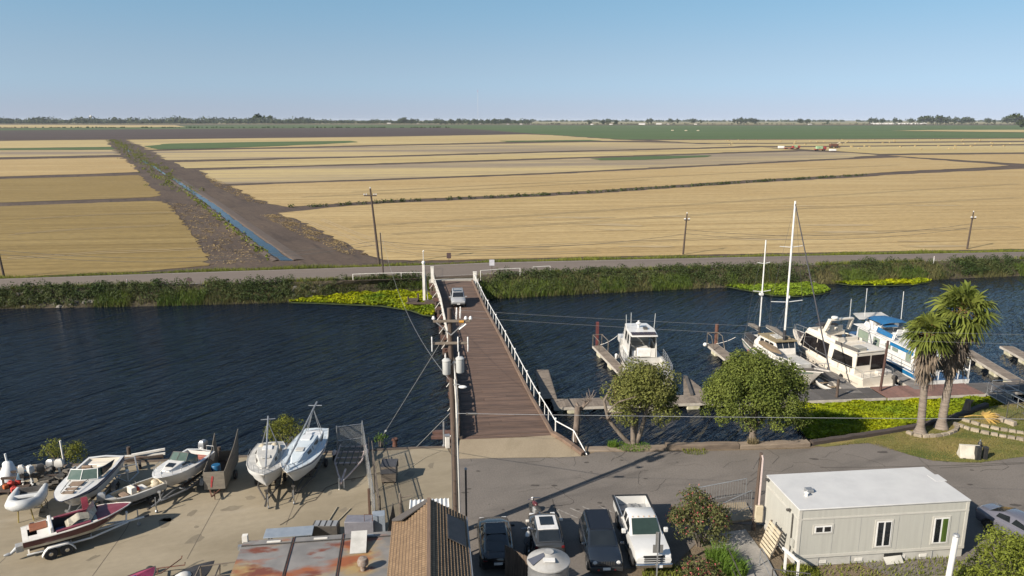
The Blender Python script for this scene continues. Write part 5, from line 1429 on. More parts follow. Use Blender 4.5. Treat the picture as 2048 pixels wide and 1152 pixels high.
t = thing('mooring_buoy', 'small white ball fender hanging at the corner of the railed float', 'buoy', (21.0, 79.2, ZD)); m = MB(); m.sph((0,0,.1), .22, 10, 7); m.build('ball', m_white, t); m = MB(); m.tube([(0,0,.3),(.4,0,.2)], .03, 4); m.build('eye_rope', m_offwhite, t)
# small skiff tied between sailboat and yacht
t = thing('dinghy', 'small open wooden dinghy tied beside the sailboat near the walkway', 'boat', (30.0, 65.6, ZW), R(108))
H = Hull(3.6, 1.5, [(0,.5),(.6,.52),(1,.8)], [(0,-.05),(.7,-.1),(1,.3)], [(0,.1),(.7,.1),(1,.5)], cb=.8, rake=.4)
H.shell().build('hull', m_offwhite, t); H.deck(opens=[(.05,.9,.09)], camber=.0).build('gunwale', m_offwhite, t); H.well(.05,.9,.09,.12).build('inside', m_dockdark, t)
m = MB(); m.bx(1.0,1.3,-.6,.6,.35,.4); m.bx(2.2,2.5,-.5,.5,.35,.4); m.build('thwart', m_teak, t)
# ------------------------------------------------------------------ plants
m_leaf1 = leafmat('willow_leaf', (.135,.15,.037), (.19,.195,.058), .4, .5)
m_leaf2 = leafmat('privet_leaf', (.105,.14,.028), (.16,.19,.042), .4, .6)
m_bark = M('grey_bark', (.20,.165,.13), .95, (.12,.10,.08), scale=4, stretch=(1,1,.3), bump=.6)
m_hya = leafmat('hyacinth_leaf', (.34,.36,.006), (.105,.175,.012), .4, .16, .25)
m_hyag = leafmat('green_hyacinth_leaf', (.13,.20,.02), (.20,.27,.02), .35, .3, .2)
m_reed = leafmat('reed_blade', (.115,.125,.042), (.185,.17,.075), .45, .12)
m_reedg = leafmat('fresh_reed_blade', (.095,.15,.03), (.14,.19,.035), .4, .2)
m_bram = leafmat('bramble_leaf', (.045,.072,.022), (.085,.105,.038), .45, .2)
m_dry = leafmat('dry_weed', (.26,.21,.12), (.19,.16,.09), .35, .3)
m_verge = leafmat('verge_grass', (.22,.24,.035), (.12,.15,.03), .35, .1)

def clumps_in(cx, cy, cz, rx, ry, rz, n, r0, r1, shell=.75, flat=0.0):
    """Leaf clumps filling an uneven ellipsoid, denser near its outside."""
    out = []
    while len(out) < n:
        d = rng.normal(0, 1, 3); d /= np.linalg.norm(d)
        if d[2] < -.7 and rng.random() < .6: continue
        k = (shell + (1 - shell) * rng.random()) if rng.random() < .75 else rng.random() * shell
        k *= .84 + .30 * math.sin(3.1*d[0] + 2*d[1] + cx) * math.cos(2.3*d[2] + 1.7*d[0])
        r = rng.uniform(r0, r1)
        out.append((cx + d[0]*rx*k, cy + d[1]*ry*k, cz + d[2]*rz*k, r))
    return out
def tree(name, label, base, stems, crown, n, size, mat, bark, r0=.45, r1=.85, density=150, cat='tree', jit=.7, group=None, extra=()):
    t = thing(name, label, cat, base, 0, group)
    for pts, rr in stems:
        m = MB(); m.tube(pts, rr, 8); m.build('trunk', bark, t, smooth=60)
    cl = clumps_in(*crown, n, r0, r1) + list(extra)
    P, N = clump_pts(cl, density)
    V, F = leaves(P, N, size, .55, jit)
    npmesh('crown', V, F, mat, t)
    return t, cl
# left tree: several leaning stems, looser crown with bare twigs
b1 = at(1268, 889, .05)
zc1 = zat(790, b1.y + .5) + .2
t1, cl1 = tree('leafy_tree', 'loose crowned multi stem tree at the bulkhead, left of the round tree', b1,
    [([(0,0,-.2),(-.1,.1,1.0),(-.15,.2,2.3),(.1,.3,3.6)], [.24,.17,.14,.09]), ([(.12,.05,-.1),(.5,.1,1.0),(.8,.2,2.4),(1.1,.3,3.4)], [.2,.16,.12,.07]), ([(-.2,0,-.1),(-1.0,.1,.75),(-1.9,.15,1.9),(-2.2,.3,3.2),(-1.6,.5,4.3)], [.19,.16,.13,.10,.05]), ([(0,.1,.2),(.2,.4,1.6),(.3,.7,3.2)], [.18,.14,.08])],
    (.55,.3,zc1 + .1, 2.8,2.4,2.6), 100, .08, m_leaf1, m_bark, .4, .85, 560)
m = MB()
for k in range(28):
    c = cl1[rng.integers(len(cl1))]; p = Vector((.1,.3,2.6)).lerp(Vector(c[:3]), .25); q = Vector(c[:3]); m.tube([p, p.lerp(q,.5) + Vector((0,0,.2)), q.lerp(p,-.12)], [.06,.04,.012], 5)
m.build('branches', m_bark, t1)
m = MB()
for p0, p1 in (((-1.9,.1,1.9),(-1.2,-1.9,3.2)),((-2.0,.1,2.4),(-.4,-2.3,4.5)),((-1.8,0,1.8),(-2.6,-.6,2.2))): m.tube([p0, lerp(Vector(p0), Vector(p1), .5) + Vector((-.2,0,.2)), p1], [.06,.05,.02], 5)
m.build('bare_branch', m_snag, t1)
# right tree: dense round crown
b2 = at(1508, 886, .0); zc2 = zat(787, b2.y + .5) + .55
t2, cl2 = tree('round_tree', 'dense round green tree on the quay beside the grassy slope, biggest tree here', b2 + Vector((0, .4, 0)),
    [([(0,0,-1.6),(0,0,1.2),(.1,.1,2.8)], [.3,.26,.2]), ([(0,0,.9),(-1.4,.2,2.6),(-2.2,.2,3.4)], [.16,.11,.06]), ([(0,0,1.0),(1.4,.1,2.4),(2.4,.3,3.4)], [.16,.11,.06])],
    (.15,.2,zc2 - .15, 3.95,3.3,2.7), 175, .078, m_leaf2, m_bark, .5, .95, 560, extra=[(-3.5,0,2.3,.5),(3.4,-.6,2.0,.7),(2.7,-1.2,1.9,.6),(3.9,.2,2.3,.6),(1.2,-1.6,1.9,.6),(-1.0,-1.8,2.0,.6),(-2.6,-1.2,2.2,.6)])
# grass tufts at the tree feet
def tuft(name, label, p, n, rad, h, mat, wd=.016, cat='grass', lean=.45, group=None):
    r_ = rad * np.sqrt(rng.random(n)); a = rng.uniform(0, 6.28, n)
    P = np.stack([p.x + r_*np.cos(a), p.y + r_*np.sin(a)*.7, np.full(n, p.z)], 1)
    V, F = blades(P - np.array([p.x, p.y, p.z]), h * rng.uniform(.5, 1.2, n), np.full(n, lean), wd)
    o = npmesh(name, V, F, mat); o.location = p
    return tag(o, label, cat, group, 'stuff')
m_lush = leafmat('lush_grass', (.10,.19,.025), (.16,.24,.04), .3, .5)
tuft('grass_tuft', 'bright green grass tuft at the foot of the multi stem tree', at(1226, 893, .1), 260, .4, .5, m_lush)
tuft('grass_tuft', 'low green grass strip in front of the multi stem tree trunk', at(1265, 893, .1), 900, 1.3, .16, m_lush)
tuft('grass_tuft', 'sparse weeds between the timbers below the round tree', at(1390, 903, .0), 300, .9, .16, m_verge)
tuft('grass_tuft', 'dry weed clump at the trunk of the round tree', at(1505, 888, .2), 260, .4, .5, m_dry)

# water hyacinth mats
def mat_plants(name, px, n, label, size, mat, z=ZW, dome=.25, base=True):
    poly = [at(x, y, z) for x, y in px]
    P = scatter([(p.x, p.y) for p in poly], n)
    # distance-free unevenness
    hgt = dome * (.55 + .45 * np.sin(P[:,0]*1.7 + np.sin(P[:,1]*1.3)) * np.cos(P[:,1]*1.9 + P[:,0]*.4)) 
    P3 = np.column_stack([P, z + .05 + np.abs(hgt) + rng.uniform(0,.12,n)])
    N = np.tile(np.array([0,0,1.0]), (n,1))
    V, F = leaves(P3, N, size, .8, .55)
    o = npmesh(name, V, F, mat)
    return tag(o, label, 'water plants', kind='stuff')
m_under = M('mat_underlay', (.05,.075,.012), .9, (.035,.055,.012), scale=2, world=True)  # dark green base sheet below the floating leaves
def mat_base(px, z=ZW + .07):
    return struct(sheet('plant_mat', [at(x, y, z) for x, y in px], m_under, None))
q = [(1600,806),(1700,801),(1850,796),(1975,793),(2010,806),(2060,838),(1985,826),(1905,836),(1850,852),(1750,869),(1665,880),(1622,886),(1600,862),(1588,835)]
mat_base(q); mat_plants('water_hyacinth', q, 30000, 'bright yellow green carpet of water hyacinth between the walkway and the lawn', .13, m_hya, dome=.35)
q = [(575,606),(640,598),(700,590),(770,584),(838,586),(862,592),(868,618),(868,634),(845,631),(820,622),(760,613),(690,610),(620,607)]
mat_base(q); mat_plants('water_hyacinth', q, 9000, 'yellow and green water plant mat left of the far bridge end', .17, m_hya, dome=.4)
q = [(1440,572),(1500,566),(1560,564),(1625,567),(1655,577),(1662,583),(1640,589),(1590,594),(1545,592),(1500,583)]
mat_base(q); mat_plants('water_hyacinth', q, 6500, 'green water plant mat in front of the far bank behind the masts', .17, m_hyag, dome=.3)
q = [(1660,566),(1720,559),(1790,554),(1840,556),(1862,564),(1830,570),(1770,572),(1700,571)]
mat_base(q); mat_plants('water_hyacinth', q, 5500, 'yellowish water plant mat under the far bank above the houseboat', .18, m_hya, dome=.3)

# far bank: reeds, brambles, dry weeds
def bank_pts(n, f0, f1, x0=-85, x1=112, dens=None):
    x = rng.uniform(x0, x1, 3*n); f = rng.uniform(f0, f1, 3*n)
    wl = np.interp(x, [p[0] for p in far_wl], [p[1] for p in far_wl]); rn = np.interp(x, [p[0] for p in road_n], [p[1] for p in road_n])
    y = wl + (rn - wl) * f
    bx0, bx1 = along(Lp, .99).x - .7, along(Rp, .99).x + .5
    keep = (x < bx0) | (x > bx1)
    if dens is not None: keep &= rng.random(len(x)) < dens(x, f)
    x, y, f = x[keep][:n], y[keep][:n], f[keep][:n]
    z = np.interp(f, [-.1,0,.55,.9,1], [ZW - .1, ZW, -.45, ZR-.05, ZR])
    return np.stack([x, y, z], 1), f
def wob(x, a, b, c=0): return .5 + .5*np.sin(x*a + c)*np.cos(x*b + 1.3*c)
P, f = bank_pts(42000, -.10, .8, dens=lambda x, f: .15 + .85*(wob(x,.31,.17,1.0) > .35))
V, F = blades(P, rng.uniform(.3, 1.0, len(P)) * (1.05 - .5*f) * (.55 + 1.1*wob(P[:,0],.43,.21,.7)), np.full(len(P), .55), .024)
tag(npmesh('reed_bed', V, F, m_reed), 'olive reeds and tall grasses along the far river bank', 'reeds', kind='stuff')
P, f = bank_pts(17000, -.08, .5, dens=lambda x, f: (wob(x,.23,.41,2.2) > .62)*1.0 + ((x > -6) & (x < 9))*1.0)
V, F = blades(P, rng.uniform(.45, 1.35, len(P)) * (1.1 - .5*f), np.full(len(P), .4), .026)
tag(npmesh('fresh_reeds', V, F, m_reedg), 'fresh green reeds in patches along the far bank', 'reeds', kind='stuff')
cl = []
P, f = bank_pts(2500, .02, .95, dens=lambda x, f: .25 + .75*(wob(x,.21,.13,.4) > .40))
for p, ff in zip(P, f): cl.append((p[0], p[1], p[2] + .25 + rng.random()*.45, rng.uniform(.3,.75)))
P, N = clump_pts(cl, 150); V, F = leaves(P, N, .10, .65, .7)
tag(npmesh('brambles', V, F, m_bram), 'dark green brambles and ivy covering the far bank', 'brambles', kind='stuff')
P, f = bank_pts(6000, .1, 1.0, dens=lambda x, f: (wob(x,.5,.27,3.3) > .78)*1.0 + ((x > 9) & (x < 16))*.8)
V, F = blades(P, rng.uniform(.25, .9, len(P)), np.full(len(P), .8), .02)
tag(npmesh('dry_weeds', V, F, m_dry), 'dry tan weeds between the reeds of the far bank', 'weeds', kind='stuff')
P, f = bank_pts(14000, .86, 1.04, dens=lambda x, f: .1 + .9*(wob(x,.35,.19,5.0) > .45))
V, F = blades(P, rng.uniform(.2, .75, len(P)), np.full(len(P), .5), .022)
tag(npmesh('verge_grass', V, F, m_verge), 'yellow green grass along the near edge of the levee road', 'grass', kind='stuff')
x = rng.uniform(-90, 140, 26000)
y = np.interp(x, [p[0] for p in road_f], [p[1] for p in road_f]) + .3 + 3.2*rng.random(len(x))**1.3
hh_ = rng.uniform(.25, .8, len(x)) * (.5 + wob(x,.27,.15,1.1)*.8)
V, F = blades(np.stack([x, y, np.full(len(x), ZF - .1) + np.interp(y - np.interp(x, [p[0] for p in road_f], [p[1] for p in road_f]), [0.3, 3.5], [.35, 0])], 1), hh_, np.full(len(x), .5), .03)
tag(npmesh('verge_grass', V, F, m_verge), 'green grass strip between the levee road and the stubble fields', 'grass', kind='stuff')
# riprap
rk = MB()
m_rock = M('riprap_rock', (.22,.20,.175), .9, (.13,.12,.105), scale=3, bump=.4, island=.25)
def rock(mb, c, r):
    n = 6; rings = []
    for zz, k in ((-.5,.6),(-.1,1.0),(.35,.75),(.55,.25)):
        rings.append([(c[0] + r*k*random.uniform(.75,1.15)*math.cos(2*math.pi*j/n), c[1] + r*k*random.uniform(.75,1.15)*math.sin(2*math.pi*j/n), c[2] + r*zz) for j in range(n)])
    mb.loft(rings)
P, f = bank_pts(420, .03, .75, x0=-75, x1=95, dens=lambda x, f: ((x < -55)*.5 + ((x > -31) & (x < -27))*1.0 + ((x > 9) & (x < 15))*.7 + (f < .12)*.05))
for p in P: rock(rk, p, random.uniform(.18,.5))
tag(rk.build('riprap', m_rock, smooth=0), 'pale grey riprap rocks showing through the plants of the far bank', 'rocks', kind='stuff')
# hedge line and field weeds
hp = [at(x, y, ZF) for x, y in [(575,414.5),(640,413.5),(720,408),(800,403.2),(1000,394.5),(1200,384.5),(1500,364.5),(1735,350.5)]]
cl = []
for a, b in zip(hp, hp[1:]):
    L = (b - a).length
    for k in range(int(L / .9)):
        p = a.lerp(b, rng.random()); cl.append((p.x, p.y + rng.normal(0,.35), ZF + .3, rng.uniform(.35,.8)))
P, N = clump_pts(cl, 50); V, F = leaves(P, N, .22, .6, .7)
tag(npmesh('hedge_line', V, F, m_bram), 'dark green weedy hedge line between the two nearest stubble fields', 'hedge', kind='stuff')
# grass along the ditch
cl = []
dpx = [(555,521),(518,493),(467,455),(416,414),(376,385),(345,363),(300,330),(270,308),(240,288),(228,280)]
for a, b in zip(dpx, dpx[1:]):
    A, Bq = at(*a, ZF), at(*b, ZF); L = (Bq - A).length; far = A.y > 220
    for k in range(int(L * (1.0 if not far else .6))):
        p = A.lerp(Bq, rng.random()); w_ = .5 if not far else 4.0
        cl.append((p.x + rng.normal(0, w_) - .7, p.y, ZF + .12, rng.uniform(.25,.5) * (1 if not far else 2.4)))
P, N = clump_pts(cl, 30); V, F = leaves(P, N, .24, .6, .8)
tag(npmesh('ditch_grass', V, F, m_verge), 'green weeds along the straight irrigation ditch', 'grass', kind='stuff')
# straw litter on the soil beside the ditch
lit = []
for px in ([(418,530),(404,500),(345,420),(330,404),(400,410),(480,470),(530,525)], [(556,428),(620,453),(735,509),(700,512),(600,470),(520,430)], [(400,345),(462,371),(540,410),(500,405),(430,372)]):
    P = scatter([(p.x, p.y) for p in [at(x, y, ZF) for x, y in px]], 2600)
    P = P[rng.random(len(P)) < (.25 + .75*(np.sin(P[:,0]*.9 + P[:,1]*.55)*np.sin(P[:,0]*.23 - P[:,1]*.31) > .1))]
    lit.append(leaves(np.column_stack([P, np.full(len(P), ZF + .03)]), np.tile(np.array([0,0,1.0]), (len(P),1)), .28, .25, .12))
V, F = join(lit)
tag(npmesh('straw_litter', V, F, m_straw), 'scattered straw on the dark soil beside the ditch', 'straw', kind='stuff')

# palms
m_palm = leafmat('palm_frond', (.20,.225,.045), (.12,.155,.03), .3, .8, .3)
m_pdead = M('dead_frond', (.20,.155,.11), .9, (.13,.10,.075), scale=3, island=.35)
m_ptrunk = M('palm_trunk', (.27,.225,.185), .95, (.16,.13,.105), scale=2.5, stretch=(.6,.6,3.5), bump=.8, bscale=6)
m_pet = M('petiole', (.33,.19,.05), .7, (.22,.14,.04), scale=4)
def fan(base, dirv, L, Rr, nseg, droop, V, F, spread=1.75):
    """One fan frond: leaflets around the petiole end, bent down towards their tips."""
    d = Vector(dirv).normalized(); side = d.cross(Vector((0,0,1)));
    if side.length < .1: side = Vector((1,0,0))
    side.normalize(); up = side.cross(d).normalized()
    c = Vector(base) + d * L + Vector((0,0,-.08*L))
    tw = random.uniform(-.5, .5)
    side2 = side * math.cos(tw) + up * math.sin(tw); up2 = up * math.cos(tw) - side * math.sin(tw)
    for i in range(nseg):
        a = (i / (nseg - 1) - .5) * 2 * spread
        e = d * math.cos(a) + side2 * math.sin(a) + up2 * .18 * (1 if i % 2 else -1) * .6
        e.normalize(); l = Rr * (1 - .22 * abs(a) / spread) * random.uniform(.85, 1.1)
        q = e.cross(up2).normalized() * (.06 * Rr + .015)
        p1 = c + e * l * .55; p2 = c + e * l + Vector((0,0,-droop * l * random.uniform(.5, 1.3)))
        o = len(V)
        V += [tuple(c - q*.25), tuple(c + q*.25), tuple(p1 + q), tuple(p1 - q), tuple(p2 + q*.15), tuple(p2 - q*.15)]
        F += [(o,o+1,o+2,o+3), (o+3,o+2,o+4,o+5)]
def palm(label, base, top, r, nf, Rf, nd, skirt, seed, scale=1.0):
    random.seed(seed)
    t = thing('fan_palm', label, 'palm tree', base)
    tp = Vector(top) - Vector(base); m = MB()
    pts, rr = [], []
    for k in range(46):
        f = k / 45; bend = .35 * math.sin(f * 2.4) * (1 - f)
        pts.append((tp.x * f ** 1.25, tp.y * f, tp.z * f)); rr.append(lerp(r * 1.25 if f < .06 else r, r * .62, f) * (1.05 if k % 2 else .96))
    rr[0] = r * 1.7; rr[1] = r * 1.45
    m.tube(pts, rr, 12); m.build('trunk', m_ptrunk, t, smooth=70)
    V, F, pm = [], [], MB()
    for k in range(nf):
        az = k * 2.399 + random.uniform(-.25, .25); el = R(lerp(82, -38, (k / nf) ** .85)) + random.uniform(-.12, .12)
        d = Vector((math.cos(az)*math.cos(el), math.sin(az)*math.cos(el), math.sin(el)))
        L = random.uniform(.75, 1.15) * scale
        fan(tp, d, L, Rf * random.uniform(.85, 1.1), 19, random.uniform(.25, .6), V, F)
        pm.tube([tp, tp + d*L*.5 + Vector((0,0,.03)), tp + d*L + Vector((0,0,-.08*L))], [.028,.022,.014], 4)
    npmesh('fronds', np.array(V), np.array(F), m_palm, t)
    pm.build('petioles', m_pet, t)
    V, F = [], []
    for k in range(nd):
        az = random.uniform(0, 6.28); z0 = -random.uniform(.0, 1) ** 1.3 * skirt
        el = R(random.uniform(-86, -55)) if k > nd * .2 else R(random.uniform(-35, 5))
        d = Vector((math.cos(az)*math.cos(el), math.sin(az)*math.cos(el), math.sin(el)))
        b_ = tp + Vector((math.cos(az)*r*.6, math.sin(az)*r*.6, z0 - .15)); b_.x -= tp.x * (-z0) / max(1, tp.z) * 1.2
        fan(b_, d, random.uniform(.25, .55), Rf * random.uniform(.6, .9), 9, random.uniform(.2, .6), V, F, .6)
    npmesh('dead_fronds', np.array(V), np.array(F), m_pdead, t)
    return t
pb1, pb2 = at(1840, 866, 0), at(1882, 856, 0)
def topat(px, py, y): 
    z = zat(py, y); k = (px - 1024) / FPX; return ((y * CP + (CAM_H - z) * SP) * k, y, z)
palm('shorter fan palm with a broken base, left one of the two palms on the lawn', pb1, topat(1857, 668, pb1.y), .30, 28, 1.25, 60, 2.3, 3)
palm('taller fan palm leaning right with a long skirt of dead fronds', pb2, topat(1926, 622, pb2.y + .2), .32, 30, 1.5, 110, 3.2, 5, 1.2)
random.seed(21)
m = MB(); m.lathe([(.50,-.1),(.42,.5),(.36,1.05),(.30,1.1)], 9, caps=False); V, F = [], []
t = thing('fallen_frond', 'dry yellow palm frond lying on the lawn below the gangway', 'palm frond', at(1968, 836, .12))
m_yel = M('yellow_frond', (.52,.34,.08), .8, (.38,.24,.06), scale=3, island=.25)
for k in range(3): fan((-.8,0,.15), (1,-.35 + .2*k,.12), .7, 1.2, 13, .12, V, F, 1.1)
npmesh('blade', np.array(V), np.array(F), m_yel, t)
m = MB(); m.tube([(-1.9,.1,0),(-.9,0,.22),(-.2,0,.2)], [.06,.05,.03], 5); m.build('stalk', m_yel, t)
t = thing('tree_stump', 'weathered grey stump leaning out of the hyacinth right of the palms', 'stump', at(1926, 836, -.4))
m = MB(); m.tube([(-.2,0,-1.2),(0,0,0),(.25,.1,.8),(.3,.1,1.5)], [.42,.34,.28,.2], 9); m.build('trunk', m_snag, t)
m = MB(); m.tube([(.25,.1,1.0),(.7,.1,1.5)], [.14,.06], 6); m.build('limb', m_snag, t)

# shrubs
def shrub(name, label, base, crown, n, size, mats, density, r0=.25, r1=.5, stems=5, spiky=0, cat='shrub'):
    t = thing(name, label, cat, base)
    cl = clumps_in(*crown, n, r0, r1, .8)
    for i, (mat, share, nm) in enumerate(mats):
        P, N = clump_pts(cl, density * share)
        if i:                                                     # flowers or new growth sit on the outside
            c0 = np.array([crown[0], crown[1], crown[2]]); d = P - c0; P = c0 + d * 1.04; P = P[d[:,2] > -crown[5]*.3]; N = (P - c0)
        V, F = leaves(P, N, size * (1 if i == 0 else .8), .42 if spiky else .6, .8)
        o = npmesh(nm, V, F, mat, t)
        if i: o['kind'] = 'stuff'
    m = MB()
    for k in range(stems):
        a = 2*math.pi*k/stems; q = (crown[0] + math.cos(a)*crown[3]*.55, crown[1] + math.sin(a)*crown[4]*.55, crown[2] + crown[5]*.2)
        m.tube([(math.cos(a)*.12, math.sin(a)*.12, -.05), (q[0]*.5, q[1]*.5, q[2]*.5), q], [.05,.04,.02], 5)
    m.build('stems', m_bark, t)
    return t
m_oleg = leafmat('oleander_leaf', (.085,.105,.035), (.14,.14,.055), .4, .9)
m_olef = leafmat('oleander_flower', (.46,.10,.12), (.36,.17,.12), .3, 1.2)
bo_ = at(1400, 1112, 0)
shrub('oleander', 'big oleander bush with pink flowers beside the white pickup', bo_ + Vector((.2,1.0,0)), (0,0,1.75,1.75,1.6,1.65), 90, .085, [(m_oleg, 1, 'foliage'), (m_olef, .09, 'flowers')], 340, .3, .55, 7, 1)
shrub('oleander', 'low oleander bush with red flowers at the bottom edge, in front of the big oleander', at(1400, 1160, 0), (0,0,.45,1.3,.9,.6), 40, .08, [(m_oleg, 1, 'foliage'), (m_olef, .2, 'flowers')], 340, .25, .42, 4, 1)
m_yg = leafmat('broom_leaf', (.20,.235,.035), (.14,.17,.03), .35, .8)
shrub('bush', 'yellow green bush in the bottom right corner in front of the silver car', at(2030, 1175, 0), (0,.6,1.3,2.0,1.6,1.35), 110, .075, [(m_yg, 1, 'foliage')], 380, .3, .5, 6, 1)
shrub('bush', 'dull yellow bush low at the bottom right, left of the bigger bush', at(1950, 1172, 0), (0,0,.5,.9,.8,.6), 36, .07, [(m_yg, 1, 'foliage')], 380, .2, .4, 4, 1)
m_wil = leafmat('young_willow', (.20,.21,.035), (.13,.15,.03), .4, 1.0)
shrub('bush', 'loose yellow green bush on the quay edge behind the outboard motors', at(118, 935, -.9), (.1,.4,1.05,2.0,.8,.95), 56, .07, [(m_wil, 1, 'foliage')], 260, .25, .45, 6, 1)
shrub('bush', 'round yellow green bush behind the two sailboats', at(572, 905, -.9), (0,.6,1.5,1.7,.9,1.1), 76, .07, [(m_wil, 1, 'foliage')], 330, .25, .5, 6, 1)
shrub('bush', 'small green bush on the quay edge right of the chain link fence', at(762, 892, -.3), (0,.1,.5,.5,.35,.5), 20, .06, [(m_lush, 1, 'foliage')], 300, .14, .26, 4, 1)
for px, py, n_, rad, h_, lb in ((1440,1128,900,.7,1.0,'tall lush grass clump at the bottom edge right of the big oleander'),(1462,1146,900,.8,.8,'lush grass clump beside the concrete steps at the bottom edge'),(1700,1150,700,2.4,.2,'rough grass strip in front of the white office building, left half'),(1850,1135,700,2.2,.22,'rough grass strip in front of the white office building, right half'),(1600,1146,900,1.0,.28,'weeds at the left front corner of the white office building'),(1330,1150,600,1.2,.3,'short weeds along the bottom edge in front of the white pickup')):
    tuft('grass_clump', lb, at(px, py, 0), n_, rad, h_, m_lush if h_ > .5 else m_verge, .02)
# ------------------------------------------------------------------ boats and gear in the yard
def place(bow, zb, stern, zs):
    A, Bq = at(*bow, zb), at(*stern, zs)
    d = Vector((A.x - Bq.x, A.y - Bq.y, 0))
    return (Bq.x, Bq.y, 0), math.atan2(d.y, d.x), d.length
def trailer(label, loc, rz, L, W, axles, mat, z=.42, tongue=1.1, wr=.3, fender=True, taper=.62, bunk=None, jack=True, fmat=None, group='boat trailers in the yard'):
    """Boat trailer: side rails closing into a tongue, axle wheels with fenders, jack wheel, bunks."""
    t = thing('boat_trailer', label, 'trailer', loc, rz, group)
    xt = L * taper
    m = MB()
    for s in (1, -1): m.tube([(.1, s*W/2, z), (xt, s*W/2, z), (L, s*.08, z)], .055, 6)
    for k in range(4): x = lerp(.2, xt, k/3); m.bar((x,-W/2,z),(x,W/2,z),.07,.07)
    m.tube([(xt*.8,0,z),(L + tongue,0,z)], .055, 6)
    m.build('frame', mat, t)
    m = MB(); m.tube([(L + tongue - .15,0,z),(L + tongue + .12,0,z + .03)], [.06,.075], 6); m.build('coupler', m_dark, t)
    for s in (1, -1):
        m = MB(); m.bar((.25, s*W*.3, z + .12), (xt, s*W*.3, z + .14), .1, .12); m.build('bunk', bunk or m_darkwood, t)
        for ax in axles:
            wheel(t, ax, s*(W/2 + .22), wr, .2, side=s, rim=m_chrome if mat is not m_rust else m_rust)
        if fender:
            a0, a1 = min(axles) - wr*1.25, max(axles) + wr*1.25; m = MB(); R_ = []
            for k in range(11):
                f = k/10; x = lerp(a0, a1, f); e = min(1, min(f, 1-f)*4.2); zz = lerp(wr*.9, wr*2.22, math.sin(e*math.pi/2))
                R_.append([(x, s*(W/2+.08), zz), (x, s*(W/2+.36), zz), (x, s*(W/2+.36), zz - .06), (x, s*(W/2+.08), zz - .06)])
            m.loft(R_); m.build('fender', fmat or mat, t)
    m = MB()
    for ax in axles: m.tube([(ax,-W/2-.3,wr),(ax,W/2+.3,wr)], .035, 6)
    m.build('axle', m_dark, t)
    if jack:
        m = MB(); m.tube([(L + tongue*.55,.12,.12),(L + tongue*.55,.12,z+.5)], .035, 6); m.lathe([(.02,-.03),(.1,-.03),(.1,.03),(.02,.03)], 10, (L + tongue*.55,.12,.1), 'Y'); m.build('jack', m_galv, t)
    m = MB(); m.bar((L - .1,0,z),(L - .02,0,z + .55),.08,.08); m.bar((L - .02,-.1,z + .55),(L - .02,.1,z + .55),.1,.1); m.build('winch_post', mat, t)
    return t
def up(H0, dz): return [(t, z + dz) for t, z in H0]

# --- maroon runabout on a white tandem trailer
loc, rz, L = place((262, 1006), 1.55, (43, 1070), 1.35)
m_mar = M('maroon_gelcoat', (.085,.018,.022), .35, (.12,.03,.035), scale=1.5, coat=.2)
m_mardk = M('maroon_deck', (.22,.045,.062), .45, (.17,.035,.05), scale=2)
m_cream2 = M('aged_cream', (.56,.49,.36), .55, (.42,.36,.25), scale=1.5, lo=.4, hi=.7)
trailer('white tandem axle trailer under the maroon runabout', loc, rz, L*.95, 1.5, (1.15, 1.9), m_white, .5, 1.0, .33)
t = thing('runabout', 'old maroon and white runabout with open cockpit and brown hatch, nearest boat at left', 'boat', loc, rz)
H = Hull(L, 2.15, up([(0,.62),(.4,.68),(.75,.78),(1,.85)], .72), up([(0,0),(.7,-.02),(.92,.3),(1,.7)], .62), up([(0,.15),(.65,.18),(.88,.45),(1,.78)], .7), beam=[(0,.84),(.25,.97),(.45,1),(.62,.93),(.76,.76),(.88,.46),(.96,.2),(1,.02)], cb=.88, rake=.7)
H.shell().build('hull', m_cream2, t)
H.stripe(.06,.72,.0,.97,.012).build('maroon_side', m_mar, t)
H.deck(opens=[(.05,.13,.55),(.24,.62,.27)], camber=.05, t1=.66).build('deck', m_offwhite, t)
H.deck(camber=.06, t0=.66, inset=.03, dz=.01).build('foredeck', m_mardk, t)
H.well(.05,.13,.55,.85).build('engine_bay', m_dark, t); H.well(.24,.62,.27,.82).build('cockpit', m_dark, t)
H.rail(.035).build('gunwale', m_offwhite, t)
m = MB(); m.bx(L*.07, L*.225, -.05, .82, 1.38, 1.47); m.build('brown_hatch', M('orange_brown_vinyl', (.27,.10,.045), .6), t, bevel=.03)
m = MB(); m.bx(L*.235, L*.27, -.8, .8, 1.1, 1.72); m.build('seat_back', m_offwhite, t, bevel=.05)
m = MB()
for s in (1, -1): m.bar((L*.29, s*.86, 1.42), (L*.6, s*.82, 1.48), .2, .1)
m.build('side_pad', m_mardk, t)
m = MB(); m.bx(L*.4, L*.6, -.5, .25, 1.0, 1.5); m.loft([[(L*.38,-.6,1.3),(L*.38,.3,1.35)],[(L*.5,-.5,1.62),(L*.5,.2,1.7)],[(L*.6,-.4,1.5),(L*.6,.3,1.55)]], ring=False, caps=False); m.build('tarp', M('pale_tarp', (.42,.39,.31), .8, (.27,.25,.2), scale=3, bump=.3), t, bevel=.06)
m = MB(); m.bx(L*.29, L*.37, -.5, .4, .85, 1.05); m.build('blue_cushion', MATS['blue_bag'], t, bevel=.04)
m = MB(); m.slab([(L*.585,-.8,1.42),(L*.66,-.75,1.95),(L*.66,.75,1.95),(L*.585,.8,1.42)][::-1], .03); m.slab([(L*.64,.72,1.45),(L*.7,.6,1.5),(L*.66,.74,1.95)], .02); m.build('windshield', M('smoke_screen', (.03,.04,.05), .1), t)
m = MB(); m.bx(L*.6, L*.68, -.75, .75, 1.36, 1.48); m.build('dash_cover', M('dark_purple_canvas', (.05,.03,.05), .8), t)
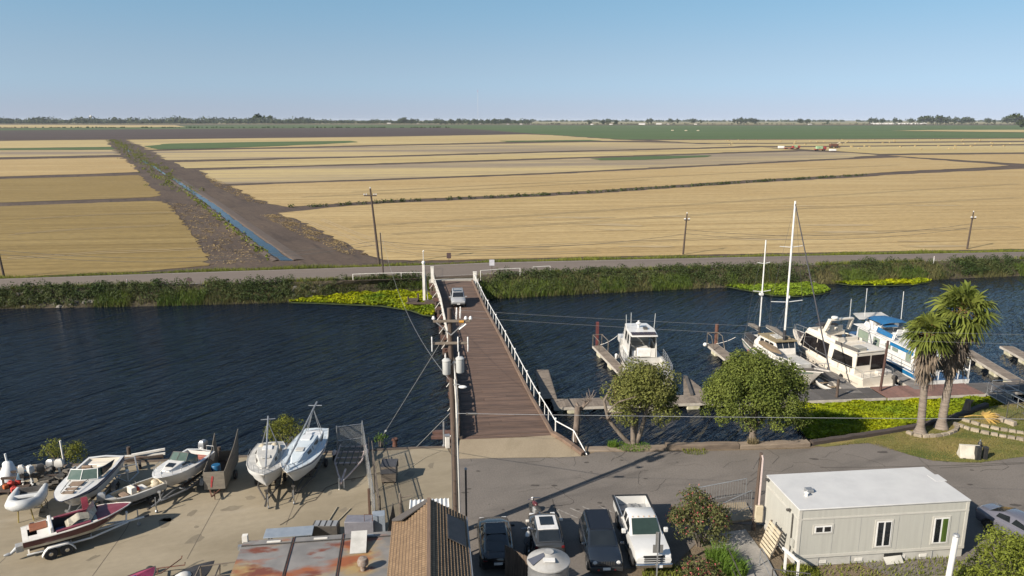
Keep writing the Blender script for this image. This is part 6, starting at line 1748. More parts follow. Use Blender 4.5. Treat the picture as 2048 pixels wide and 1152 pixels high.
m = MB(); m.loft([[(x, y + .85 + .3*i, z) for x, y, z in ((L*.56,-.15,1.4+.35*i),(L*.62,-.12,1.4+.35*i),(L*.61,.1,1.45+.3*i),(L*.56,.08,1.45+.3*i))] for i in (0, 1, 1.7)]); m.build('red_cover_bundle', M('red_cloth', (.22,.02,.04), .85), t, smooth=60)
m = MB(); m.bx(-.35, 0, -.22, .22, .5, .85); m.tube([(-.2,0,.75),(-.65,.0,.4)], [.14,.07], 7); m.lathe([(.05,-.3),(.1,-.1),(.06,.1)], 8, (-.6,0,.45), 'X'); m.build('stern_drive', m_grey, t, bevel=.04)
for s in (1,): m = MB(); m.box((L*.1,.78,1.5),(.2,.05,.05)); m.build('cleat', m_chrome, t)

# --- white bowrider with blue stripes
loc, rz, L = place((121, 1000), 1.95, (213, 912), 1.75)
trailer('grey trailer under the white speedboat with blue stripes', loc, rz, L*.92, 1.5, (1.5,), m_galv, .45, .9)
t = thing('speedboat', 'white speedboat with dark blue side stripes, framed windshield and brown deck pads', 'boat', loc, rz)
H = Hull(L, 2.35, up([(0,.95),(.4,.98),(.75,1.05),(1,1.1)], .78), up([(0,0),(.7,0),(.92,.4),(1,.9)], .6), up([(0,.35),(.65,.4),(.88,.7),(1,1.0)], .66), beam=[(0,.92),(.25,.99),(.5,1),(.68,.93),(.8,.78),(.9,.52),(.97,.24),(1,.06)], cb=.88, rake=.9)
H.shell().build('hull', m_gel, t)
H.stripe(.10,.17,.0,.95).build('navy_stripe', m_navy, t); H.stripe(.22,.36,.0,.93).build('navy_stripe', m_navy, t)
H.deck(opens=[(.04,.52,.16)], camber=.10).build('deck', m_gel, t)
H.well(.04,.52,.16,1.0).build('cockpit', m_cream, t)
H.rail(.035, dz=-.03).build('rub_rail', m_navy, t)
m = MB(); z0 = 1.80
xa, xb = L*.50, L*.60
P4 = [(xa-.9,-.98,z0),(xb - .25,-.88,z0+.06),(xb,0,z0+.12),(xb - .25,.88,z0+.06),(xa-.9,.98,z0)]
Q4 = [(xa-1.0,-.93,z0+.3),(xa-.02,-.76,z0+.55),(xa+.16,0,z0+.58),(xa-.02,.76,z0+.55),(xa-1.0,.93,z0+.3)]
gl = MB(); gl.loft([P4, Q4], ring=False, caps=False); w_ = gl.build('windshield', M('clear_green_glass', (.10,.14,.12), .08, (.08,.12,.10), spec=.6), t, smooth=0)
m = MB(); m.tube(Q4, .028, 5)
for p, q in zip(P4, Q4): m.tube([p, q], .025, 5)
m.tube(P4, .02, 4); m.build('windshield_frame', m_white, w_)
for x0, x1 in ((.635,.72),(.76,.80),(.83,.875)):
    m = MB(); m.bx(L*x0, L*x1, -.36*(1.25-x0*.45), .36*(1.25-x0*.45), 1.93, 1.965); m.build('deck_pad', m_tan if x1 - x0 != .04 else m_gel, t)
for s in (1, -1): rail_run(t, [(L*.62, s*.5, 1.92),(L*.74, s*.43, 1.95),(L*.87, s*.33, 1.95)], .1, 'grab_rail', m_dark, .018, 0)
m = MB(); m.bx(L*.04, L*.14, -.95, .95, 1.0, 1.62); m.build('stern_seat', m_cream, t, bevel=.05)
m = MB(); m.bx(L*.28, L*.38, .15, .75, 1.0, 1.6); m.bx(L*.27, L*.295, .15, .75, 1.6, 1.95); m.build('seat', m_cream, t, bevel=.05)
m = MB(); m.bx(L*.28, L*.38, -.75, -.15, 1.0, 1.6); m.bx(L*.27, L*.295, -.75, -.15, 1.6, 1.95); m.build('seat', m_tan, t, bevel=.05)
m = MB(); m.slab([(L*.48,.95,1.86),(L*.3,1.02,1.84),(L*.22,1.05,2.12),(L*.46,.9,2.3)], .02); m.build('side_screen', MATS['smoke_screen'], t)
H.stripe(.3,.42,.66,.8,.016).build('vent', m_dark, t)

# --- grey inflatable dinghy on a stand
c0 = at(43, 1012, 1.15)
t = thing('inflatable_dinghy', 'pale grey inflatable dinghy propped on a stand at the left edge', 'boat', (c0.x, c0.y + .1, 1.05), R(-70))
m = MB(); m.tube([(-2.3,.72,.12),(-1.2,.74,.05),(-.3,.66,.08),(.22,.3,.2),(.3,0,.24),(.22,-.3,.2),(-.3,-.66,.08),(-1.2,-.74,.05),(-2.3,-.72,.12)], [.14,.29,.31,.31,.31,.31,.31,.29,.14], 12)
m_pvc = M('grey_pvc', (.56,.57,.57), .6, (.45,.46,.46), scale=1.5)
m.build('tube', m_pvc, t, smooth=60)
m = MB(); m.slab([(-2.0,-.55,-.08),(.0,-.5,-.06),(.0,.5,-.06),(-2.0,.55,-.08)], .05); m.build('floor', m_grey, t)
m = MB(); m.bar((-1.95,-.6,.1),(-1.95,.6,.1),.06,.4); m.build('transom', m_dockdark, t)
m = MB(); m.tube([(-.9,-.6,.2),(-.9,.6,.2)], .14, 8); m.build('seat', m_pvc, t)
m = MB()
for x, y in ((-.2,.3),(-.2,-.3),(-1.6,.4),(-1.6,-.4)): m.tube([(x,y,-.1),(x*1.1,y*1.3,-1.05)], .035, 5)
m.bar((-.2,-.4,-.2),(-.2,.4,-.2),.06,.06); m.bar((-1.6,-.5,-.2),(-1.6,.5,-.2),.06,.06); m.bar((-.2,0,-.25),(-1.6,0,-.25),.06,.06)
m.build('stand', M('yellow_stand', (.33,.25,.06), .7), t)

# --- little open skiff on a trailer
loc, rz, L = place((209, 1001), 1.05, (322, 957), 1.1)
trailer('small dark trailer under the little open skiff', loc, rz, L*.9, 1.0, (1.0,), m_dark, .38, .7, .27, fender=False)
t = thing('skiff', 'small grey open skiff with centre console and red fuel can between the bigger boats', 'boat', loc, rz)
H = Hull(L, 1.55, up([(0,.45),(.6,.45),(1,.55)], .6), up([(0,0),(.8,0),(1,.3)], .5), up([(0,.1),(.8,.12),(1,.4)], .52), beam=[(0,.9),(.3,1),(.6,.98),(.8,.8),(.92,.52),(1,.14)], cb=.88, rake=.4)
H.shell().build('hull', m_gelg, t); H.deck(opens=[(.03,.86,.12)], camber=.02).build('gunwale', m_gelg, t); H.well(.03,.86,.12,.68).build('inside', m_cream2, t)
m = MB(); m.bx(L*.48, L*.58, -.28, .28, .68, 1.3); m.loft([[(L*.5,-.3,1.3),(L*.5,.3,1.3)],[(L*.56,-.26,1.5),(L*.56,.26,1.5)]], ring=False, caps=False); m.build('console', m_offwhite, t, bevel=.04)
m = MB(); m.bx(L*.62, L*.74, -.35, .35, .68, 1.0); m.build('bow_seat', m_tan, t, bevel=.03)
m = MB(); m.bx(L*.28, L*.40, -.45, .3, .68, 1.02); m.build('stern_seat', m_offwhite, t, bevel=.06)
m = MB(); m.bx(L*.42, L*.47, -.2, .2, .95, 1.2); m.build('fuel_can', m_red, t, bevel=.03)
m = MB(); m.tube([(L*.5,.12,1.3),(L*.48,.12,1.42)], .015, 4); m.lathe([(.15,-.015),(.17,0),(.15,.015)], 12, (L*.475,.12,1.44), 'X', caps=False); m.build('steering_wheel', m_dark, t)
m = MB(); m.sph((L*.14,.2,.95), (.3,.25,.16), 10, 6); m.sph((L*.08,-.3,.92), (.22,.22,.14), 10, 6); m.build('rope_heap', m_cream2, t)
outboard(t, -.1, 0, 1.15, .75, m_pvc, 'outboard_motor', .25)

# --- white cuddy cabin boat
loc, rz, L = place((322, 950), 2.0, (402, 897), 1.9)
L = max(L, 4.6)
trailer('galvanised trailer under the white cuddy boat, its drawbar pointing at the camera', loc, rz, L*.95, 1.45, (1.3,), m_galv, .5, 1.0, .3)
t = thing('cuddy_boat', 'white cuddy cabin boat with silver outboard, windshield and dark deck hatch', 'boat', loc, rz)
H = Hull(L, 2.2, up([(0,.85),(.4,.9),(.75,1.0),(1,1.1)], .95), up([(0,0),(.7,0),(.92,.4),(1,.95)], .8), up([(0,.3),(.65,.36),(.88,.68),(1,1.05)], .86), beam=[(0,.92),(.25,.99),(.5,1),(.68,.92),(.8,.76),(.9,.5),(.97,.24),(1,.08)], cb=.86, rake=.8)
H.shell().build('hull', m_geld, t)
H.deck(opens=[(.04,.45,.17)], camber=.1).build('deck', m_gel, t); H.well(.04,.45,.17,1.1).build('cockpit', m_gel, t)
c = Body([(L*.44,.72,1.85,.55,2.2),(L*.62,.62,1.93,.45,2.22),(L*.8,.38,2.0,.2,2.08)]); c.solid().build('cuddy_cabin', m_gel, t, bevel=.05)
m = MB(); m.slab([(L*.63,-.24,2.225),(L*.72,-.24,2.165),(L*.72,.24,2.165),(L*.63,.24,2.225)], .02); m.build('deck_hatch', m_glass, t)
P4 = [(L*.36,-.86,1.86),(L*.53,-.58,2.18),(L*.55,0,2.24),(L*.53,.58,2.18),(L*.36,.86,1.86)]; Q4 = [(L*.33,-.78,2.2),(L*.44,-.52,2.55),(L*.455,0,2.6),(L*.44,.52,2.55),(L*.33,.78,2.2)]
gl = MB(); gl.loft([P4, Q4], ring=False, caps=False); w_ = gl.build('windshield', MATS['clear_green_glass'], t, smooth=0)
m = MB(); m.tube(Q4, .025, 5); [m.tube([p, q], .02, 4) for p, q in zip(P4, Q4)]; m.build('windshield_frame', m_dark, w_)
for s in (1, -1): c.side(s, L*.46, L*.6, .25, .75, .015).build('port_light', m_glass, t)
H.stripe(.05,.28,.12,.5,.012).build('grey_side_panel', M('blue_grey_panel', (.22,.23,.27), .5), t)
m = MB(); m.bx(L*.24, L*.32, .1, .6, 1.1, 1.75); m.build('helm_seat', m_gel, t, bevel=.05)
m = MB(); m.bx(L*.24, L*.32, -.65, -.15, 1.1, 1.75); m.build('helm_seat', m_cream2, t, bevel=.05)
m = MB(); m.bx(L*.05, L*.1, -.3, .9, 1.1, 1.6); m.build('red_seat', M('faded_red_seat', (.35,.12,.09), .7), t, bevel=.04)
outboard(t, -.15, 0, 1.75, 1.15, M('silver_cowl', (.34,.35,.37), .3, metal=.4), 'outboard_motor', 0)
rail_run(t, [(.05,.95,1.82),(.05,.45,1.82)], .35, 'stern_rail', m_galv, .02, 0)
rail_run(t, [(H.edge(tt, .1)[0], sg*H.edge(tt, .1)[1], H.edge(tt, .1)[2]) for sg in (1,) for tt in (.6,.72,.84,.95)], .3, 'bow_rail', m_galv, .016, 0)
rail_run(t, [(H.edge(tt, .1)[0], -H.edge(tt, .1)[1], H.edge(tt, .1)[2]) for tt in (.6,.72,.84,.95)], .3, 'bow_rail', m_galv, .016, 0)

# --- plywood sided trailer with a blue barrel
pf, pb = at(430, 978, .45), at(462, 912, .45)
ang = math.atan2(pf.y - pb.y, pf.x - pb.x)
t = thing('plywood_trailer', 'home made trailer with tall grey plywood sides, open at the top', 'trailer', (pf.x, pf.y, 0), ang)
m_ply = M('grey_plywood', (.22,.19,.15), .9, (.15,.13,.105), scale=2.5, stretch=(.5,.5,2), bump=.2)
m = MB(); m.bx(-4.0, .0, -.6, .6, .45, .52); m.build('bed', m_darkwood, t)
m = MB(); m.bx(-.03, .03, -.62, .62, .45, 1.6); m.build('front_panel', m_ply, t)
for s, z in ((-1, 2.0), (1, 2.2)):
    m = MB(); q = [(0, s*.62, .45), (-4.0, s*.62, .45), (-4.0, s*.75, z + .5), (-2.6, s*.70, z - .1), (0, s*.62, 1.6)]
    m.slab(q if s > 0 else q[::-1], .03); m.build('side_panel', m_ply, t)
m = MB(); m.bx(-4.03, -3.97, -.6, .6, .45, 1.2); m.build('tail_panel', m_ply, t)
m = MB(); m.slab([(.04,-.12,1.35),(.04,-.22,.95),(.04,-.10,.95),(.04,-.02,1.3)], .01); m.slab([(.04,-.2,.98),(.04,-.24,.6),(.04,-.16,.6),(.04,-.10,.98)], .01); m.build('red_mark', M('red_spray', (.42,.05,.05), .7), t)
for s in (1, -1): wheel(t, -2.2, s*.78, .3, .18, side=s, rim=m_rust)
m = MB(); m.bar((0,-.3,.4),(.9,0,.4),.07,.07); m.bar((0,.3,.4),(.9,0,.4),.07,.07); m.tube([(.6,.1,.05),(.6,.1,.6)], .03, 5); m.build('drawbar', m_rust, t)
b_ = MB(); b_.lathe([(.02,0),(.27,0),(.29,.05),(.29,.3),(.305,.33),(.29,.36),(.29,.62),(.305,.65),(.29,.68),(.29,.88),(.26,.92),(.02,.93)], 16)
o = b_.build('barrel', M('blue_plastic', (.01,.10,.22), .45, (.008,.08,.18), scale=3)); o.location = Vector((pf.x, pf.y, .62)) + Matrix.Rotation(ang, 3, 'Z') @ Vector((-1.15, -.12, 0)); tag(o, 'blue plastic barrel standing inside the plywood trailer', 'barrel')
o = MB(); o.bx(-.2,.2,-.25,.25,0,.5); o = o.build('scrap_box', m_darkwood); o.location = Vector((pf.x, pf.y, .54)) + Matrix.Rotation(ang, 3, 'Z') @ Vector((-2.9, .3, 0)); tag(o, 'brown wooden scrap box at the back of the plywood trailer', 'box')

# --- two small sailboats on trailers
def yard_sailboat(lbl, bow, zb, stern, zs, B, hullm, deckm, mast0, mast1, stripe, gl, tlabel, low, minL):
    loc, rz, L = place(bow, zb, stern, zs); L = max(L, minL)
    trailer(tlabel, loc, rz, L*.86, 1.3, (1.6,), m_dark, .42, .8, .28, fender=False)
    t = thing('sailboat', lbl, 'sailboat', loc, rz, 'sailboats on trailers in the yard')
    H = Hull(L, B, up([(0,1.12),(.4,1.1),(.75,1.2),(1,1.4)], .95), up([(0,.45),(.35,0),(.7,.0),(.9,.5),(1,1.2)], .75), up([(0,.62),(.4,.42),(.7,.5),(.9,.95),(1,1.35)], .8), beam=[(0,.64),(.2,.88),(.42,1),(.6,.95),(.74,.78),(.86,.5),(.95,.2),(1,.02)], cb=.72, rake=.7)
    H.shell().build('hull', hullm, t)
    m = MB(); m.loft([[(L*.35,-.06,.9),(L*.35,.06,.9),(L*.35,.04,.5),(L*.35,-.04,.5)],[(L*.6,-.06,.9),(L*.6,.06,.9),(L*.57,.04,.5),(L*.57,-.04,.5)]]); m.build('keel', m_antif, t)
    if stripe: H.stripe(.08,.16,.0,.97).build('sheer_stripe', m_navy, t)
    H.deck(opens=[(.05,.30,.3)], camber=.08).build('deck', deckm, t); H.well(.05,.30,.3,1.55).build('cockpit', deckm, t)
    H.rail(.03).build('toe_rail', m_gelg, t)
    zd = H.zs(.5)
    c = Body([(L*.30,.72,zd-.02,.62,zd+.46),(L*.50,.74,zd,.60,zd+.48),(L*.66,.55,zd+.03,.40,zd+.36),(L*.80,.26,zd+.1,.16,zd+.17)])
    c.solid().build('cabin', deckm, t, bevel=.06)
    for sg in (1, -1): c.side(sg, L*.34, L*.52, .3, .78, .012, sl=.03).build('cabin_window', gl, t)
    for sg in (1, -1): c.side(sg, L*.55, L*.62, .3, .75, .012).build('port_light', gl, t)
    m = MB(); m.bx(L*.31, L*.42, -.3, .3, zd+.46, zd+.54); m.build('companion_hatch', hullm, t, bevel=.02)
    m = MB(); m.bx(L*.56, L*.63, -.26, .26, zd+.42, zd+.47); m.build('fore_hatch', m_gelg, t, bevel=.02)
    m = MB(); m.tube([(L*mast0[0],mast0[1],mast0[2]),(L*mast1[0],mast1[1],mast1[2])], .055, 7); ms = m.build('lowered_mast', m_galv, t)
    p, q = Vector((L*mast0[0],mast0[1],mast0[2])), Vector((L*mast1[0],mast1[1],mast1[2])); e = p.lerp(q, .06)
    m = MB(); m.tube([e + Vector((0,-.45,0)), e + Vector((0,.45,0))], .03, 5); m.build('spreader', m_galv, ms)
    m = MB()
    for sg in (1, -1): m.tube([(L*.08, sg*.5, zd), p.lerp(q,.12)], .025, 5); m.tube([(L*.16, sg*.55, zd), p.lerp(q,.12)], .02, 5)
    m.build('mast_crutch', m_galv, t)
    m = MB()
    for k in range(5): m.tube([p.lerp(q, .1 + k*.18) + Vector((0,.06,-.03)), p.lerp(q, .28 + k*.18) + Vector((0,-.05,-.16))], .012, 3)
    m.build('rigging_wire', m_wire, ms)
    pts = [H.edge(tt, .06) for tt in (.84,.92,.98)]; pr = pts + [(x, -y, z) for x, y, z in pts[::-1]]
    rail_run(t, pr, .42, 'bow_pulpit', m_galv, .016, 1)
    for sg in (1, -1): rail_run(t, [(H.edge(tt, .06)[0], sg*H.edge(tt, .06)[1], H.edge(tt, .06)[2]) for tt in (.3,.46,.62,.78)], .4, 'stanchion', m_galv, .01, 0)
    if low:
        for y in (-.4, .35): m = MB(); m.sph((L*.2, y, zd+.12), (.45,.28,.26), 9, 6); m.build('sail_bag', m_cream2, t)
    else:
        m = MB(); m.bx(L*.05, L*.28, -.6, .6, zd-.3, zd+.02); m.build('cockpit_seats', hullm, t, bevel=.05)
    return t, L
m_wwhite = M('cool_white', (.76,.77,.77), .35, (.66,.67,.68), scale=1)  # plain cool white for the yard sailboat hulls and the motor cloth
m_pblue = M('pale_blue_deck', (.60,.66,.70), .45, (.50,.57,.62), scale=1.2)
yard_sailboat('left white sailboat on a trailer, grey cabin top and clutter in its cockpit', (528, 942), 2.35, (541, 884), 2.1, 2.45, m_wwhite, m_gelg, (.05,.0,4.0), (.97,.15,2.75), False, m_dark, 'dark trailer under the left grey decked sailboat', True, 5.4)
yard_sailboat('right white sailboat on a trailer, pale blue deck and thin navy sheer line', (574, 946), 2.35, (634, 856), 2.1, 2.45, m_wwhite, m_pblue, (.0,.1,4.0), (.97,-.25,2.5), True, m_dark, 'dark trailer under the right pale blue decked sailboat', False, 6.6)

# --- empty trailer frame, fence, crate
p0 = at(684, 960, .5); p1 = at(706, 893, .5)
ang = math.atan2(p0.y - p1.y, p0.x - p1.x); L = (Vector(p0) - Vector(p1)).length
t = thing('empty_trailer', 'empty pinkish white tube boat trailer parked left of the chain link fence', 'trailer', (p1.x, p1.y, 0), ang)
m_pink = M('pinkish_white_paint', (.52,.44,.41), .6, (.40,.30,.27), scale=2)
m = MB()
for s in (1, -1): m.tube([(-.3, s*.9, .5), (L*.45, s*.9, .5), (L*.85, s*.35, .5), (L + .1, s*.06, .5)], .06, 6)
for x in (0, .9, 1.8, 2.6): m.bar((x,-.88,.5),(x,.88,.5),.14,.06)
m.tube([(L*.7,0,.5),(L + .5,0,.5)], .07, 6); m.build('frame', m_pink, t)
for y in (-.6, -.2, .2, .6): m = MB(); m.bar((-.3, y, .57), (L*.6, y, .57), .06, .07); m.build('bunk', m_dark, t)
for s in (1, -1):
    wheel(t, 1.2, s*1.1, .28, .18, side=s)
    m = MB(); m.sph((1.2, s*1.1, .62), (.42,.16,.12), 10, 6); m.build('fender', m_pink, t)
m = MB(); m.tube([(L + .3,-.15,.0),(L + .25,-.15,.75)], .05, 6); m.tube([(L + .1,.12,.0),(L + .15,.12,.6)], .05, 6); m.build('jack', m_offwhite, t)

def chain_mat():
    m = bpy.data.materials.new('chain_link'); m.use_nodes = True; nt = m.node_tree; b = nt.nodes['Principled BSDF']
    b.inputs['Base Color'].default_value = (.36,.37,.37,1); b.inputs['Metallic'].default_value = .5; b.inputs['Roughness'].default_value = .5
    co = nt.nodes.new('ShaderNodeTexCoord'); fac = []
    for r in (45, -45):
        mp = nt.nodes.new('ShaderNodeMapping'); mp.inputs['Rotation'].default_value = (0, R(r), 0)
        nt.links.new(co.outputs['Object'], mp.inputs[0]); w_ = nt.nodes.new('ShaderNodeTexWave'); w_.bands_direction = 'X'; w_.inputs['Scale'].default_value = 5.2
        nt.links.new(mp.outputs[0], w_.inputs['Vector']); g_ = nt.nodes.new('ShaderNodeMath'); g_.operation = 'GREATER_THAN'; g_.inputs[1].default_value = .93
        nt.links.new(w_.outputs['Fac'], g_.inputs[0]); fac.append(g_.outputs[0])
    mx = nt.nodes.new('ShaderNodeMath'); mx.operation = 'MAXIMUM'; nt.links.new(fac[0], mx.inputs[0]); nt.links.new(fac[1], mx.inputs[1])
    nt.links.new(mx.outputs[0], b.inputs['Alpha']); return m
m_chain = chain_mat()
def chain_fence(label, a, b, h, n, group=None):
    a, b = Vector(a), Vector(b); L = (b - a).length; ang = math.atan2((b-a).y, (b-a).x)
    t = thing('chain_link_fence', label, 'fence', (a.x, a.y, 0), ang, group)
    for k in range(n + 1):
        x = L*k/n; m = MB(); m.tube([(x + random.uniform(-.04,.04), random.uniform(-.06,.06), -.1), (x, 0, h + .08)], .035, 6); m.build('fence_post', m_galv, t)
    m = MB(); m.tube([(0,0,h),(L,0,h)], .022, 5); m.build('top_rail', m_galv, t); m = MB(); m.tube([(0,0,h*.52),(L,0,h*.52)], .018, 5); m.build('mid_rail', m_galv, t)
    m = MB(); m.add([(0,.03,.03),(L,.03,.03),(L,.03,h),(0,.03,h)], [(0,1,2,3)]); m.build('mesh', m_chain, t, smooth=0)
    return t
chain_fence('chain link fence dividing the boat yard from the crate and ramp area', at(752, 1062), at(727, 899), 2.1, 5, 'chain link fence runs')
chain_fence('square chain link panel standing at the water behind the empty trailer', at(676, 912), at(726, 905), 2.15, 1, 'chain link fence runs')
t = thing('gate_post', 'rusty brown square steel post left of the chain link fence', 'post', at(741, 1058)); m = MB(); m.bar((0,0,-.2),(0,0,2.5),.13,.13,(1,0,0)); m.build('post', M('brown_steel', (.10,.055,.035), .8), t, bevel=.01); m = MB(); m.box((.08,0,1.6),(.06,.1,.2)); m.build('hinge', m_dark, t)
t = thing('pipe_gate', 'long leaning pipe gate and rails beside the chain link fence', 'gate', at(757, 1050)); m = MB()
a_, b_ = Vector((0,0,0)), at(735, 925) - at(757, 1050)
for z in (.35, 1.0, 1.75): m.tube([a_ + Vector((.1,0,z)), b_ + Vector((.35,0,z*.9))], .028, 5)
m.build('rail', m_wood, t)
for f in (0, .5, 1): m = MB(); m.tube([a_.lerp(b_, f) + Vector((.15,0,0)), a_.lerp(b_, f) + Vector((.15,0,1.85))], .035, 5); m.build('upright', m_dark, t)
# shadow casting posts and rails right of the fence
c0 = at(777, 968)
t = thing('wooden_crate', 'tall grey wooden crate with a dark tarp over its sloping top', 'crate', (c0.x, c0.y + .5, 0), R(1))
m = MB(); zc_ = zat(920, c0.y + .9)
for k in range(4): z0 = .12 + k*(zc_-.2)/4; m.bx(-.47,.47,-.48,.48,z0+.01,z0 + (zc_-.2)/4 - .012)
m.build('body', m_wood, t, bevel=.01)
m = MB(); m.bx(-.4,-.3,-.45,.45,0,.12); m.bx(.3,.4,-.45,.45,0,.12); m.build('skid', m_darkwood, t)
m = MB(); m.loft([[(-.5,-.52,zc_-.55),(.5,-.5,zc_-.5),],[(-.5,-.45,zc_-.02),(.5,-.46,zc_)],[(-.5,.52,zc_+.05),(.52,.5,zc_+.04)],[(-.5,.54,zc_-.6),(.52,.53,zc_-.5)]], ring=False, caps=False); m.build('tarp', M('dark_tarp', (.06,.062,.072), .75, (.04,.042,.05), scale=3, bump=.5), t, smooth=60)
t = thing('mooring_bollard', 'rusty round bollard on the quay edge right of the small bush', 'bollard', at(790, 892, .04)); m = MB(); m.lathe([(.2,0),(.17,.05),(.15,.45),(.22,.5),(.2,.58),(.02,.6)], 12); m.build('post', m_rust, t); m = MB(); m.tube([(-.25,0,.42),(.25,0,.42)], .04, 6); m.build('cross_pin', m_rust, t)
for a, b, lb in (((648,1057),(675,1014),'left one of two cream pipes lying on the concrete behind the rusty roof'), ((660,1058),(701,1017),'right one of two cream pipes lying on the concrete behind the rusty roof')):
    p, q = at(*a, .04), at(*b, .04); m = MB(); m.tube([p, q], .035, 6); o = m.build('plastic_pipe', m_cream2, smooth=60); tag(o, lb, 'pipe')
hp_ = [(560,1050),(585,1035),(600,1015),(612,1005),(630,1000),(652,975),(690,960),(720,955),(760,945)]
m = MB(); m.tube([at(x, y, .03) for x, y in hp_], .016, 5); tag(m.build('garden_hose', m_darkwood), 'thin dark hose snaking over the concrete in front of the sailboats', 'hose')
hp_ = [(745,985),(790,955),(828,930),(850,915),(880,902)]
m = MB(); m.tube([at(x, y, .03) for x, y in hp_], .014, 5); tag(m.build('garden_hose', m_cream2), 'thin pale hose on the concrete between the crate and the bridge', 'hose')
# outboards, fuel cans and scrap along the quay at left
t = thing('motor_rack', 'low timber rack carrying old outboard motors at the left quay edge', 'rack', at(70, 975, 0), R(8))
m = MB(); m.bar((-1.9,0,.75),(1.6,0,.75),.12,.14); m.bar((-1.9,.9,.75),(1.6,.9,.75),.12,.14)
for x in (-1.8,-.1,1.5):
    for y in (0,.9): m.bar((x,y,0),(x,y,.75),.1,.1,(1,0,0))
m.build('frame', m_darkwood, t)
base = at(70, 975, 0)
for i, (dx, dy, mt, lb) in enumerate(((-.55,-.25,m_offwhite,'white outboard motor with a long bare leg on the quay rack, nearest the red cans'),(.05,-.2,m_pvc,'grey white outboard motor hanging second on the quay rack'),(.85,.7,m_galv,'grey outboard motor at the back of the quay rack'),(1.35,.75,m_offwhite,'outboard motor with stacked white cowls at the right end of the rack'),(.55,.1,m_dark,'black outboard motor in the middle of the quay rack'))):
    t = thing('outboard_motor', lb, 'outboard motor', base + Vector((dx, dy, 1.05)), R(-60 + 25*i), 'outboard motors on the quay rack'); outboard(t, 0, 0, 0, 1.0, mt, 'powerhead')
    m = MB(); m.bx(-.02,.1,-.12,.12,-.25,.08); m.tube([(.1,0,.1),(.55,.05,.2)], .025, 5); m.build('clamp_bracket', m_dark, t)
for i, (px, py, s, mt, lb) in enumerate(((22,972,.34,m_red,'red fuel can leftmost of the cans at the left edge'),(36,968,.3,m_red,'darker red fuel can behind the front one'),(29,984,.36,M('bright_red_plastic', (.62,.07,.05), .5),'bright red square fuel can in front of the others'),(12,977,.3,M('orange_plastic', (.5,.12,.03), .5),'orange fuel can lying at the left edge'))):
    t = thing('fuel_can', lb, 'fuel can', at(px, py, .32), R(20*i), 'fuel cans at the left edge'); m = MB(); m.bx(-s/2,s/2,-s*.4,s*.4,0,s*.85); m.build('body', mt, t, bevel=.04)
    m = MB(); m.tube([(-s*.3,0,s*.85),(-s*.2,0,s*1.1),(s*.2,0,s*1.1),(s*.3,0,s*.85)], .025, 5); m.build('handle', mt, t)
t = thing('pallet', 'dark pallet under the red fuel cans', 'pallet', at(28, 983, 0), R(5)); m = MB()
for k in range(6): m.bx(-.9,.9,-.6 + k*.22,-.45 + k*.22,.26,.31)
m.build('top_board', m_darkwood, t); m = MB(); [m.bx(x-.05,x+.05,-.6,.65,0,.26) for x in (-.8,0,.8)]; m.build('bearer', m_darkwood, t)
t = thing('covered_motor', 'lump under a white cloth with a pipe sticking up at the left quay edge', 'covered motor', at(20, 962, 0)); m = MB(); m.loft([[(r*math.cos(2*math.pi*j/9)*random.uniform(.85,1.15), r*math.sin(2*math.pi*j/9)*random.uniform(.85,1.15), z) for j in range(9)] for r, z in ((.62,.0),(.55,.5),(.34,1.05),(.28,1.3),(.05,1.4))]); m.build('cloth', m_wwhite, t, smooth=70); m = MB(); m.tube([(0,0,1.3),(-.05,0,1.9)], .06, 6); m.build('pipe', m_wwhite, t)
t = thing('motor_cowl', 'blue and silver motor cowl with a frame behind the rack of outboards', 'motor cowl', at(52, 955, .6), R(20)); m = MB(); m.loft([[(-.5,-.3,0),(.5,-.3,0),(.5,.3,0),(-.5,.3,0)],[(-.35,-.25,.5),(.3,-.25,.45),(.3,.25,.45),(-.35,.25,.5)]]); m.build('shell', M('steel_blue', (.10,.17,.24), .4), t, bevel=.05); m = MB(); m.tube([(-.4,-.35,.55),(.35,-.35,.5),(.35,.35,.5),(-.4,.35,.55)], .03, 5, closed=True); m.build('frame', m_chrome, t)
sc = MB(); random.seed(5)
for k in range(60):
    p = at(random.uniform(80,150), random.uniform(950,985), 0); h = random.uniform(.1,.5); sc.box((p.x, p.y, random.uniform(.1,.9)), (random.uniform(.2,.7), random.uniform(.1,.35), random.uniform(.04,.2)), random.uniform(0,3), random.uniform(-.5,.5))
tag(sc.build('scrap_heap', M('scrap', (.16,.145,.12), .8, (.06,.055,.05), scale=4, island=.5), smooth=0), 'tangled heap of grey scrap parts between the outboards and the speedboat', 'scrap heap', kind='stuff')
t = thing('leaning_pipe', 'white pipe standing upright beside the yellow green bush at left', 'pipe', at(128, 925, 0)); m = MB(); m.tube([(0,0,-.2),(-.12,.1,1.5)], .06, 6); m.build('pipe', m_offwhite, t); m = MB(); m.tube([(-.12,.1,1.48),(-.125,.1,1.55)], .075, 6); m.build('cap', m_offwhite, t)
t = thing('steel_stand', 'dark steel boat stand between the inflatable and the speedboat', 'stand', at(88, 1012, 0)); m = MB()
for x, y in ((-.4,-.3),(.4,-.3),(0,.4)): m.tube([(x,y,0),(0,0,.9)], .025, 5)
m.tube([(-.4,-.3,.05),(.4,-.3,.05),(0,.4,.05)], .02, 5, closed=True); m.build('frame', m_dark, t); m = MB(); m.box((0,0,.93),(.3,.3,.05)); m.build('pad', m_darkwood, t)
t = thing('outboard_motor', 'dark grey outboard leg standing between the speedboat and the skiff', 'outboard motor', at(200, 1002, 1.0), R(200)); outboard(t, 0, 0, 0, .95, m_grey, 'powerhead'); m = MB(); m.bx(-.02,.1,-.12,.12,-.95,.08); m.build('stand', m_dark, t)
t = thing('pipe_trailer', 'low grey empty trailer frame with pale winch between the speedboat and cuddy boat', 'trailer', at(255, 960, 0), R(-60)); m = MB()
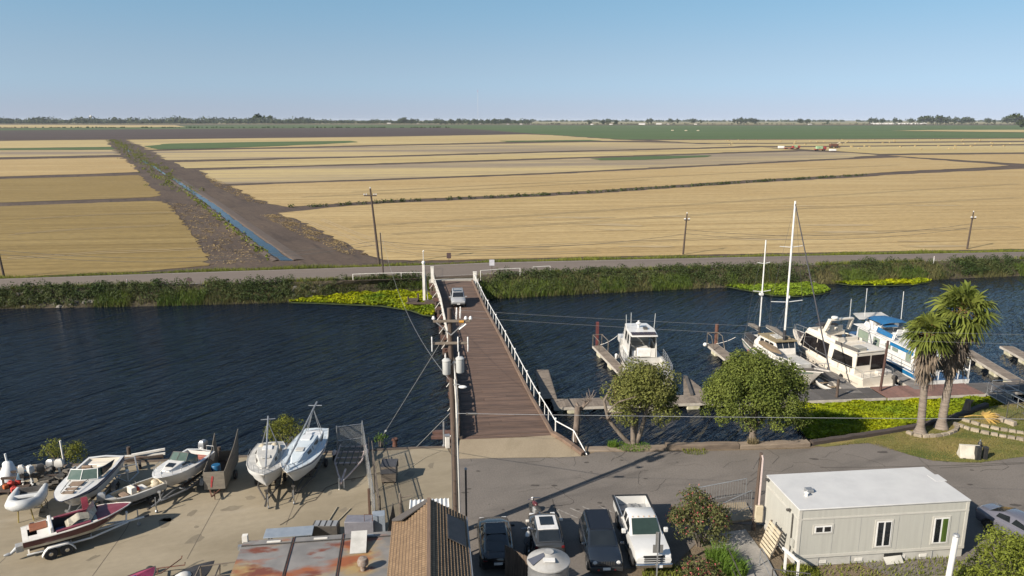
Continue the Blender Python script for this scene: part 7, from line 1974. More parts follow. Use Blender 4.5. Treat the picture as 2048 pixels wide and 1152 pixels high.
for s in (1,-1): m.tube([(-2.6,s*.65,.45),(.3,s*.65,.45),(1.4,0,.45)], .05, 5)
for x in (-2.4,-1.2,0): m.bar((x,-.65,.45),(x,.65,.45),.06,.06)
m.build('frame', m_galv, t); [wheel(t, -1.4, s*.85, .28, .18, side=s) for s in (1,-1)]
m = MB(); m.tube([(1.2,0,.45),(1.25,0,1.1)], .06, 5); m.sph((1.25,0,1.15), .13, 8, 5); m.build('winch', m_offwhite, t)
t = thing('quay_timbers', 'old beams and pipes lying on the quay edge behind the cuddy boat', 'timbers', at(285, 918, .05), R(6)); 
for k, (y, z, mt) in enumerate(((0,.1,m_curb),(.25,.12,m_offwhite),(-.3,.1,m_darkwood),(.05,.3,m_offwhite))): m = MB(); m.bar((-1.6 + .3*k, y, z),(1.4, y + .12*k, z + .06*k),.14,.14); m.build('beam', mt, t)
for px, lb in ((259, 'dark mooring post on the quay edge between the speedboat and the cuddy boat'), (440, 'dark mooring post on the quay edge behind the plywood trailer')):
    pile('mooring_post', lb, at(px, 915, 0), 2.0, .14, m_darkwood)
# covered boats at the bottom edge
loc = at(262, 1172, 1.0); t = thing('covered_boat', 'boat bow under a magenta and blue canvas cover at the bottom edge', 'boat', (loc.x - .6, loc.y - 3.2, 0), R(72))
H = Hull(4.4, 1.9, up([(0,.7),(1,.8)], .6), up([(0,0),(.8,0),(1,.5)], .5), up([(0,.2),(.8,.25),(1,.7)], .55), rake=.5)
H.shell().build('hull', m_mar, t); H.deck(camber=.35, t0=.72).build('magenta_cover', M('magenta_canvas', (.38,.045,.12), .8, (.30,.035,.09), scale=2, bump=.2), t); H.deck(camber=.4, t1=.72, dz=.02).build('blue_cover', M('blue_tarp', (.04,.10,.26), .7, (.03,.07,.19), scale=3, bump=.4), t); H.rail(.04).build('rub_rail', m_dark, t)
t = thing('boat_dolly', 'low dark boat dolly with bent handles at the bottom edge beside the magenta cover', 'dolly', at(325, 1152, 0), R(20)); m = MB()
m.tube([(-1.2,-.3,.3),(0,-.3,.35),(.9,.5,.5),(.95,.5,.65)], .03, 5); m.tube([(-1.2,.3,.3),(0,.2,.35),(1.1,-.1,.45),(1.12,-.1,.6)], .03, 5); m.bar((-1,-.3,.3),(-1,.3,.3),.06,.06); m.bar((-.2,-.3,.33),(-.2,.25,.33),.06,.06); m.build('frame', m_rust, t); [wheel(t, -.6, s*.42, .22, .12, side=s, rim=m_rust) for s in (1,-1)]
t = thing('small_boat', 'small boat with dark canvas and white dodger at the bottom edge', 'boat', (at(340,1165,.6).x, at(340,1165,.6).y - 1.6, 0), R(60)); H = Hull(3.4, 1.5, up([(0,.5),(1,.6)], .35), up([(0,0),(1,.3)], .25), up([(0,.1),(1,.45)], .3), rake=.4); H.shell().build('hull', m_navy, t); H.deck(camber=.15).build('canvas', m_blackc, t); m = MB(); m.sph((1.6,.1,.95), (.5,.4,.25), 10, 6); m.build('dodger', m_offwhite, t)
# ------------------------------------------------------------------ vehicles (x forward, origin on the ground at the centre)
def paint(name, c, rough=.25): return M(name, c, rough, tuple(v*.9 for v in c), scale=.6, coat=.5, metal=.1)
m_lens = M('lamp_lens', (.75,.75,.74), .1, (.6,.6,.6), scale=3)
m_tail = M('tail_lens', (.14,.01,.012), .2, (.1,.01,.01), scale=3)
m_plate = M('number_plate', (.72,.72,.70), .4, (.6,.6,.6), scale=3)
m_trim = M('black_trim', (.02,.02,.02), .55, (.03,.03,.03), scale=4)
m_rim = M('alloy_rim', (.45,.45,.46), .3, (.3,.3,.3), scale=6, metal=.7)
def vehicle(name, label, cat, c, rz, low, cab, pm, wheels, wr, roofm=None, windows=(), wd=.22, ws=(0, 0), glassm=None, group=None):
    """low: (x, half width, z bottom, z shoulder, crown); cab: Body sections front to rear handled by ws indices."""
    t = thing(name, label, cat, (c[0], c[1], 0), rz, group)
    m = MB(); R_ = []
    for x, w_, zb, zs, cr in low:
        R_.append([(x,-w_*.86,zb),(x,-w_,zb+.16),(x,-w_*1.0,lerp(zb,zs,.62)),(x,-w_*.975,zs-.09),(x,-w_*.88,zs),(x,-w_*.4,zs+cr),(x,w_*.4,zs+cr),(x,w_*.88,zs),(x,w_*.975,zs-.09),(x,w_*1.0,lerp(zb,zs,.62)),(x,w_,zb+.16),(x,w_*.86,zb)])
    m.loft(R_); m.build('body', pm, t, smooth=50)
    b = Body(cab); m = MB()
    m.loft([[(x,-wl,zl),(x,-lerp(wl,wh,.9),lerp(zl,zh,.9)),(x,-wh*.86,zh),(x,-wh*.4,zh+.025),(x,wh*.4,zh+.025),(x,wh*.86,zh),(x,lerp(wl,wh,.9),lerp(zl,zh,.9)),(x,wl,zl)] for x, wl, zl, wh, zh in cab])
    m.build('cabin', pm, t, smooth=50)
    if roofm:
        i, j = ws[2]; b.slope(i, j, -.93, .93, .0, 1.0, .05).build('roof', roofm, t, bevel=.015)
    gm = glassm or m_glass
    i, j = ws[0]; b.slope(i, j, -.88, .88, .06, .93, .02).build('windshield', gm, t)
    i, j = ws[1]; b.slope(i, j, -.86, .86, .10, .92, .02).build('rear_window', gm, t)
    for sg in (1, -1):
        for xa, xb, sl in windows: b.side(sg, xa, xb, .18, .84, .015, sl=sl).build('side_window', gm, t)
        for wx in wheels:
            hw = interp(sorted((s[0], s[1]) for s in low), wx)
            m = MB(); R2 = []
            for k in range(13):
                a = math.pi * (k/12*1.16 - .08); R2.append([(wx + math.cos(a)*wr*q, sg*(hw + o_), wr + math.sin(a)*wr*q) for q, o_ in ((1.02,-.05),(1.02,.035),(1.2,.03),(1.22,-.05))])
            m.loft(R2); m.build('wheel_arch', m_trim, t)
            wheel(t, wx, sg*(hw - wd*.5 + .035), wr, wd, side=sg, rim=m_rim)
    return t, b
def add(t, name, x0, x1, y0, y1, z0, z1, mt, bev=.015):
    m = MB(); m.bx(x0, x1, y0, y1, z0, z1); return m.build(name, mt, t, bevel=bev)
def mirrors(t, x, y, z, mt):
    for s in (1, -1): m = MB(); m.box((x, s*(y+.1), z), (.12,.2,.14)); m.build('mirror', mt, t, bevel=.03)

# black sedan with a full glass roof, nose away from the camera
t, b = vehicle('parked_car', 'black sedan with dark glass roof beside the shingled building', 'car', (-.9, 37.1), R(95), [(-2.35,.72,.35,.95,.02),(-2.2,.86,.24,1.02,.03),(-1.3,.92,.2,1.0,.03),(1.2,.92,.2,.95,.03),(2.0,.86,.22,.80,.03),(2.32,.66,.3,.66,.02)],
    [(1.25,.78,.93,.70,.95),(.35,.80,.95,.58,1.38),(-.8,.80,.97,.58,1.40),(-1.9,.74,.98,.62,1.04)], paint('black_paint', (.010,.011,.013)), (1.42,-1.42), .34, M('glass_roof', (.006,.007,.009), .05), [(-1.2,-.35,.08),(-.25,.75,.14)], ws=((0,1),(3,2),(1,2)))
for s in (1,-1): add(t, 'tail_light', -2.36, -2.2, s*.66-.12, s*.66+.12, .8, .86, m_tail); add(t, 'headlight', 2.05, 2.24, s*.62-.14, s*.62+.14, .62, .72, m_lens)
add(t, 'number_plate', -2.39, -2.35, -.22, .22, .6, .72, m_plate, 0); mirrors(t, .8, .92, .98, m_trim)
# dark grey small hatchback, white roof with sunroof, tail towards the camera
t, b = vehicle('parked_car', 'small dark grey hatchback with a white roof and black sunroof', 'car', (1.85, 37.9), R(94.5), [(-1.88,.74,.36,.9,.02),(-1.78,.84,.25,.98,.02),(-.9,.86,.2,.96,.02),(.9,.86,.2,.95,.04),(1.5,.82,.22,.86,.05),(1.88,.66,.32,.66,.03)],
    [(.95,.76,.93,.70,.95),(.35,.77,.93,.60,1.38),(-1.15,.77,.95,.60,1.40),(-1.75,.74,.96,.66,1.02)], paint('dark_grey_paint', (.045,.048,.052)), (1.2,-1.22), .31, M('white_roof_paint', (.74,.74,.73), .25), [(-1.1,-.35,.06),(-.25,.55,.12)], ws=((0,1),(3,2),(1,2)))
b.slope(1, 2, -.62, .62, .12, .72, .07).build('sunroof', m_glass, t)
for s in (1,-1): add(t, 'tail_light', -1.9, -1.72, s*.7-.08, s*.7+.08, .74, .88, m_tail); add(t, 'headlight', 1.6, 1.75, s*.6-.13, s*.6+.13, .68, .82, m_lens)
add(t, 'number_plate', -1.93, -1.89, -.2, .2, .62, .75, m_plate, 0); add(t, 'rear_bumper', -1.93, -1.8, -.78, .78, .32, .5, m_trim); mirrors(t, .6, .84, .98, m_offwhite)
# dark navy compact SUV, nose towards the camera
m_navyp = paint('navy_paint', (.018,.024,.034))
t, b = vehicle('parked_car', 'dark navy compact SUV with slotted grille facing the camera', 'car', (4.72, 36.65), R(-87.5), [(-2.1,.8,.4,1.0,.0),(-2.0,.9,.3,1.08,.0),(.75,.91,.28,1.07,.02),(1.75,.88,.3,1.02,.04),(2.05,.84,.35,.92,.02),(2.12,.78,.42,.8,.0)],
    [(.95,.82,1.05,.78,1.08),(.25,.83,1.06,.68,1.62),(-1.75,.83,1.08,.68,1.66),(-2.05,.80,1.08,.70,1.2)], m_navyp, (1.32,-1.28), .35, M('black_roof', (.012,.013,.017), .25), [(-1.75,-.95,.05),(-.85,-.1,.04),(0,.6,.14)], ws=((0,1),(3,2),(1,2)))
m = MB()
for k in range(7): m.bx(2.11, 2.145, -.42 + k*.125, -.34 + k*.125, .72, .92)
g_ = m.build('grille', m_black, t)
for s in (1,-1):
    m = MB(); m.lathe([(.02,.02),(.095,.02),(.11,0)], 14, (2.1, s*.6, .84), 'X'); m.build('headlight', m_lens, t); add(t, 'tow_hook', 2.13, 2.2, s*.42-.05, s*.42+.05, .44, .5, m_red)
    m = MB(); m.bar((-1.6, s*.66, 1.74), (.1, s*.66, 1.72), .05, .05); m.build('roof_rail', m_trim, t)
add(t, 'bumper', 2.02, 2.16, -.84, .84, .36, .62, m_trim, .03); add(t, 'number_plate', 2.16, 2.18, -.19, .19, .46, .6, m_plate, 0); mirrors(t, .75, .92, 1.12, m_navyp)
m = MB(); m.bx(.35, .5, .15, .5, .95, 1.28); m.build('red_seat', MATS['faded_red_seat'], t)
# white crew cab pickup
m_wp = paint('white_car_paint', (.72,.72,.70))
t = thing('pickup_truck', 'white crew cab pickup with ladder in its bed, nose towards the camera', 'pickup', (7.08, 37.75, 0), R(-87))
m = MB(); R_ = []
for x, w_, zb, zs, cr in [(-.55,.98,.55,1.22,0),(.95,.98,.55,1.22,.0),(1.2,.98,.55,1.24,.03),(2.5,.96,.6,1.22,.06),(2.95,.93,.62,1.12,.04),(3.05,.9,.66,1.02,.0)]:
    R_.append([(x,-w_*.9,zb),(x,-w_,zb+.2),(x,-w_*1.01,lerp(zb,zs,.6)),(x,-w_*.95,zs),(x,-w_*.5,zs+cr),(x,w_*.5,zs+cr),(x,w_*.95,zs),(x,w_*1.01,lerp(zb,zs,.6)),(x,w_,zb+.2),(x,w_*.9,zb)])
m.loft(R_); m.build('body', m_wp, t, smooth=50)
m = MB()
for s in (1,-1): m.bx(-3.05, -.58, s*.98-(.1 if s>0 else 0), s*.98+(0 if s>0 else .1), .62, 1.3)
m.bx(-3.05,-2.95,-.88,.88,.62,1.3); m.bx(-.7,-.58,-.88,.88,.62,1.3); m.build('bed_side', m_wp, t, bevel=.02)
add(t, 'bed_floor', -2.95, -.7, -.88, .88, .72, .78, m_grey)
m = MB(); [m.bx(-3.06, -.6, s*.99-.09, s*.99+.03, 1.3, 1.34) for s in (1,-1)]; m.bx(-3.06,-2.94,-.9,.9,1.3,1.34); m.build('bed_rail_cap', m_trim, t)
b = Body([(1.3,.90,1.2,.84,1.24),(.45,.90,1.22,.74,1.84),(-.35,.90,1.22,.74,1.86),(-.58,.88,1.22,.74,1.78)])
m = MB(); m.loft([[(x,-wl,zl),(x,-lerp(wl,wh,.9),lerp(zl,zh,.9)),(x,-wh*.86,zh),(x,wh*.86,zh),(x,lerp(wl,wh,.9),lerp(zl,zh,.9)),(x,wl,zl)] for x,wl,zl,wh,zh in [(1.3,.90,1.2,.84,1.24),(.45,.90,1.22,.74,1.84),(-.35+.02,.90,1.22,.74,1.86),(-1.0+.3,.88,1.22,.74,1.80)]]); m.build('cabin', m_wp, t, smooth=50)
b.slope(0,1,-.9,.9,.06,.95,.02).build('windshield', M('green_windscreen', (.03,.05,.042), .08), t)
for s in (1,-1):
    b.side(s, .08, .95, .2, .84, .015, sl=.14).build('side_window', m_glass, t); b.side(s, -.5, -.02, .2, .84, .015).build('side_window', m_glass, t)
    for wx in (2.05,-1.75):
        m = MB(); R2 = []
        for k in range(13):
            a = math.pi*(k/12*1.16-.08); R2.append([(wx+math.cos(a)*.42*q, s*(.98+o_), .42+math.sin(a)*.42*q) for q,o_ in ((1.02,-.05),(1.02,.05),(1.2,.04),(1.22,-.05))])
        m.loft(R2); m.build('wheel_arch', m_trim, t); wheel(t, wx, s*.9, .42, .28, side=s, rim=m_rim)
    add(t, 'headlight', 2.92, 3.04, s*.72-.16, s*.72+.16, .92, 1.08, m_lens, .03); m = MB(); m.box((.85,s*1.14,1.3),(.16,.24,.26)); m.build('mirror', m_wp, t, bevel=.04)
    add(t, 'running_board', -.5, 1.5, s*1.0-.06, s*1.0+.06, .45, .52, m_trim)
m = MB()
for z in (.80,.92,1.03): m.bx(3.02,3.09,-.52,.52,z,z+.05)
m.bx(3.0,3.04,-.55,.55,.76,1.12); m.build('grille', m_trim, t); add(t, 'chrome_bumper', 2.95, 3.18, -.95, .95, .5, .74, m_chrome, .05); add(t, 'number_plate', 3.18, 3.2, .1, .42, .54, .66, m_plate, 0)
for y in (-.6,-.3,0,.3,.6): m = MB(); m.sph((.42,y,1.875),(.05,.04,.03),6,4); m.build('roof_light', M('amber_lens', (.45,.2,.03), .3), t)
base = Vector((7.08, 37.75, 0)); rt = Matrix.Rotation(R(-87), 3, 'Z')
lt_ = thing('ladder', 'grey ladder lying in the bed of the white pickup', 'ladder', base + rt @ Vector((-1.8, .1, .9)), R(-87))
m = MB(); [m.bar((-1.0,y,0),(1.25,y,.45),.06,.04) for y in (-.2,.2)]; m.build('side_rail', m_galv, lt_); m = MB(); [m.bar((-.9+k*.3,-.2,.02+k*.06),(-.9+k*.3,.2,.02+k*.06),.04,.03) for k in range(7)]; m.build('rung', m_galv, lt_)
m = MB(); m.bx(-.35,.35,-.45,.35,0,.4); o = m.build('tool_box', m_trim, bevel=.03); o.location = base + rt @ Vector((-1.15,-.4,.8)); o.rotation_euler = (0,0,R(-87)); tag(o, 'black tool box in the bed of the white pickup behind the cab', 'tool box')
# silver SUV on the bridge
m_silp = paint('silver_paint', (.40,.41,.42))
sp = at(916, 608, ZB)
t, b = vehicle('driving_car', 'silver SUV with roof rack driving towards the camera on the bridge', 'car', (sp.x, sp.y), R(-84), [(-2.2,.8,.4,1.0,.0),(-2.1,.9,.32,1.05,.0),(.8,.91,.3,1.04,.02),(1.85,.87,.32,.96,.03),(2.2,.76,.4,.76,.0)],
    [(1.0,.82,1.02,.77,1.04),(.3,.83,1.03,.66,1.56),(-1.8,.83,1.05,.66,1.60),(-2.15,.8,1.05,.7,1.15)], m_silp, (1.35,-1.35), .35, None, [(-1.8,-.95,.05),(-.85,-.05,.04),(.05,.65,.14)], ws=((0,1),(3,2),(1,2)))
t.location.z = ZB + .03
b.slope(1,2,-.7,.7,.1,.42,.03).build('sunroof', m_glass, t)
for s in (1,-1): m = MB(); m.bar((-1.6,s*.6,1.68),(.1,s*.6,1.66),.05,.05); m.build('roof_rail', m_galv, t); add(t, 'headlight', 2.02, 2.15, s*.62-.14, s*.62+.14, .68, .82, m_lens)
for x in (-1.3,-.5): m = MB(); m.bar((x,-.62,1.72),(x,.62,1.72),.08,.04); m.build('rack_bar', m_galv, t)
add(t, 'bumper', 2.1, 2.26, -.78, .78, .38, .58, m_trim, .03); add(t, 'number_plate', 2.26, 2.28, -.18, .18, .45, .57, m_plate, 0); mirrors(t, .8, .9, 1.08, m_silp)
# silver sedan behind the office
t, b = vehicle('parked_car', 'silver grey sedan half hidden behind the white office building at right', 'car', (28.35, 38.1), R(-68), [(-2.35,.72,.4,.95,.02),(-2.2,.86,.26,1.0,.03),(-1.3,.9,.22,.98,.02),(1.1,.9,.22,.93,.03),(2.0,.84,.24,.80,.03),(2.34,.66,.32,.64,.02)],
    [(1.25,.76,.92,.70,.94),(.3,.78,.93,.57,1.38),(-.85,.78,.95,.57,1.38),(-1.75,.72,.97,.62,1.02)], paint('silver_grey_paint', (.15,.15,.18)), (1.42,-1.42), .33, None, [(-1.15,-.35,.10),(-.25,.8,.14)], ws=((0,1),(3,2),(1,2)))
for s in (1,-1): add(t, 'tail_light', -2.34, -2.2, s*.6-.16, s*.6+.16, .76, .88, m_tail); add(t, 'headlight', 2.1, 2.24, s*.6-.13, s*.6+.13, .62, .72, m_lens)
mirrors(t, .85, .9, .98, m_silp)
# motorcycles by the hatchback
def motorbike(label, p, rz, cm):
    t = thing('motorcycle', label, 'motorcycle', p, rz, 'motorcycles by the small hatchback')
    for x in (.7,-.7): wheel(t, x, 0, .31, .13)
    m = MB(); m.tube([(.7,0,.31),(.45,0,.95),(.38,0,1.1)], .035, 6); m.tube([(.45,0,.9),(0,0,.45),(-.7,0,.31)], .045, 6); m.build('frame', m_dark, t)
    m = MB(); m.sph((.15,0,.85),(.32,.15,.14),10,6); m.build('fuel_tank', cm, t); m = MB(); m.sph((-.4,0,.82),(.42,.15,.09),10,6); m.build('seat', m_black, t)
    m = MB(); m.bx(-.15,.25,-.14,.14,.3,.65); m.build('engine', m_grey, t, bevel=.04); m = MB(); m.tube([(.3,.38,1.08),(.4,.0,1.1),(.3,-.38,1.08)], .02, 5); m.build('handlebar', m_chrome, t)
    m = MB(); m.tube([(.2,-.16,.35),(-.8,-.2,.38)], .045, 6); m.build('exhaust', m_chrome, t); m = MB(); m.sph((.55,0,.98),(.1,.1,.1),8,5); m.build('headlight', m_lens, t)
motorbike('dark motorcycle parked nose out in front of the small hatchback', at(1072, 1036, 0), R(110), m_mar)
motorbike('black and white motorcycle squeezed between the sedan and the hatchback', at(1055, 1100, 0), R(80), m_offwhite)
# ------------------------------------------------------------------ buildings
def rust_mat():
    m = bpy.data.materials.new('rusty_sheet_roof'); m.use_nodes = True; nt = m.node_tree; b = nt.nodes['Principled BSDF']; b.inputs['Roughness'].default_value = .6
    co = nt.nodes.new('ShaderNodeTexCoord')
    def nz(sc, st, lo, hi, det=5):
        mp = nt.nodes.new('ShaderNodeMapping'); mp.inputs['Scale'].default_value = st; nt.links.new(co.outputs['Object'], mp.inputs[0])
        n = nt.nodes.new('ShaderNodeTexNoise'); n.inputs['Scale'].default_value = sc; n.inputs['Detail'].default_value = det; nt.links.new(mp.outputs[0], n.inputs['Vector'])
        r = nt.nodes.new('ShaderNodeMapRange'); r.inputs['From Min'].default_value = lo; r.inputs['From Max'].default_value = hi; nt.links.new(n.outputs['Fac'], r.inputs['Value']); return r.outputs[0]
    def mix(a, c, f):
        x = nt.nodes.new('ShaderNodeMix'); x.data_type = 'RGBA'; nt.links.new(f, x.inputs['Factor'])
        for s, v in (('A', a), ('B', c)):
            if isinstance(v, tuple): x.inputs[s].default_value = (*v, 1)
            else: nt.links.new(v, x.inputs[s])
        return x.outputs['Result']
    col = mix((.19,.18,.17), (.135,.13,.125), nz(1.2, (1,1,1), .35, .65))
    col = mix(col, (.27,.19,.08), nz(.55, (.6,1.1,1), .49, .62)); col = mix(col, (.22,.07,.025), nz(.62, (.55,1.3,1), .53, .64)); col = mix(col, (.13,.04,.022), nz(1.1, (.6,1.2,1), .56, .66))
    nt.links.new(col, b.inputs['Base Color']); return m
m_rroof = rust_mat()
m_wallw = M('painted_wall', (.50,.48,.44), .8, (.40,.38,.35), scale=1)
rz0 = R(7.5)
q = Vector((-12.8, 32.9, 0))
t = thing('rusty_shed', 'low shed with a flat grey metal roof streaked with orange rust', 'shed', q, rz0)
W_, D_ = 6.95, 7.0
m = MB(); m.bx(0.05, W_, -D_, -.05, 0, 2.9); m.build('wall', m_wallw, t)
m = MB(); m.bx(-.1, W_, -D_-.2, .1, 2.9, 3.0); rf = m.build('roof', m_rroof, t)
for x in (2.25, 4.6):
    m = MB(); m.bx(x-.05, x-.01, -D_-.2, .1, 3.0, 3.05); m.build('roof_seam', m_dark, rf); m = MB(); m.bx(x+.02, x+.055, -D_-.2, .1, 3.0, 3.04); m.build('roof_seam', m_rust, rf)
m = MB(); m.bx(-.1, W_, -.42, -.37, 3.0, 3.05); m.build('roof_seam', m_dark, rf)
for x in (1.35, 3.55, 5.75): m = MB(); m.bx(x-.32, x+.32, -.22, -.1, 3.0, 3.035); m.build('white_patch', m_offwhite, rf)
m = MB(); m.slab([(5.05,-1.75,3.02),(5.8,-1.75,3.02),(5.8,-.45,3.42),(5.05,-.45,3.42)], .04); m.bx(5.1,5.75,-.5,-.46,3.0,3.4); m.build('sheet_metal_vent', m_gelg, t)
m = MB(); m.lathe([(.12,3.0),(.12,3.25),(.24,3.3),(.26,3.45),(.2,3.6),(.02,3.66)], 14, (5.75,-3.1,0)); m.build('turbine_vent', M('rusty_turbine', (.20,.13,.095), .7, (.28,.25,.22), scale=9), t)
m = MB(); m.bx(-.15,.1,.0,.25,2.95,3.3); m.build('flood_light', m_offwhite, t); m = MB(); m.bx(-.3,-.02,-.3,-.1,2.75,2.95); m.build('gutter_box', m_galv, t)
# shingled gable
g0 = Vector((-4.07, 34.0, 0)); rz1 = R(6.0)
def shingle():
    m = bpy.data.materials.new('wood_shingle'); m.use_nodes = True; nt = m.node_tree; b = nt.nodes['Principled BSDF']; b.inputs['Roughness'].default_value = .9
    co = nt.nodes.new('ShaderNodeTexCoord'); br = nt.nodes.new('ShaderNodeTexBrick')
    mp = nt.nodes.new('ShaderNodeMapping'); mp.inputs['Scale'].default_value = (1,1,1); nt.links.new(co.outputs['UV'], mp.inputs[0]); nt.links.new(mp.outputs[0], br.inputs['Vector'])
    br.inputs['Color1'].default_value = (.26,.175,.10,1); br.inputs['Color2'].default_value = (.20,.132,.074,1); br.inputs['Mortar'].default_value = (.085,.055,.036,1)
    br.inputs['Scale'].default_value = 1; br.inputs['Brick Width'].default_value = .16; br.inputs['Row Height'].default_value = .17; br.inputs['Mortar Size'].default_value = .016
    n = nt.nodes.new('ShaderNodeTexNoise'); n.inputs['Scale'].default_value = 3; nt.links.new(co.outputs['Object'], n.inputs['Vector'])
    h = nt.nodes.new('ShaderNodeHueSaturation'); r = nt.nodes.new('ShaderNodeMapRange'); r.inputs['To Min'].default_value = .7; r.inputs['To Max'].default_value = 1.25; nt.links.new(n.outputs['Fac'], r.inputs['Value']); nt.links.new(r.outputs[0], h.inputs['Value']); nt.links.new(br.outputs['Color'], h.inputs['Color']); nt.links.new(h.outputs[0], b.inputs['Base Color'])
    return m
m_shin = shingle()
t = thing('shingled_house', 'brown wood shingled gable roof building at the bottom edge beside the pole', 'building', g0, rz1)
BL = 7.6; HW = 1.74; zr, ze = 4.62, 3.62
m = MB(); m.add([(-HW+.1,0,0),(HW-.1,0,0),(HW-.1,0,ze),(0,0,zr-.1),(-HW+.1,0,ze),(-HW+.1,-BL,0),(HW-.1,-BL,0),(HW-.1,-BL,ze),(0,-BL,zr-.1),(-HW+.1,-BL,ze)], [(0,4,3,2,1),(5,6,7,8,9),(0,5,9,4),(1,2,7,6)]); m.build('wall', m_darkwood, t, smooth=0)
rows = 13
for s in (-1, 1):
    m = MB(); uv = []
    for k in range(rows):
        f0, f1 = k/rows, (k+1)/rows
        p = lambda f, dz: (s*HW*1.04*(1-f), lerp(ze-.1, zr, f) + dz)
        (xa, za), (xb, zb) = p(f0, .075), p(f1, .01)
        v = [(xa,-BL,za),(xa,.12,za),(xb,.12,zb),(xb,-BL,zb)]; m.add(v + [(xa,-BL,za-.075),(xa,.12,za-.075)], [(0,1,2,3) if s > 0 else (3,2,1,0), (0,4,5,1) if s > 0 else (1,5,4,0)])
        uv += [(f0, 'r')]
    o = m.build('roof', m_shin, t, smooth=0); ul = o.data.uv_layers.new(name='uv')
    for po in o.data.polygons:
        for li in po.loop_indices:
            c_ = o.data.vertices[o.data.loops[li].vertex_index].co; ul.data[li].uv = (c_.y, math.hypot(c_.x, c_.z - zr) + .008)
m = MB(); m.bar((0,.14,zr+.03),(0,-BL,zr+.03),.16,.05); m.build('ridge_cap', m_curb, t)
m = MB(); m.slab([(-HW*1.05,.0,ze-.02),(-HW*.75,-.9,ze+.52),(-.1,-.25,zr+.0),(0,.16,zr+.05),(-HW*1.05,.16,ze-.02)][::-1], .05); m.build('tar_patch', M('tar_paper', (.10,.088,.08), .9, (.07,.062,.058), scale=2), t)
m = MB(); m.slab([(.85,-2.9,lerp(zr,ze-.1,.85/(HW*1.04))+.10),(1.66,-2.9,lerp(zr,ze-.1,1.66/(HW*1.04))+.10),(1.66,-.75,lerp(zr,ze-.1,1.66/(HW*1.04))+.10),(.85,-.75,lerp(zr,ze-.1,.85/(HW*1.04))+.10)], .06); m.build('roof_panel', M('dark_slate_panel', (.035,.037,.042), .6, (.055,.055,.06), scale=3), t)
m = MB(); m.tube([(HW+.08,.1,ze-.1),(HW+.12,-BL,ze-.1)], .06, 6); m.build('gutter', m_grey, t)
# corrugated lean-to behind the gable
t = thing('corrugated_awning', 'white corrugated sheet awning behind the shingled gable', 'awning', g0 + Vector((-.1, .9, 0)), rz1)
m = MB(); R_ = []
for k in range(41): x = -1.0 + k*.05; z = .03*math.sin(k*math.pi/2.2); R_.append([(x,-.2,3.75+z),(x,1.1,3.6+z)])
m.loft(R_, ring=False, caps=False); m.build('sheet', m_white, t)
for x in (-.95,.95): m = MB(); m.bar((x,1.0,0),(x,1.0,3.55),.09,.09,(1,0,0)); m.build('post', m_darkwood, t)
t = thing('conduit_stub', 'short dark pipe mast at the corner of the shingled roof by the black sedan', 'pipe', at(933, 1056, 0)); m = MB(); m.tube([(0,0,0),(0,0,3.6)], .06, 6); m.build('pipe', m_dark, t); m = MB(); m.lathe([(.06,3.6),(.1,3.65),(.02,3.75)], 8); m.build('cap', m_galv, t)
t = thing('old_post', 'short grey post with a bracket left of the corrugated awning', 'post', at(802, 1040, 0)); m = MB(); m.lathe([(.12,0),(.11,1.2),(.06,1.3),(.06,1.7),(.02,1.72)], 8); m.build('post', m_wood, t); m = MB(); m.bar((0,0,1.4),(.6,.1,1.5),.06,.06); m.build('bracket', m_wood, t)
# sheet table, rack frame and odds behind the shed
c_ = at(578, 1064, 1.0); t = thing('sheet_table', 'pale blue grey metal sheet laid on trestles behind the rusty shed', 'table', (c_.x, c_.y, 0), R(8)); m = MB(); m.box((0,0,1.0),(2.55,.95,.06)); m.build('top', M('blue_grey_sheet', (.27,.31,.36), .45, (.22,.26,.31), scale=2), t, bevel=.01)
for x in (-1,1):
    for y in (-.35,.35): m = MB(); m.bar((x,y,0),(x,y,.97),.08,.08,(1,0,0)); m.build('leg', m_darkwood, t)
t = thing('metal_bin', 'dark open bin beside the metal sheet table', 'bin', at(648, 1080, 0) + Vector((.1,.2,0))); m = MB(); m.bx(-.7,.7,-.35,.35,.0,.9); m.build('body', m_dark, t, bevel=.02); m = MB(); [m.bx(-.6+k*.33,-.36+k*.33,-.28,.28,.9,.93) for k in range(4)]; m.build('slat', m_grey, t)
t = thing('metal_box', 'grey steel box with a cage at the shed edge', 'box', at(722, 1076, 0)); m = MB(); m.bx(-.8,.8,-.4,.4,0,1.2); m.build('body', M('steel_grey', (.20,.20,.23), .5), t, bevel=.02); m = MB(); m.tube([(.3,-.3,1.2),(.3,-.3,1.6),(.75,-.3,1.6),(.75,-.3,1.2)], .02, 4); m.build('cage', m_rust, t)
t = thing('metal_box', 'blue grey box pair beside the fence end and gable', 'box', at(768, 1072, 0)); m = MB(); m.box((-.25,0,.7),(.7,.6,1.4),R(10)); m.build('body', MATS['blue_grey_sheet'], t, bevel=.02); m = MB(); m.slab([(.2,-.2,.2),(.7,.3,.2),(.5,.3,1.9)], .04); m.build('fin', m_dark, t)
t = thing('pipe_rack', 'open pipe rack frame at the bottom edge left of the rusty shed', 'rack', Vector((-14.6, 30.0, 0)), rz0); m = MB()
for x in (0, .9): m.tube([(x-.2*x,2.6,0),(x,2.6,1.9),(x-.0,-2.5,1.9),(x,-2.5,0)], .045, 5)
for y in (2.6,1.6,.6,-.4,-1.4,-2.4): m.tube([(0,y,1.9),(1.9,y+.2,1.9)], .03, 5)
m.tube([(0,0,1.9),(1.7,1.6,.2)], .03, 5); m.build('frame', m_wood, t); m = MB(); m.bar((.2,-1.2,1.5),(1.9,-.8,1.6),.3,.1); m.build('red_beam', M('red_beam', (.22,.05,.04), .7), t)
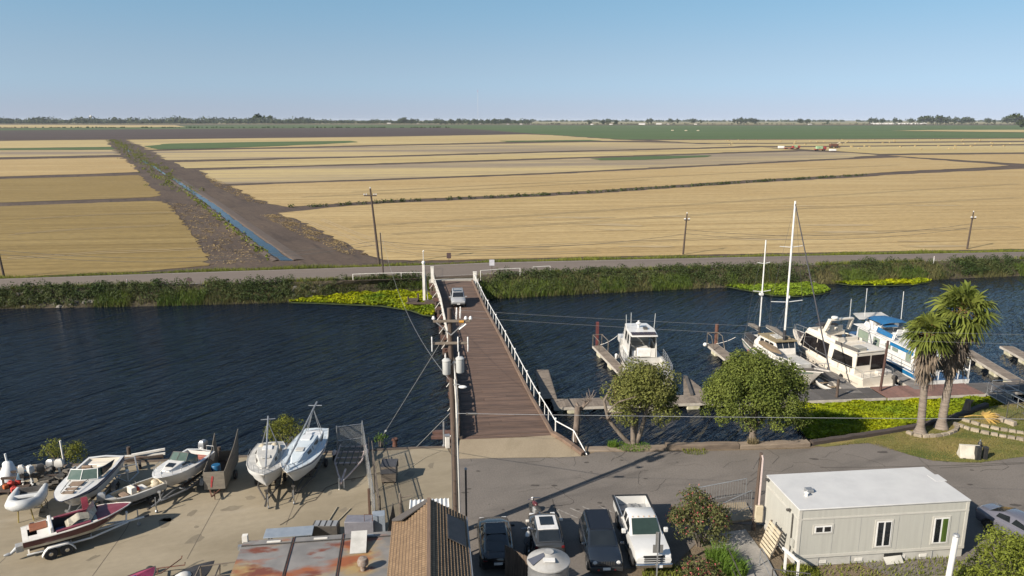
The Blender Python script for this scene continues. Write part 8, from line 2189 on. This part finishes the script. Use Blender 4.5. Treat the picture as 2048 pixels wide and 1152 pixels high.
# water tank
c_ = at(1097, 1118, 2.6); t = thing('water_tank', 'round grey corrugated water tank with a pale cone roof by the parked cars', 'water tank', (c_.x, c_.y, 0))
m = MB(); m.lathe([(.98, z*.1 if False else z*.1) if i % 2 else (.955, z*.1) for i, z in enumerate(range(0,26))], 28, caps=False); m.build('body', m_galv, t)
m = MB(); m.lathe([(1.03,2.5),(1.02,2.56),(.25,2.95),(.24,3.0),(.01,3.0)], 28); rf = m.build('roof', M('tank_roof', (.42,.42,.41), .5, (.33,.32,.30), scale=2), t, smooth=30)
m = MB(); m.slab([(-.98,-.1,2.62),(-.75,-.62,2.64),(-.2,-.3,2.9),(-.18,-.05,2.97)], .03); m.build('dark_segment', M('dark_blue_sheet', (.09,.10,.13), .5), rf); m = MB(); m.box((.0,-.5,2.86),(.55,.3,.06)); m.build('hatch', m_white, rf)
# plank fence by the tank
t = thing('plank_fence', 'weathered plank fence panel between the black sedan and the water tank', 'fence', (-.35, 34.5, 0), R(-45.3)); m = MB()
for k in range(11): m.bx(k*.19, k*.19+.175, -.02, .02, 0, 1.9 + random.uniform(-.03,.03))
m.build('planks', M('mossy_plank', (.15,.105,.075), .9, (.08,.06,.045), scale=4, stretch=(3,1,.4), bump=.3, island=.2), t); [(lambda mm: mm.build('rail', m_darkwood, t))(MB().bx(0,2.08,.02,.08,z,z+.09)) for z in (.4,1.5)]
t = thing('sign_post', 'grey sign post seen from behind in front of the white pickup', 'sign', at(1313, 1156, 0)); m = MB(); m.bar((0,0,0),(0,0,2.55),.06,.06,(1,0,0)); m.build('post', m_galv, t)
m = MB(); m.box((.0,.05,2.2),(.24,.02,.72)); m.build('upper_panel', M('sign_back', (.17,.17,.165), .5), t); m = MB(); m.box((.02,.05,1.62),(.52,.02,.45)); m.build('lower_panel', MATS['sign_back'], t)
# ------------------------------------------------------------------ white office module
m_off = M('office_siding', (.47,.465,.42), .6, (.425,.42,.38), scale=1.0, stretch=(6,6,.4)); m_offt = M('office_trim', (.54,.525,.475), .6, (.48,.465,.42), scale=1.5); m_offr = M('white_membrane', (.58,.58,.57), .5, (.52,.52,.515), scale=.9)
c_ = Vector((14.75, 35.46, 0)); ang = math.atan2(36.46-35.46, 24.04-14.75); OW, OD, OH = 9.35, 3.84, 3.3
t = thing('office_module', 'long white flat roofed office module with two tall windows', 'building', c_, ang)
m = MB(); m.bx(0,OW,0,OD,.5,OH-.02); m.build('wall', m_off, t)
m = MB(); m.bx(.03,OW-.03,.03,OD-.03,0,.5); m.build('skirting', M('skirting_panel', (.50,.49,.45), .7, (.40,.39,.36), scale=1.2), t)
m = MB(); m.bx(-.05,OW+.05,-.05,OD+.05,OH-.06,OH+.02); rf = m.build('roof', m_offr, t, bevel=.02)
m = MB()
for z0,z1 in ((OH-.62,OH-.53),(.5,.66)): m.bx(-.02,OW+.02,-.025,0,z0,z1); m.bx(-.025,0,0,OD,z0,z1)
for x in (0,OW-.14): m.bx(x-.02,x+.14,-.028,0,.5,OH-.06)
m.bx(-.028,0,0,.14,.5,OH-.06); m.bx(-.028,0,OD-.14,OD,.5,OH-.06); m.build('trim', m_offt, t)
m = MB(); [m.bx(x,x+.012,-.006,0,.66,OH-.62) for x in (1.9,3.4,5.5,6.9,8.9)]; [m.bx(x,x+.02,-.005,.03,0,.5) for x in (1.25,3.0,5.1,7.6)]; m.build('panel_joint', m_grey, t)
for x0,x1,z0,z1 in ((.95,1.75,1.98,2.25),(4.35,5.05,.98,2.32),(7.55,8.25,.98,2.32)):
    m = MB(); m.bx(x0-.16,x1+.16,-.03,0,z0-.14,z1+.14); w_ = m.build('window', m_offt, t)
    m = MB(); m.bx(x0-.06,x1+.06,-.05,-.03,z0-.06,z1+.06); m.build('frame', m_white, w_)
    xm = (x0+x1)/2; m = MB(); m.bx(x0,xm-.05,-.055,-.05,z0,z1); m.build('pane', m_glass, w_); m = MB(); m.bx(xm+.05,x1,-.055,-.05,z0,z1); m.build('pane', M('green_blind', (.10,.16,.03), .3, (.05,.08,.02), scale=1.2, stretch=(4,1,.3)) if x0 > 7 else m_glass, w_)
for x in (1.3,3.3,5.7,6.9): m = MB(); m.bx(x,x+.4,-.01,.03,.14,.3); m.build('vent', m_offwhite, t)
m = MB(); m.bx(4.9,5.9,-.01,.03,.22,.46); m.build('crawl_opening', m_trim, t); m = MB(); m.slab([(4.85,-.35,.03),(5.85,-.28,.03),(5.8,-.05,.36),(4.8,-.08,.32)], .02); m.build('loose_skirt_panel', m_offt, t)
m = MB(); m.bx(-.07,-.025,.55,.62,.5,2.75); m.build('downpipe', m_dark, t); m = MB(); m.bx(-.12,-.025,.25,.5,1.0,1.4); m.bx(-.1,-.025,.25,.4,.6,.8); m.build('meter_box', m_off, t)
m = MB(); m.bx(1.15,1.55,1.55,1.9,OH+.02,OH+.22); m.build('roof_vent', m_galv, rf, bevel=.03); m = MB(); m.lathe([(.09,OH+.02),(.09,OH+.2),(.14,OH+.22),(.02,OH+.28)], 10, (1.0,1.3,0)); m.build('roof_pipe', m_white, rf)
for y in (.9, OD-.3): m = MB(); m.box((-.14,y,OH-.5 if y < 2 else OH-.1),(.22,.14,.12)); m.build('flood_light', m_dark, t, bevel=.02)
m = MB(); m.bx(8.9,OW+.2,OD*.55,OD*.75,OH+.0,OH+.035); m.build('roof_patch', m_offr, rf)
# pole with conduit, gate rails, pallet, steps
p_ = Vector((13.75, 39.2, 0)); t = thing('utility_pole', 'short brown pole with a white conduit at the corner of the office module', 'utility pole', p_); m = MB(); m.tube([(0,0,0),(.06,0,2.4),(.12,.02,4.7)], [.13,.11,.09], 8); m.build('pole', m_pole, t)
m = MB(); m.tube([(.16,-.12,.9),(.2,-.12,4.4),(.16,-.08,4.6)], .06, 6); m.build('conduit', M('pinkish_conduit', (.55,.45,.42), .6), t); m = MB(); m.bx(-.05,.38,-.3,-.1,.6,1.6); m.build('meter_cabinet', m_cream2, t, bevel=.03); m = MB(); m.tube([(.12,0,4.6),(-.35,-.2,3.8)], .02, 4); m.build('cable_drop', m_dark, t)
def railing(label, pts, h, n, name='railing', mt=None):
    t = thing(name, label, 'railing', pts[0]); o0 = Vector(pts[0]); P_ = [Vector(p) - o0 for p in pts]
    m = MB(); m.tube([p + Vector((0,0,h)) for p in P_], .03, 5); m.tube([p + Vector((0,0,.12)) for p in P_], .02, 4)
    for a, b2 in zip(P_, P_[1:]):
        for k in range(n+1): q2 = a.lerp(b2, k/n); m.tube([q2 + Vector((0,0,.0 if k % n == 0 else .12)), q2 + Vector((0,0,h))], .03 if k % n == 0 else .012, 4)
    m.build('bars', mt or m_galv, t)
    for p in P_: m = MB(); m.lathe([(.07,0),(.07,.03),(.02,.04)], 8, p); m.build('foot', mt or m_galv, t)
railing('grey metal railing of the ramp behind the big oleander', [(11.2,41.9,.1),(14.2,42.3,.5)], 1.1, 18)
railing('grey slanting stair railing left of the short conduit pole', [(11.6,39.6,.1),(14.0,40.6,.6)], 1.1, 16)
m = MB(); m.prism([(11.2,39.6),(14.1,40.2),(14.2,42.2),(11.2,41.8)], 0, .12); tag(m.build('access_ramp', m_apron, smooth=0), 'pale concrete ramp slab behind the big oleander', 'ramp')
t = thing('pallet', 'pale wooden pallet leaning on the left wall of the office module', 'pallet', (14.05, 36.9, 0), R(6)); m = MB()
for k in range(8): a = .06 + k*.19; m.slab([(-.45+a*.33,-.65,a),(-.45+a*.33,.65,a),(-.45+(a+.13)*.33,.65,a+.13),(-.45+(a+.13)*.33,-.65,a+.13)], .03)
m.build('slat', m_cream2, t); m = MB(); [m.bar((-.38,y,.05),(.14,y,1.55),.1,.06,(0,1,0)) for y in (-.6,0,.6)]; m.build('bearer', m_wood, t)
struct(sheet('garden_path', [(11.0,30.5),(13.4,30.5),(13.6,36.0),(13.3,39.2),(10.9,38.6)], M('path_concrete', (.34,.32,.29), .9, (.22,.21,.19), scale=1.2, world=True), .012))
t = thing('concrete_steps', 'pale concrete steps at the bottom edge beside the office module', 'steps', (12.0, 33.2, 0)); m = MB(); [m.bx(-.7,.7,-k*.4,-.4-k*.4+.4*0-.0,0,.45-k*.1) for k in range(4)]; m.build('treads', m_apron, t, bevel=.01)
m = MB(); [m.bar((s*.72,.1,.0),(s*.72,-1.7,.0),.08,.9,(0,0,1)) for s in (1,)]; m.build('cheek_wall', m_apron, t)
for x0, lb in ((11.2,'dark pipe handrail left of the concrete steps'),(12.95,'grey looped handrail right of the concrete steps')):
    t = thing('handrail', lb, 'handrail', (x0, 34.6, 0)); m = MB(); m.tube([(0,1.0,0),(0,1.0,1.0),(0,.8,1.12),(0,-2.6,.9),(0,-2.6,0)], .03, 6); m.tube([(0,1.0,.55),(0,-2.6,.45)], .022, 5); m.build('rail', m_dark if x0 < 12 else m_galv, t); m = MB(); m.lathe([(.06,0),(.06,.03),(.02,.04)], 8, (0,1.0,0)); m.build('foot', m_galv, t)
railing('dark iron railing at the bottom edge in front of the office module', [(12.9,33.6,.0),(14.6,33.2,.0)], 1.1, 12, mt=m_dark)
t = thing('white_gate_post', 'white timber gate post frame at the left front corner of the office module', 'post', (14.0, 34.6, 0)); m = MB(); m.bar((0,.3,0),(0,.3,1.35),.12,.1,(1,0,0)); m.bar((-.1,.5,1.35),(.35,-.5,1.2),.12,.1); m.bar((.35,-.5,0),(.35,-.5,1.2),.1,.1,(1,0,0)); m.build('frame', m_white, t); m = MB(); m.tube([(.35,-.5,1.2),(.35,-.5,1.28)], .08, 6); m.build('cap', m_offwhite, t)
t = thing('white_pipe', 'thick white vent pipe rising at the bottom right in front of the office', 'pipe', at(1890, 1192, 0)); z_ = zat(1072, t.location.y); m = MB(); m.tube([(0,0,0),(.14,0,z_)], .14, 12); m.build('pipe', m_white, t); m = MB(); m.lathe([(.15,z_-.02),(.17,z_+.02),(.13,z_+.1),(.02,z_+.12)], 10, (.14,0,0)); m.tube([(.14,0,z_+.1),(.2,0,z_+.35)], .02, 4); m.build('cap', m_grey, t)
struct(sheet('garden_bed', [at(1205,1140), at(1345,1132), at(1420,1075), (11.0,37.5), (11.0,30), (26,31), (26,36.4), (24.1,36.3), (14.8,35.3)][:4] + [(11.0,28.0),(6.6,28.0)], m_dirt, .004))
t = thing('plank_board', 'long grey board lying in the grass in front of the office module', 'board', (19.5, 33.9, .25), R(6)); m = MB(); m.bx(-2.6,2.6,-.15,.15,0,.06); m.build('plank', m_wood, t); m = MB(); [m.bx(x-.06,x+.06,-.1,.1,-.2,0) for x in (-2,0,2)]; m.build('block', m_darkwood, t)
# barrier block and black posts on the lawn edge
p_ = at(1937, 914, 0); t = thing('barrier_block', 'short pale concrete barrier block at the edge of the lawn', 'concrete block', p_, R(-10)); m = MB(); m.loft([[(x,-.36,0),(x,-.34,.18),(x,-.16,.5),(x,-.14,.88),(x,.14,.88),(x,.16,.5),(x,.34,.18),(x,.36,0)] for x in (-.65,.65)]); m.build('block', M('barrier_concrete', (.60,.56,.48), .8, (.50,.46,.39), scale=2), t, bevel=.02); m = MB(); [m.bx(x-.08,x+.08,-.37,.37,-.02,.06) for x in (-.4,.4)]; m.build('slot', m_dark, t)
for px, py, h, w_, lb in ((1954,919,.95,.16,'black post right against the pale barrier block'),(1969,918,.9,.13,'thin black post standing right of the barrier block')):
    m = MB(); m.bar((0,0,0),(0,0,h),w_*2,w_*2,(1,0,0)); o = m.build('bollard', m_trim, smooth=0, bevel=.02); o.location = at(px, py, 0); tag(o, lb, 'bollard')
t = thing('fire_hydrant', 'black standpipe hydrant behind the pale barrier block', 'hydrant', at(1957, 909, 0)); m = MB(); m.lathe([(.14,0),(.12,.1),(.11,.7),(.15,.75),(.13,.9),(.03,1.0)], 10); m.build('body', m_trim, t); m = MB(); m.tube([(-.22,0,.62),(.22,0,.62)], .07, 8); m.build('outlet', m_trim, t); m = MB(); m.lathe([(.05,1.0),(.05,1.1),(.02,1.12)], 6); m.build('cap_nut', m_galv, t)
# ------------------------------------------------------------------ far things
m_ftree = leafmat('far_tree_leaf', (.045,.065,.028), (.06,.075,.032), .3, .05, .1)
m_fwall = M('far_white_wall', (.62,.60,.56), .7); m_froof = M('far_roof', (.24,.20,.17), .8); m_froofw = M('far_pale_roof', (.52,.51,.50), .6)
def crown(rx, rz, n, lf):
    cl = clumps_in(0, 0, rz*1.15, rx, rx, rz, 26, rx*.25, rx*.5, .7); P, N = clump_pts(cl, n/26/((rx*.38)**2)); return leaves(P, N, lf, .8, .6)
protos = []
for k, (rx, rz) in enumerate(((6,6),(8,6.5),(5,8))):
    t = thing('far_tree', 'dark broad tree far away on the plain', 'tree', (0, 4000, -50)); V, F = crown(rx, rz, 420, 1.1); npmesh('crown', V, F, m_ftree, t); m = MB(); m.tube([(0,0,-.5),(0,0,rz)], [.6,.35], 5); m.build('trunk', m_bark, t); protos.append(t)
used = set()
def ftree(px, pyb, hpx, k, lab, grp='trees scattered on the far plain'):
    """Base at px, pyb; crown reaches hpx picture units high."""
    p = at(px, max(pyb, 244.2), ZF); D = math.hypot(p.x, p.y); hgt = hpx / FPX * D; pr = protos[k]; h0 = (6,6.5,8)[k]*2.15; s = hgt / h0
    if k not in used: used.add(k); r_ = pr; r_.location = p; r_.scale = (s*1.15,s*1.15,s); r_['label'] = lab; r_['group'] = grp
    else: r_ = dup(pr, p, random.uniform(0,6), lab, grp, (s*random.uniform(.95,1.5), s*1.2, s))
random.seed(9)
A_ = 'dark tree among those scattered on the far plain behind the green field'; B_ = 'tree of the right hand far groves beyond the green field'; C_ = 'tree of the middle far farmsteads beyond the green field'
for px, h in ((1340,9),(1355,10),(1385,9),(1402,8),(1468,10),(1476,11),(1484,11),(1492,11),(1502,10),(1512,9),(1302,11),(1296,10),(1205,9),(1216,10),(1232,8),(1180,7)): ftree(px, 248.5 if px < 1250 else 247, h, random.randrange(3), C_)
for px, h in ((902,9),(918,10),(938,9),(950,11),(962,9),(975,9),(988,10),(1003,10),(1015,11),(1030,9),(800,12),(808,12),(822,10),(870,7),(640,8),(598,8),(740,7),(755,9)): ftree(px, 248, h, random.randrange(3), A_)
for px, h in ((1600,9),(1615,8),(1655,7),(1740,12),(1752,10),(1765,9),(1790,12),(1800,9),(1822,11),(1840,12),(1852,13),(1862,14),(1872,14),(1884,13),(1896,12),(1908,11),(1924,10),(1932,11),(1942,9),(1975,9),(1988,8),(2015,12),(2028,16),(2036,15),(2048,14),(2062,13)): ftree(px, 247.5, h, random.randrange(3), B_)
ftree(2042, 255, 13, 0, 'dark tree nearest of those at the right edge, at the field corner', 'trees scattered on the far plain')
for px, h in ((512,12),(520,13),(528,12),(540,10)): ftree(px, 246, h + 3, random.randrange(3), 'tall dark trees rising from the left hand far wood', 'tall trees in the far wood')
# continuous far wood and shelter belts
def belt(name, label, x0, x1, pyb, h0, h1, n, lf, depth=120, py2=None):
    cl = []
    for k in range(n):
        f = rng.random(); p = at(lerp(x0, x1, f), lerp(pyb, py2 if py2 else pyb, f), ZF); h = rng.uniform(h0, h1) * (.75 + .35*math.sin(f*37) * math.cos(f*91 + 2))
        cl.append((p.x, p.y + rng.uniform(-depth, depth), ZF + h*.5, h*.55))
    P, N = [], []
    for x, y, z, r in cl:
        m_ = 22; d = rng.normal(0,1,(m_,3)); d /= np.linalg.norm(d,axis=1,keepdims=True); P.append(np.array([x,y,z]) + d*r*np.array([1.8,1.3,1])*rng.uniform(.5,1,(m_,1))); N.append(d)
    V, F = leaves(np.concatenate(P), np.concatenate(N), lf, .8, .6); tag(npmesh(name, V, F, m_ftree), label, 'trees', kind='stuff')
belt('far_wood', 'long dark wood along the horizon at left', -120, 620, 247.4, 26, 42, 760, 4.6)
belt('far_wood', 'thinner dark wood along the horizon left of centre', 560, 1060, 247.2, 16, 30, 420, 4.2)
belt('far_wood', 'low blue grey line of trees on the horizon at right', 1000, 2300, 243.6, 14, 26, 420, 8, 300)
belt('far_scrub', 'low dark scrub patches beyond the green field', 880, 2100, 248.6, 2.5, 6, 300, 2, 60)
belt('field_hedge', 'dark green hedge patches between the ploughed field and the far green field', -100, 900, 255.5, 1.6, 3.6, 190, 1.4, 12)
# houses
hp = thing('far_house', 'small white farmhouse far away', 'house', (0,0,0)); m = MB(); m.bx(-7,7,-4,4,0,4); m.build('wall', m_fwall, hp); m = MB(); m.add([(-7.5,-4.6,3.9),(7.5,-4.6,3.9),(7.5,4.6,3.9),(-7.5,4.6,3.9),(-7.5,0,6.6),(7.5,0,6.6)], [(0,1,5,4),(2,3,4,5),(1,2,5),(3,0,4)]); m.build('roof', m_froof, hp)
bp = thing('far_barn', 'long pale farm shed far away', 'barn', (0,0,0)); m = MB(); m.bx(-14,14,-6,6,0,4.5); m.build('wall', m_fwall, bp); m = MB(); m.add([(-14.5,-6.5,4.4),(14.5,-6.5,4.4),(14.5,6.5,4.4),(-14.5,6.5,4.4),(-14.5,0,7),(14.5,0,7)], [(0,1,5,4),(2,3,4,5),(1,2,5),(3,0,4)]); m.build('roof', m_froofw, bp)
fu = set()
for i, (px, py, s, pr) in enumerate(((88,245.5,1.5,1),(45,245.5,.8,0),(130,246.5,.9,0),(372,245,.8,0),(390,245,.7,1),(428,244.8,1.0,1),(618,246.5,.9,0),(640,246.8,.6,0),(722,247,.9,0),(778,247.5,.8,1),(835,248,.6,0),(962,248,.9,0),(1016,249,.8,0),(1042,249,.9,0),(1060,248.5,.7,0),(1184,249.5,.9,0),(1222,249.5,1.0,0),(1284,249.5,1.0,1),(1318,249,.9,1),(1336,249,.8,0),(1391,249.2,.9,0),(1620,249.5,.6,1))):
    p = at(px, py, ZF); src = (hp, bp)[pr]; lb = ('small white farmhouse' if pr == 0 else 'long pale farm shed') + ' on the far plain, %s' % ('in the left hand wood' if px < 450 else 'left of centre' if px < 900 else 'in the middle farmsteads' if px < 1150 else 'right of centre')
    if pr not in fu: fu.add(pr); src.location = p; src.scale = (s,s,s); src['label'] = lb; src['group'] = 'far farm buildings'
    else: dup(src, p, random.uniform(-.4,.4), lb, 'far farm buildings', s)
p = at(1795, 248.5, ZF); t = thing('greenhouse_row', 'long row of white greenhouses on the far right plain', 'greenhouse', p, R(2)); Lg = 112/FPX*p.y
m = MB(); R_ = [[(x, 14*math.cos(a), 6.5*math.sin(a)) for a in [math.pi*k/8 for k in range(9)]] for x in (-Lg/2, Lg/2)]; m.loft(R_, ring=False, caps=False); m.build('cover', m_fwall, t); m = MB(); [m.bx(x-1, x+1, -15, -14, 0, 5) for x in np.linspace(-Lg/2, Lg/2, 14)]; m.build('posts', m_froof, t)['kind'] = 'stuff'
p = at(183, 245, ZF); t = thing('water_tower', 'white water tower above the left hand far wood', 'water tower', p); s_ = p.y/FPX; m = MB(); m.tube([(0,0,0),(0,0,10*s_)], 1.0*s_, 8); m.build('stem', m_fwall, t); m = MB(); m.lathe([(.8*s_,9*s_),(2*s_,10.5*s_),(2*s_,13*s_),(.2*s_,14*s_)], 10); m.build('tank', m_white, t)
p = at(956, 245, ZF); t = thing('radio_mast', 'very thin grey radio mast on the horizon left of centre', 'mast', p); s_ = p.y/FPX; m = MB(); m.tube([(0,0,0),(0,0,60*s_)], .16*s_, 4); m.build('mast', m_fwall, t); m = MB(); m.tube([(0,0,58*s_),(0,0,61*s_)], .3*s_, 4); m.build('tip', m_red, t)
p = at(1487, 246, ZF)
# farm machines and bales in the middle fields
m_green = M('pale_green_bale', (.35,.52,.30), .7); m_fred = M('farm_red', (.32,.05,.045), .6)
def trailerload(px, py, s, load, label):
    p = at(px, py, ZF); t = thing('farm_trailer', label, 'farm trailer', p, R(7)); k = s; m = MB(); m.bx(-3*k,3*k,-1*k,1*k,.6*k,1.0*k); m.bx(2.2*k,3*k,-1*k,1*k,1.0*k,2.2*k); m.build('bed', m_fred, t)
    for x in (-2,2):
        for y in (-1,1): wheel(t, x*k, y*k, .5*k, .4*k, side=y)
    if load: [ (lambda mm: mm.build('bale', m_green, t))(MB().bx(x*k-.7*k, x*k+.7*k, -.9*k, .9*k, 1.0*k, 2.4*k)) for x in load]
trailerload(1578, 298.5, 1.25, (), 'red empty farm trailer in the middle of the far stubble')
trailerload(1590, 298, 1.2, (-1.2,.6), 'farm trailer carrying pale green bales, left of the red rig')
trailerload(1640, 301.5, 1.4, (-1.5,.4), 'red farm rig with green white bales beside the dirt track')
m = MB(); m.bx(-2.4,2.4,-1,1,.4,2.2); o = m.build('field_cart', m_white, bevel=.2); o.location = at(1562, 297.5, ZF); tag(o, 'white cart at the left end of the farm trailers', 'cart')
m = MB(); m.bx(-2.4,2.4,-1.0,1.0,.4,1.8); o = m.build('field_cart', m_white, bevel=.2); o.location = at(1665, 303, ZF); tag(o, 'small white cart right of the red farm rig', 'cart')
t = thing('farm_machine', 'brown farm machine with a pale raised arm in the far stubble', 'farm machine', at(1668, 296, ZF), R(5)); m = MB(); m.bx(-4,3,-1.5,1.5,1,3.4); m.bx(3,4.2,-2.5,2.5,.4,1.4); m.build('body', m_rust, t, bevel=.2); m = MB(); m.tube([(2,0,3.2),(5,0,4.6)], .4, 6); m.build('chute', m_cream2, t); [wheel(t, x, y*1.6, 1.0, .6, side=y) for x in (-2.5,2) for y in (-1,1)]
m_bale = M('straw_bale', (.42,.32,.16), .9, (.34,.26,.12), scale=.5)
b0 = None
for k in range(60):
    u = random.random(); px = lerp(1400, 2100, u); py = random.choice([281.5, 284, 287, 289.5, 294, 299]) - (px-1400)*.003 + random.uniform(-.8,.8)
    if py > 292 and px < 1700: px += 300
    p = at(px, py, ZF)
    if b0 is None: m = MB(); m.bx(-.85,.85,-.7,.7,0,.8); b0 = m.build('straw_bale', m_bale, bevel=.12); tag(b0, 'tiny straw bale lying on the far right stubble fields', 'bale', 'straw bales on the far right fields'); b0.location = p
    else: c = b0.copy(); C.objects.link(c); c.location = p; c.rotation_euler = (0,0,random.uniform(0,1))
for px, py, lb in ((1345,262,'white farm cart, leftmost by the green field track'),(1372,262.5,'white farm cart, middle by the green field track'),(1396,262.5,'white farm cart, rightmost by the green field track')):
    m = MB(); m.bx(-2.5,2.5,-1,1,.5,2.2); o = m.build('farm_cart', m_cream2, bevel=.2); o.location = at(px, py, ZF); tag(o, lb, 'cart')
# ------------------------------------------------------------------ air between here and the horizon
hz = MB().bx(-14000, 14000, -3000, 16500, -6, 30)
m_haze = bpy.data.materials.new('haze'); m_haze.use_nodes = True
nt = m_haze.node_tree; nt.nodes.clear()
pv = nt.nodes.new('ShaderNodeVolumePrincipled')
pv.inputs['Color'].default_value = (.80, .88, .98, 1)
pv.inputs['Density'].default_value = 0.000028
pv.inputs['Anisotropy'].default_value = 0.0
ho = nt.nodes.new('ShaderNodeOutputMaterial'); nt.links.new(pv.outputs[0], ho.inputs['Volume'])
tag(hz.build('haze', m_haze, smooth=0), 'thin pale haze lying over the fields', 'haze', kind='stuff')
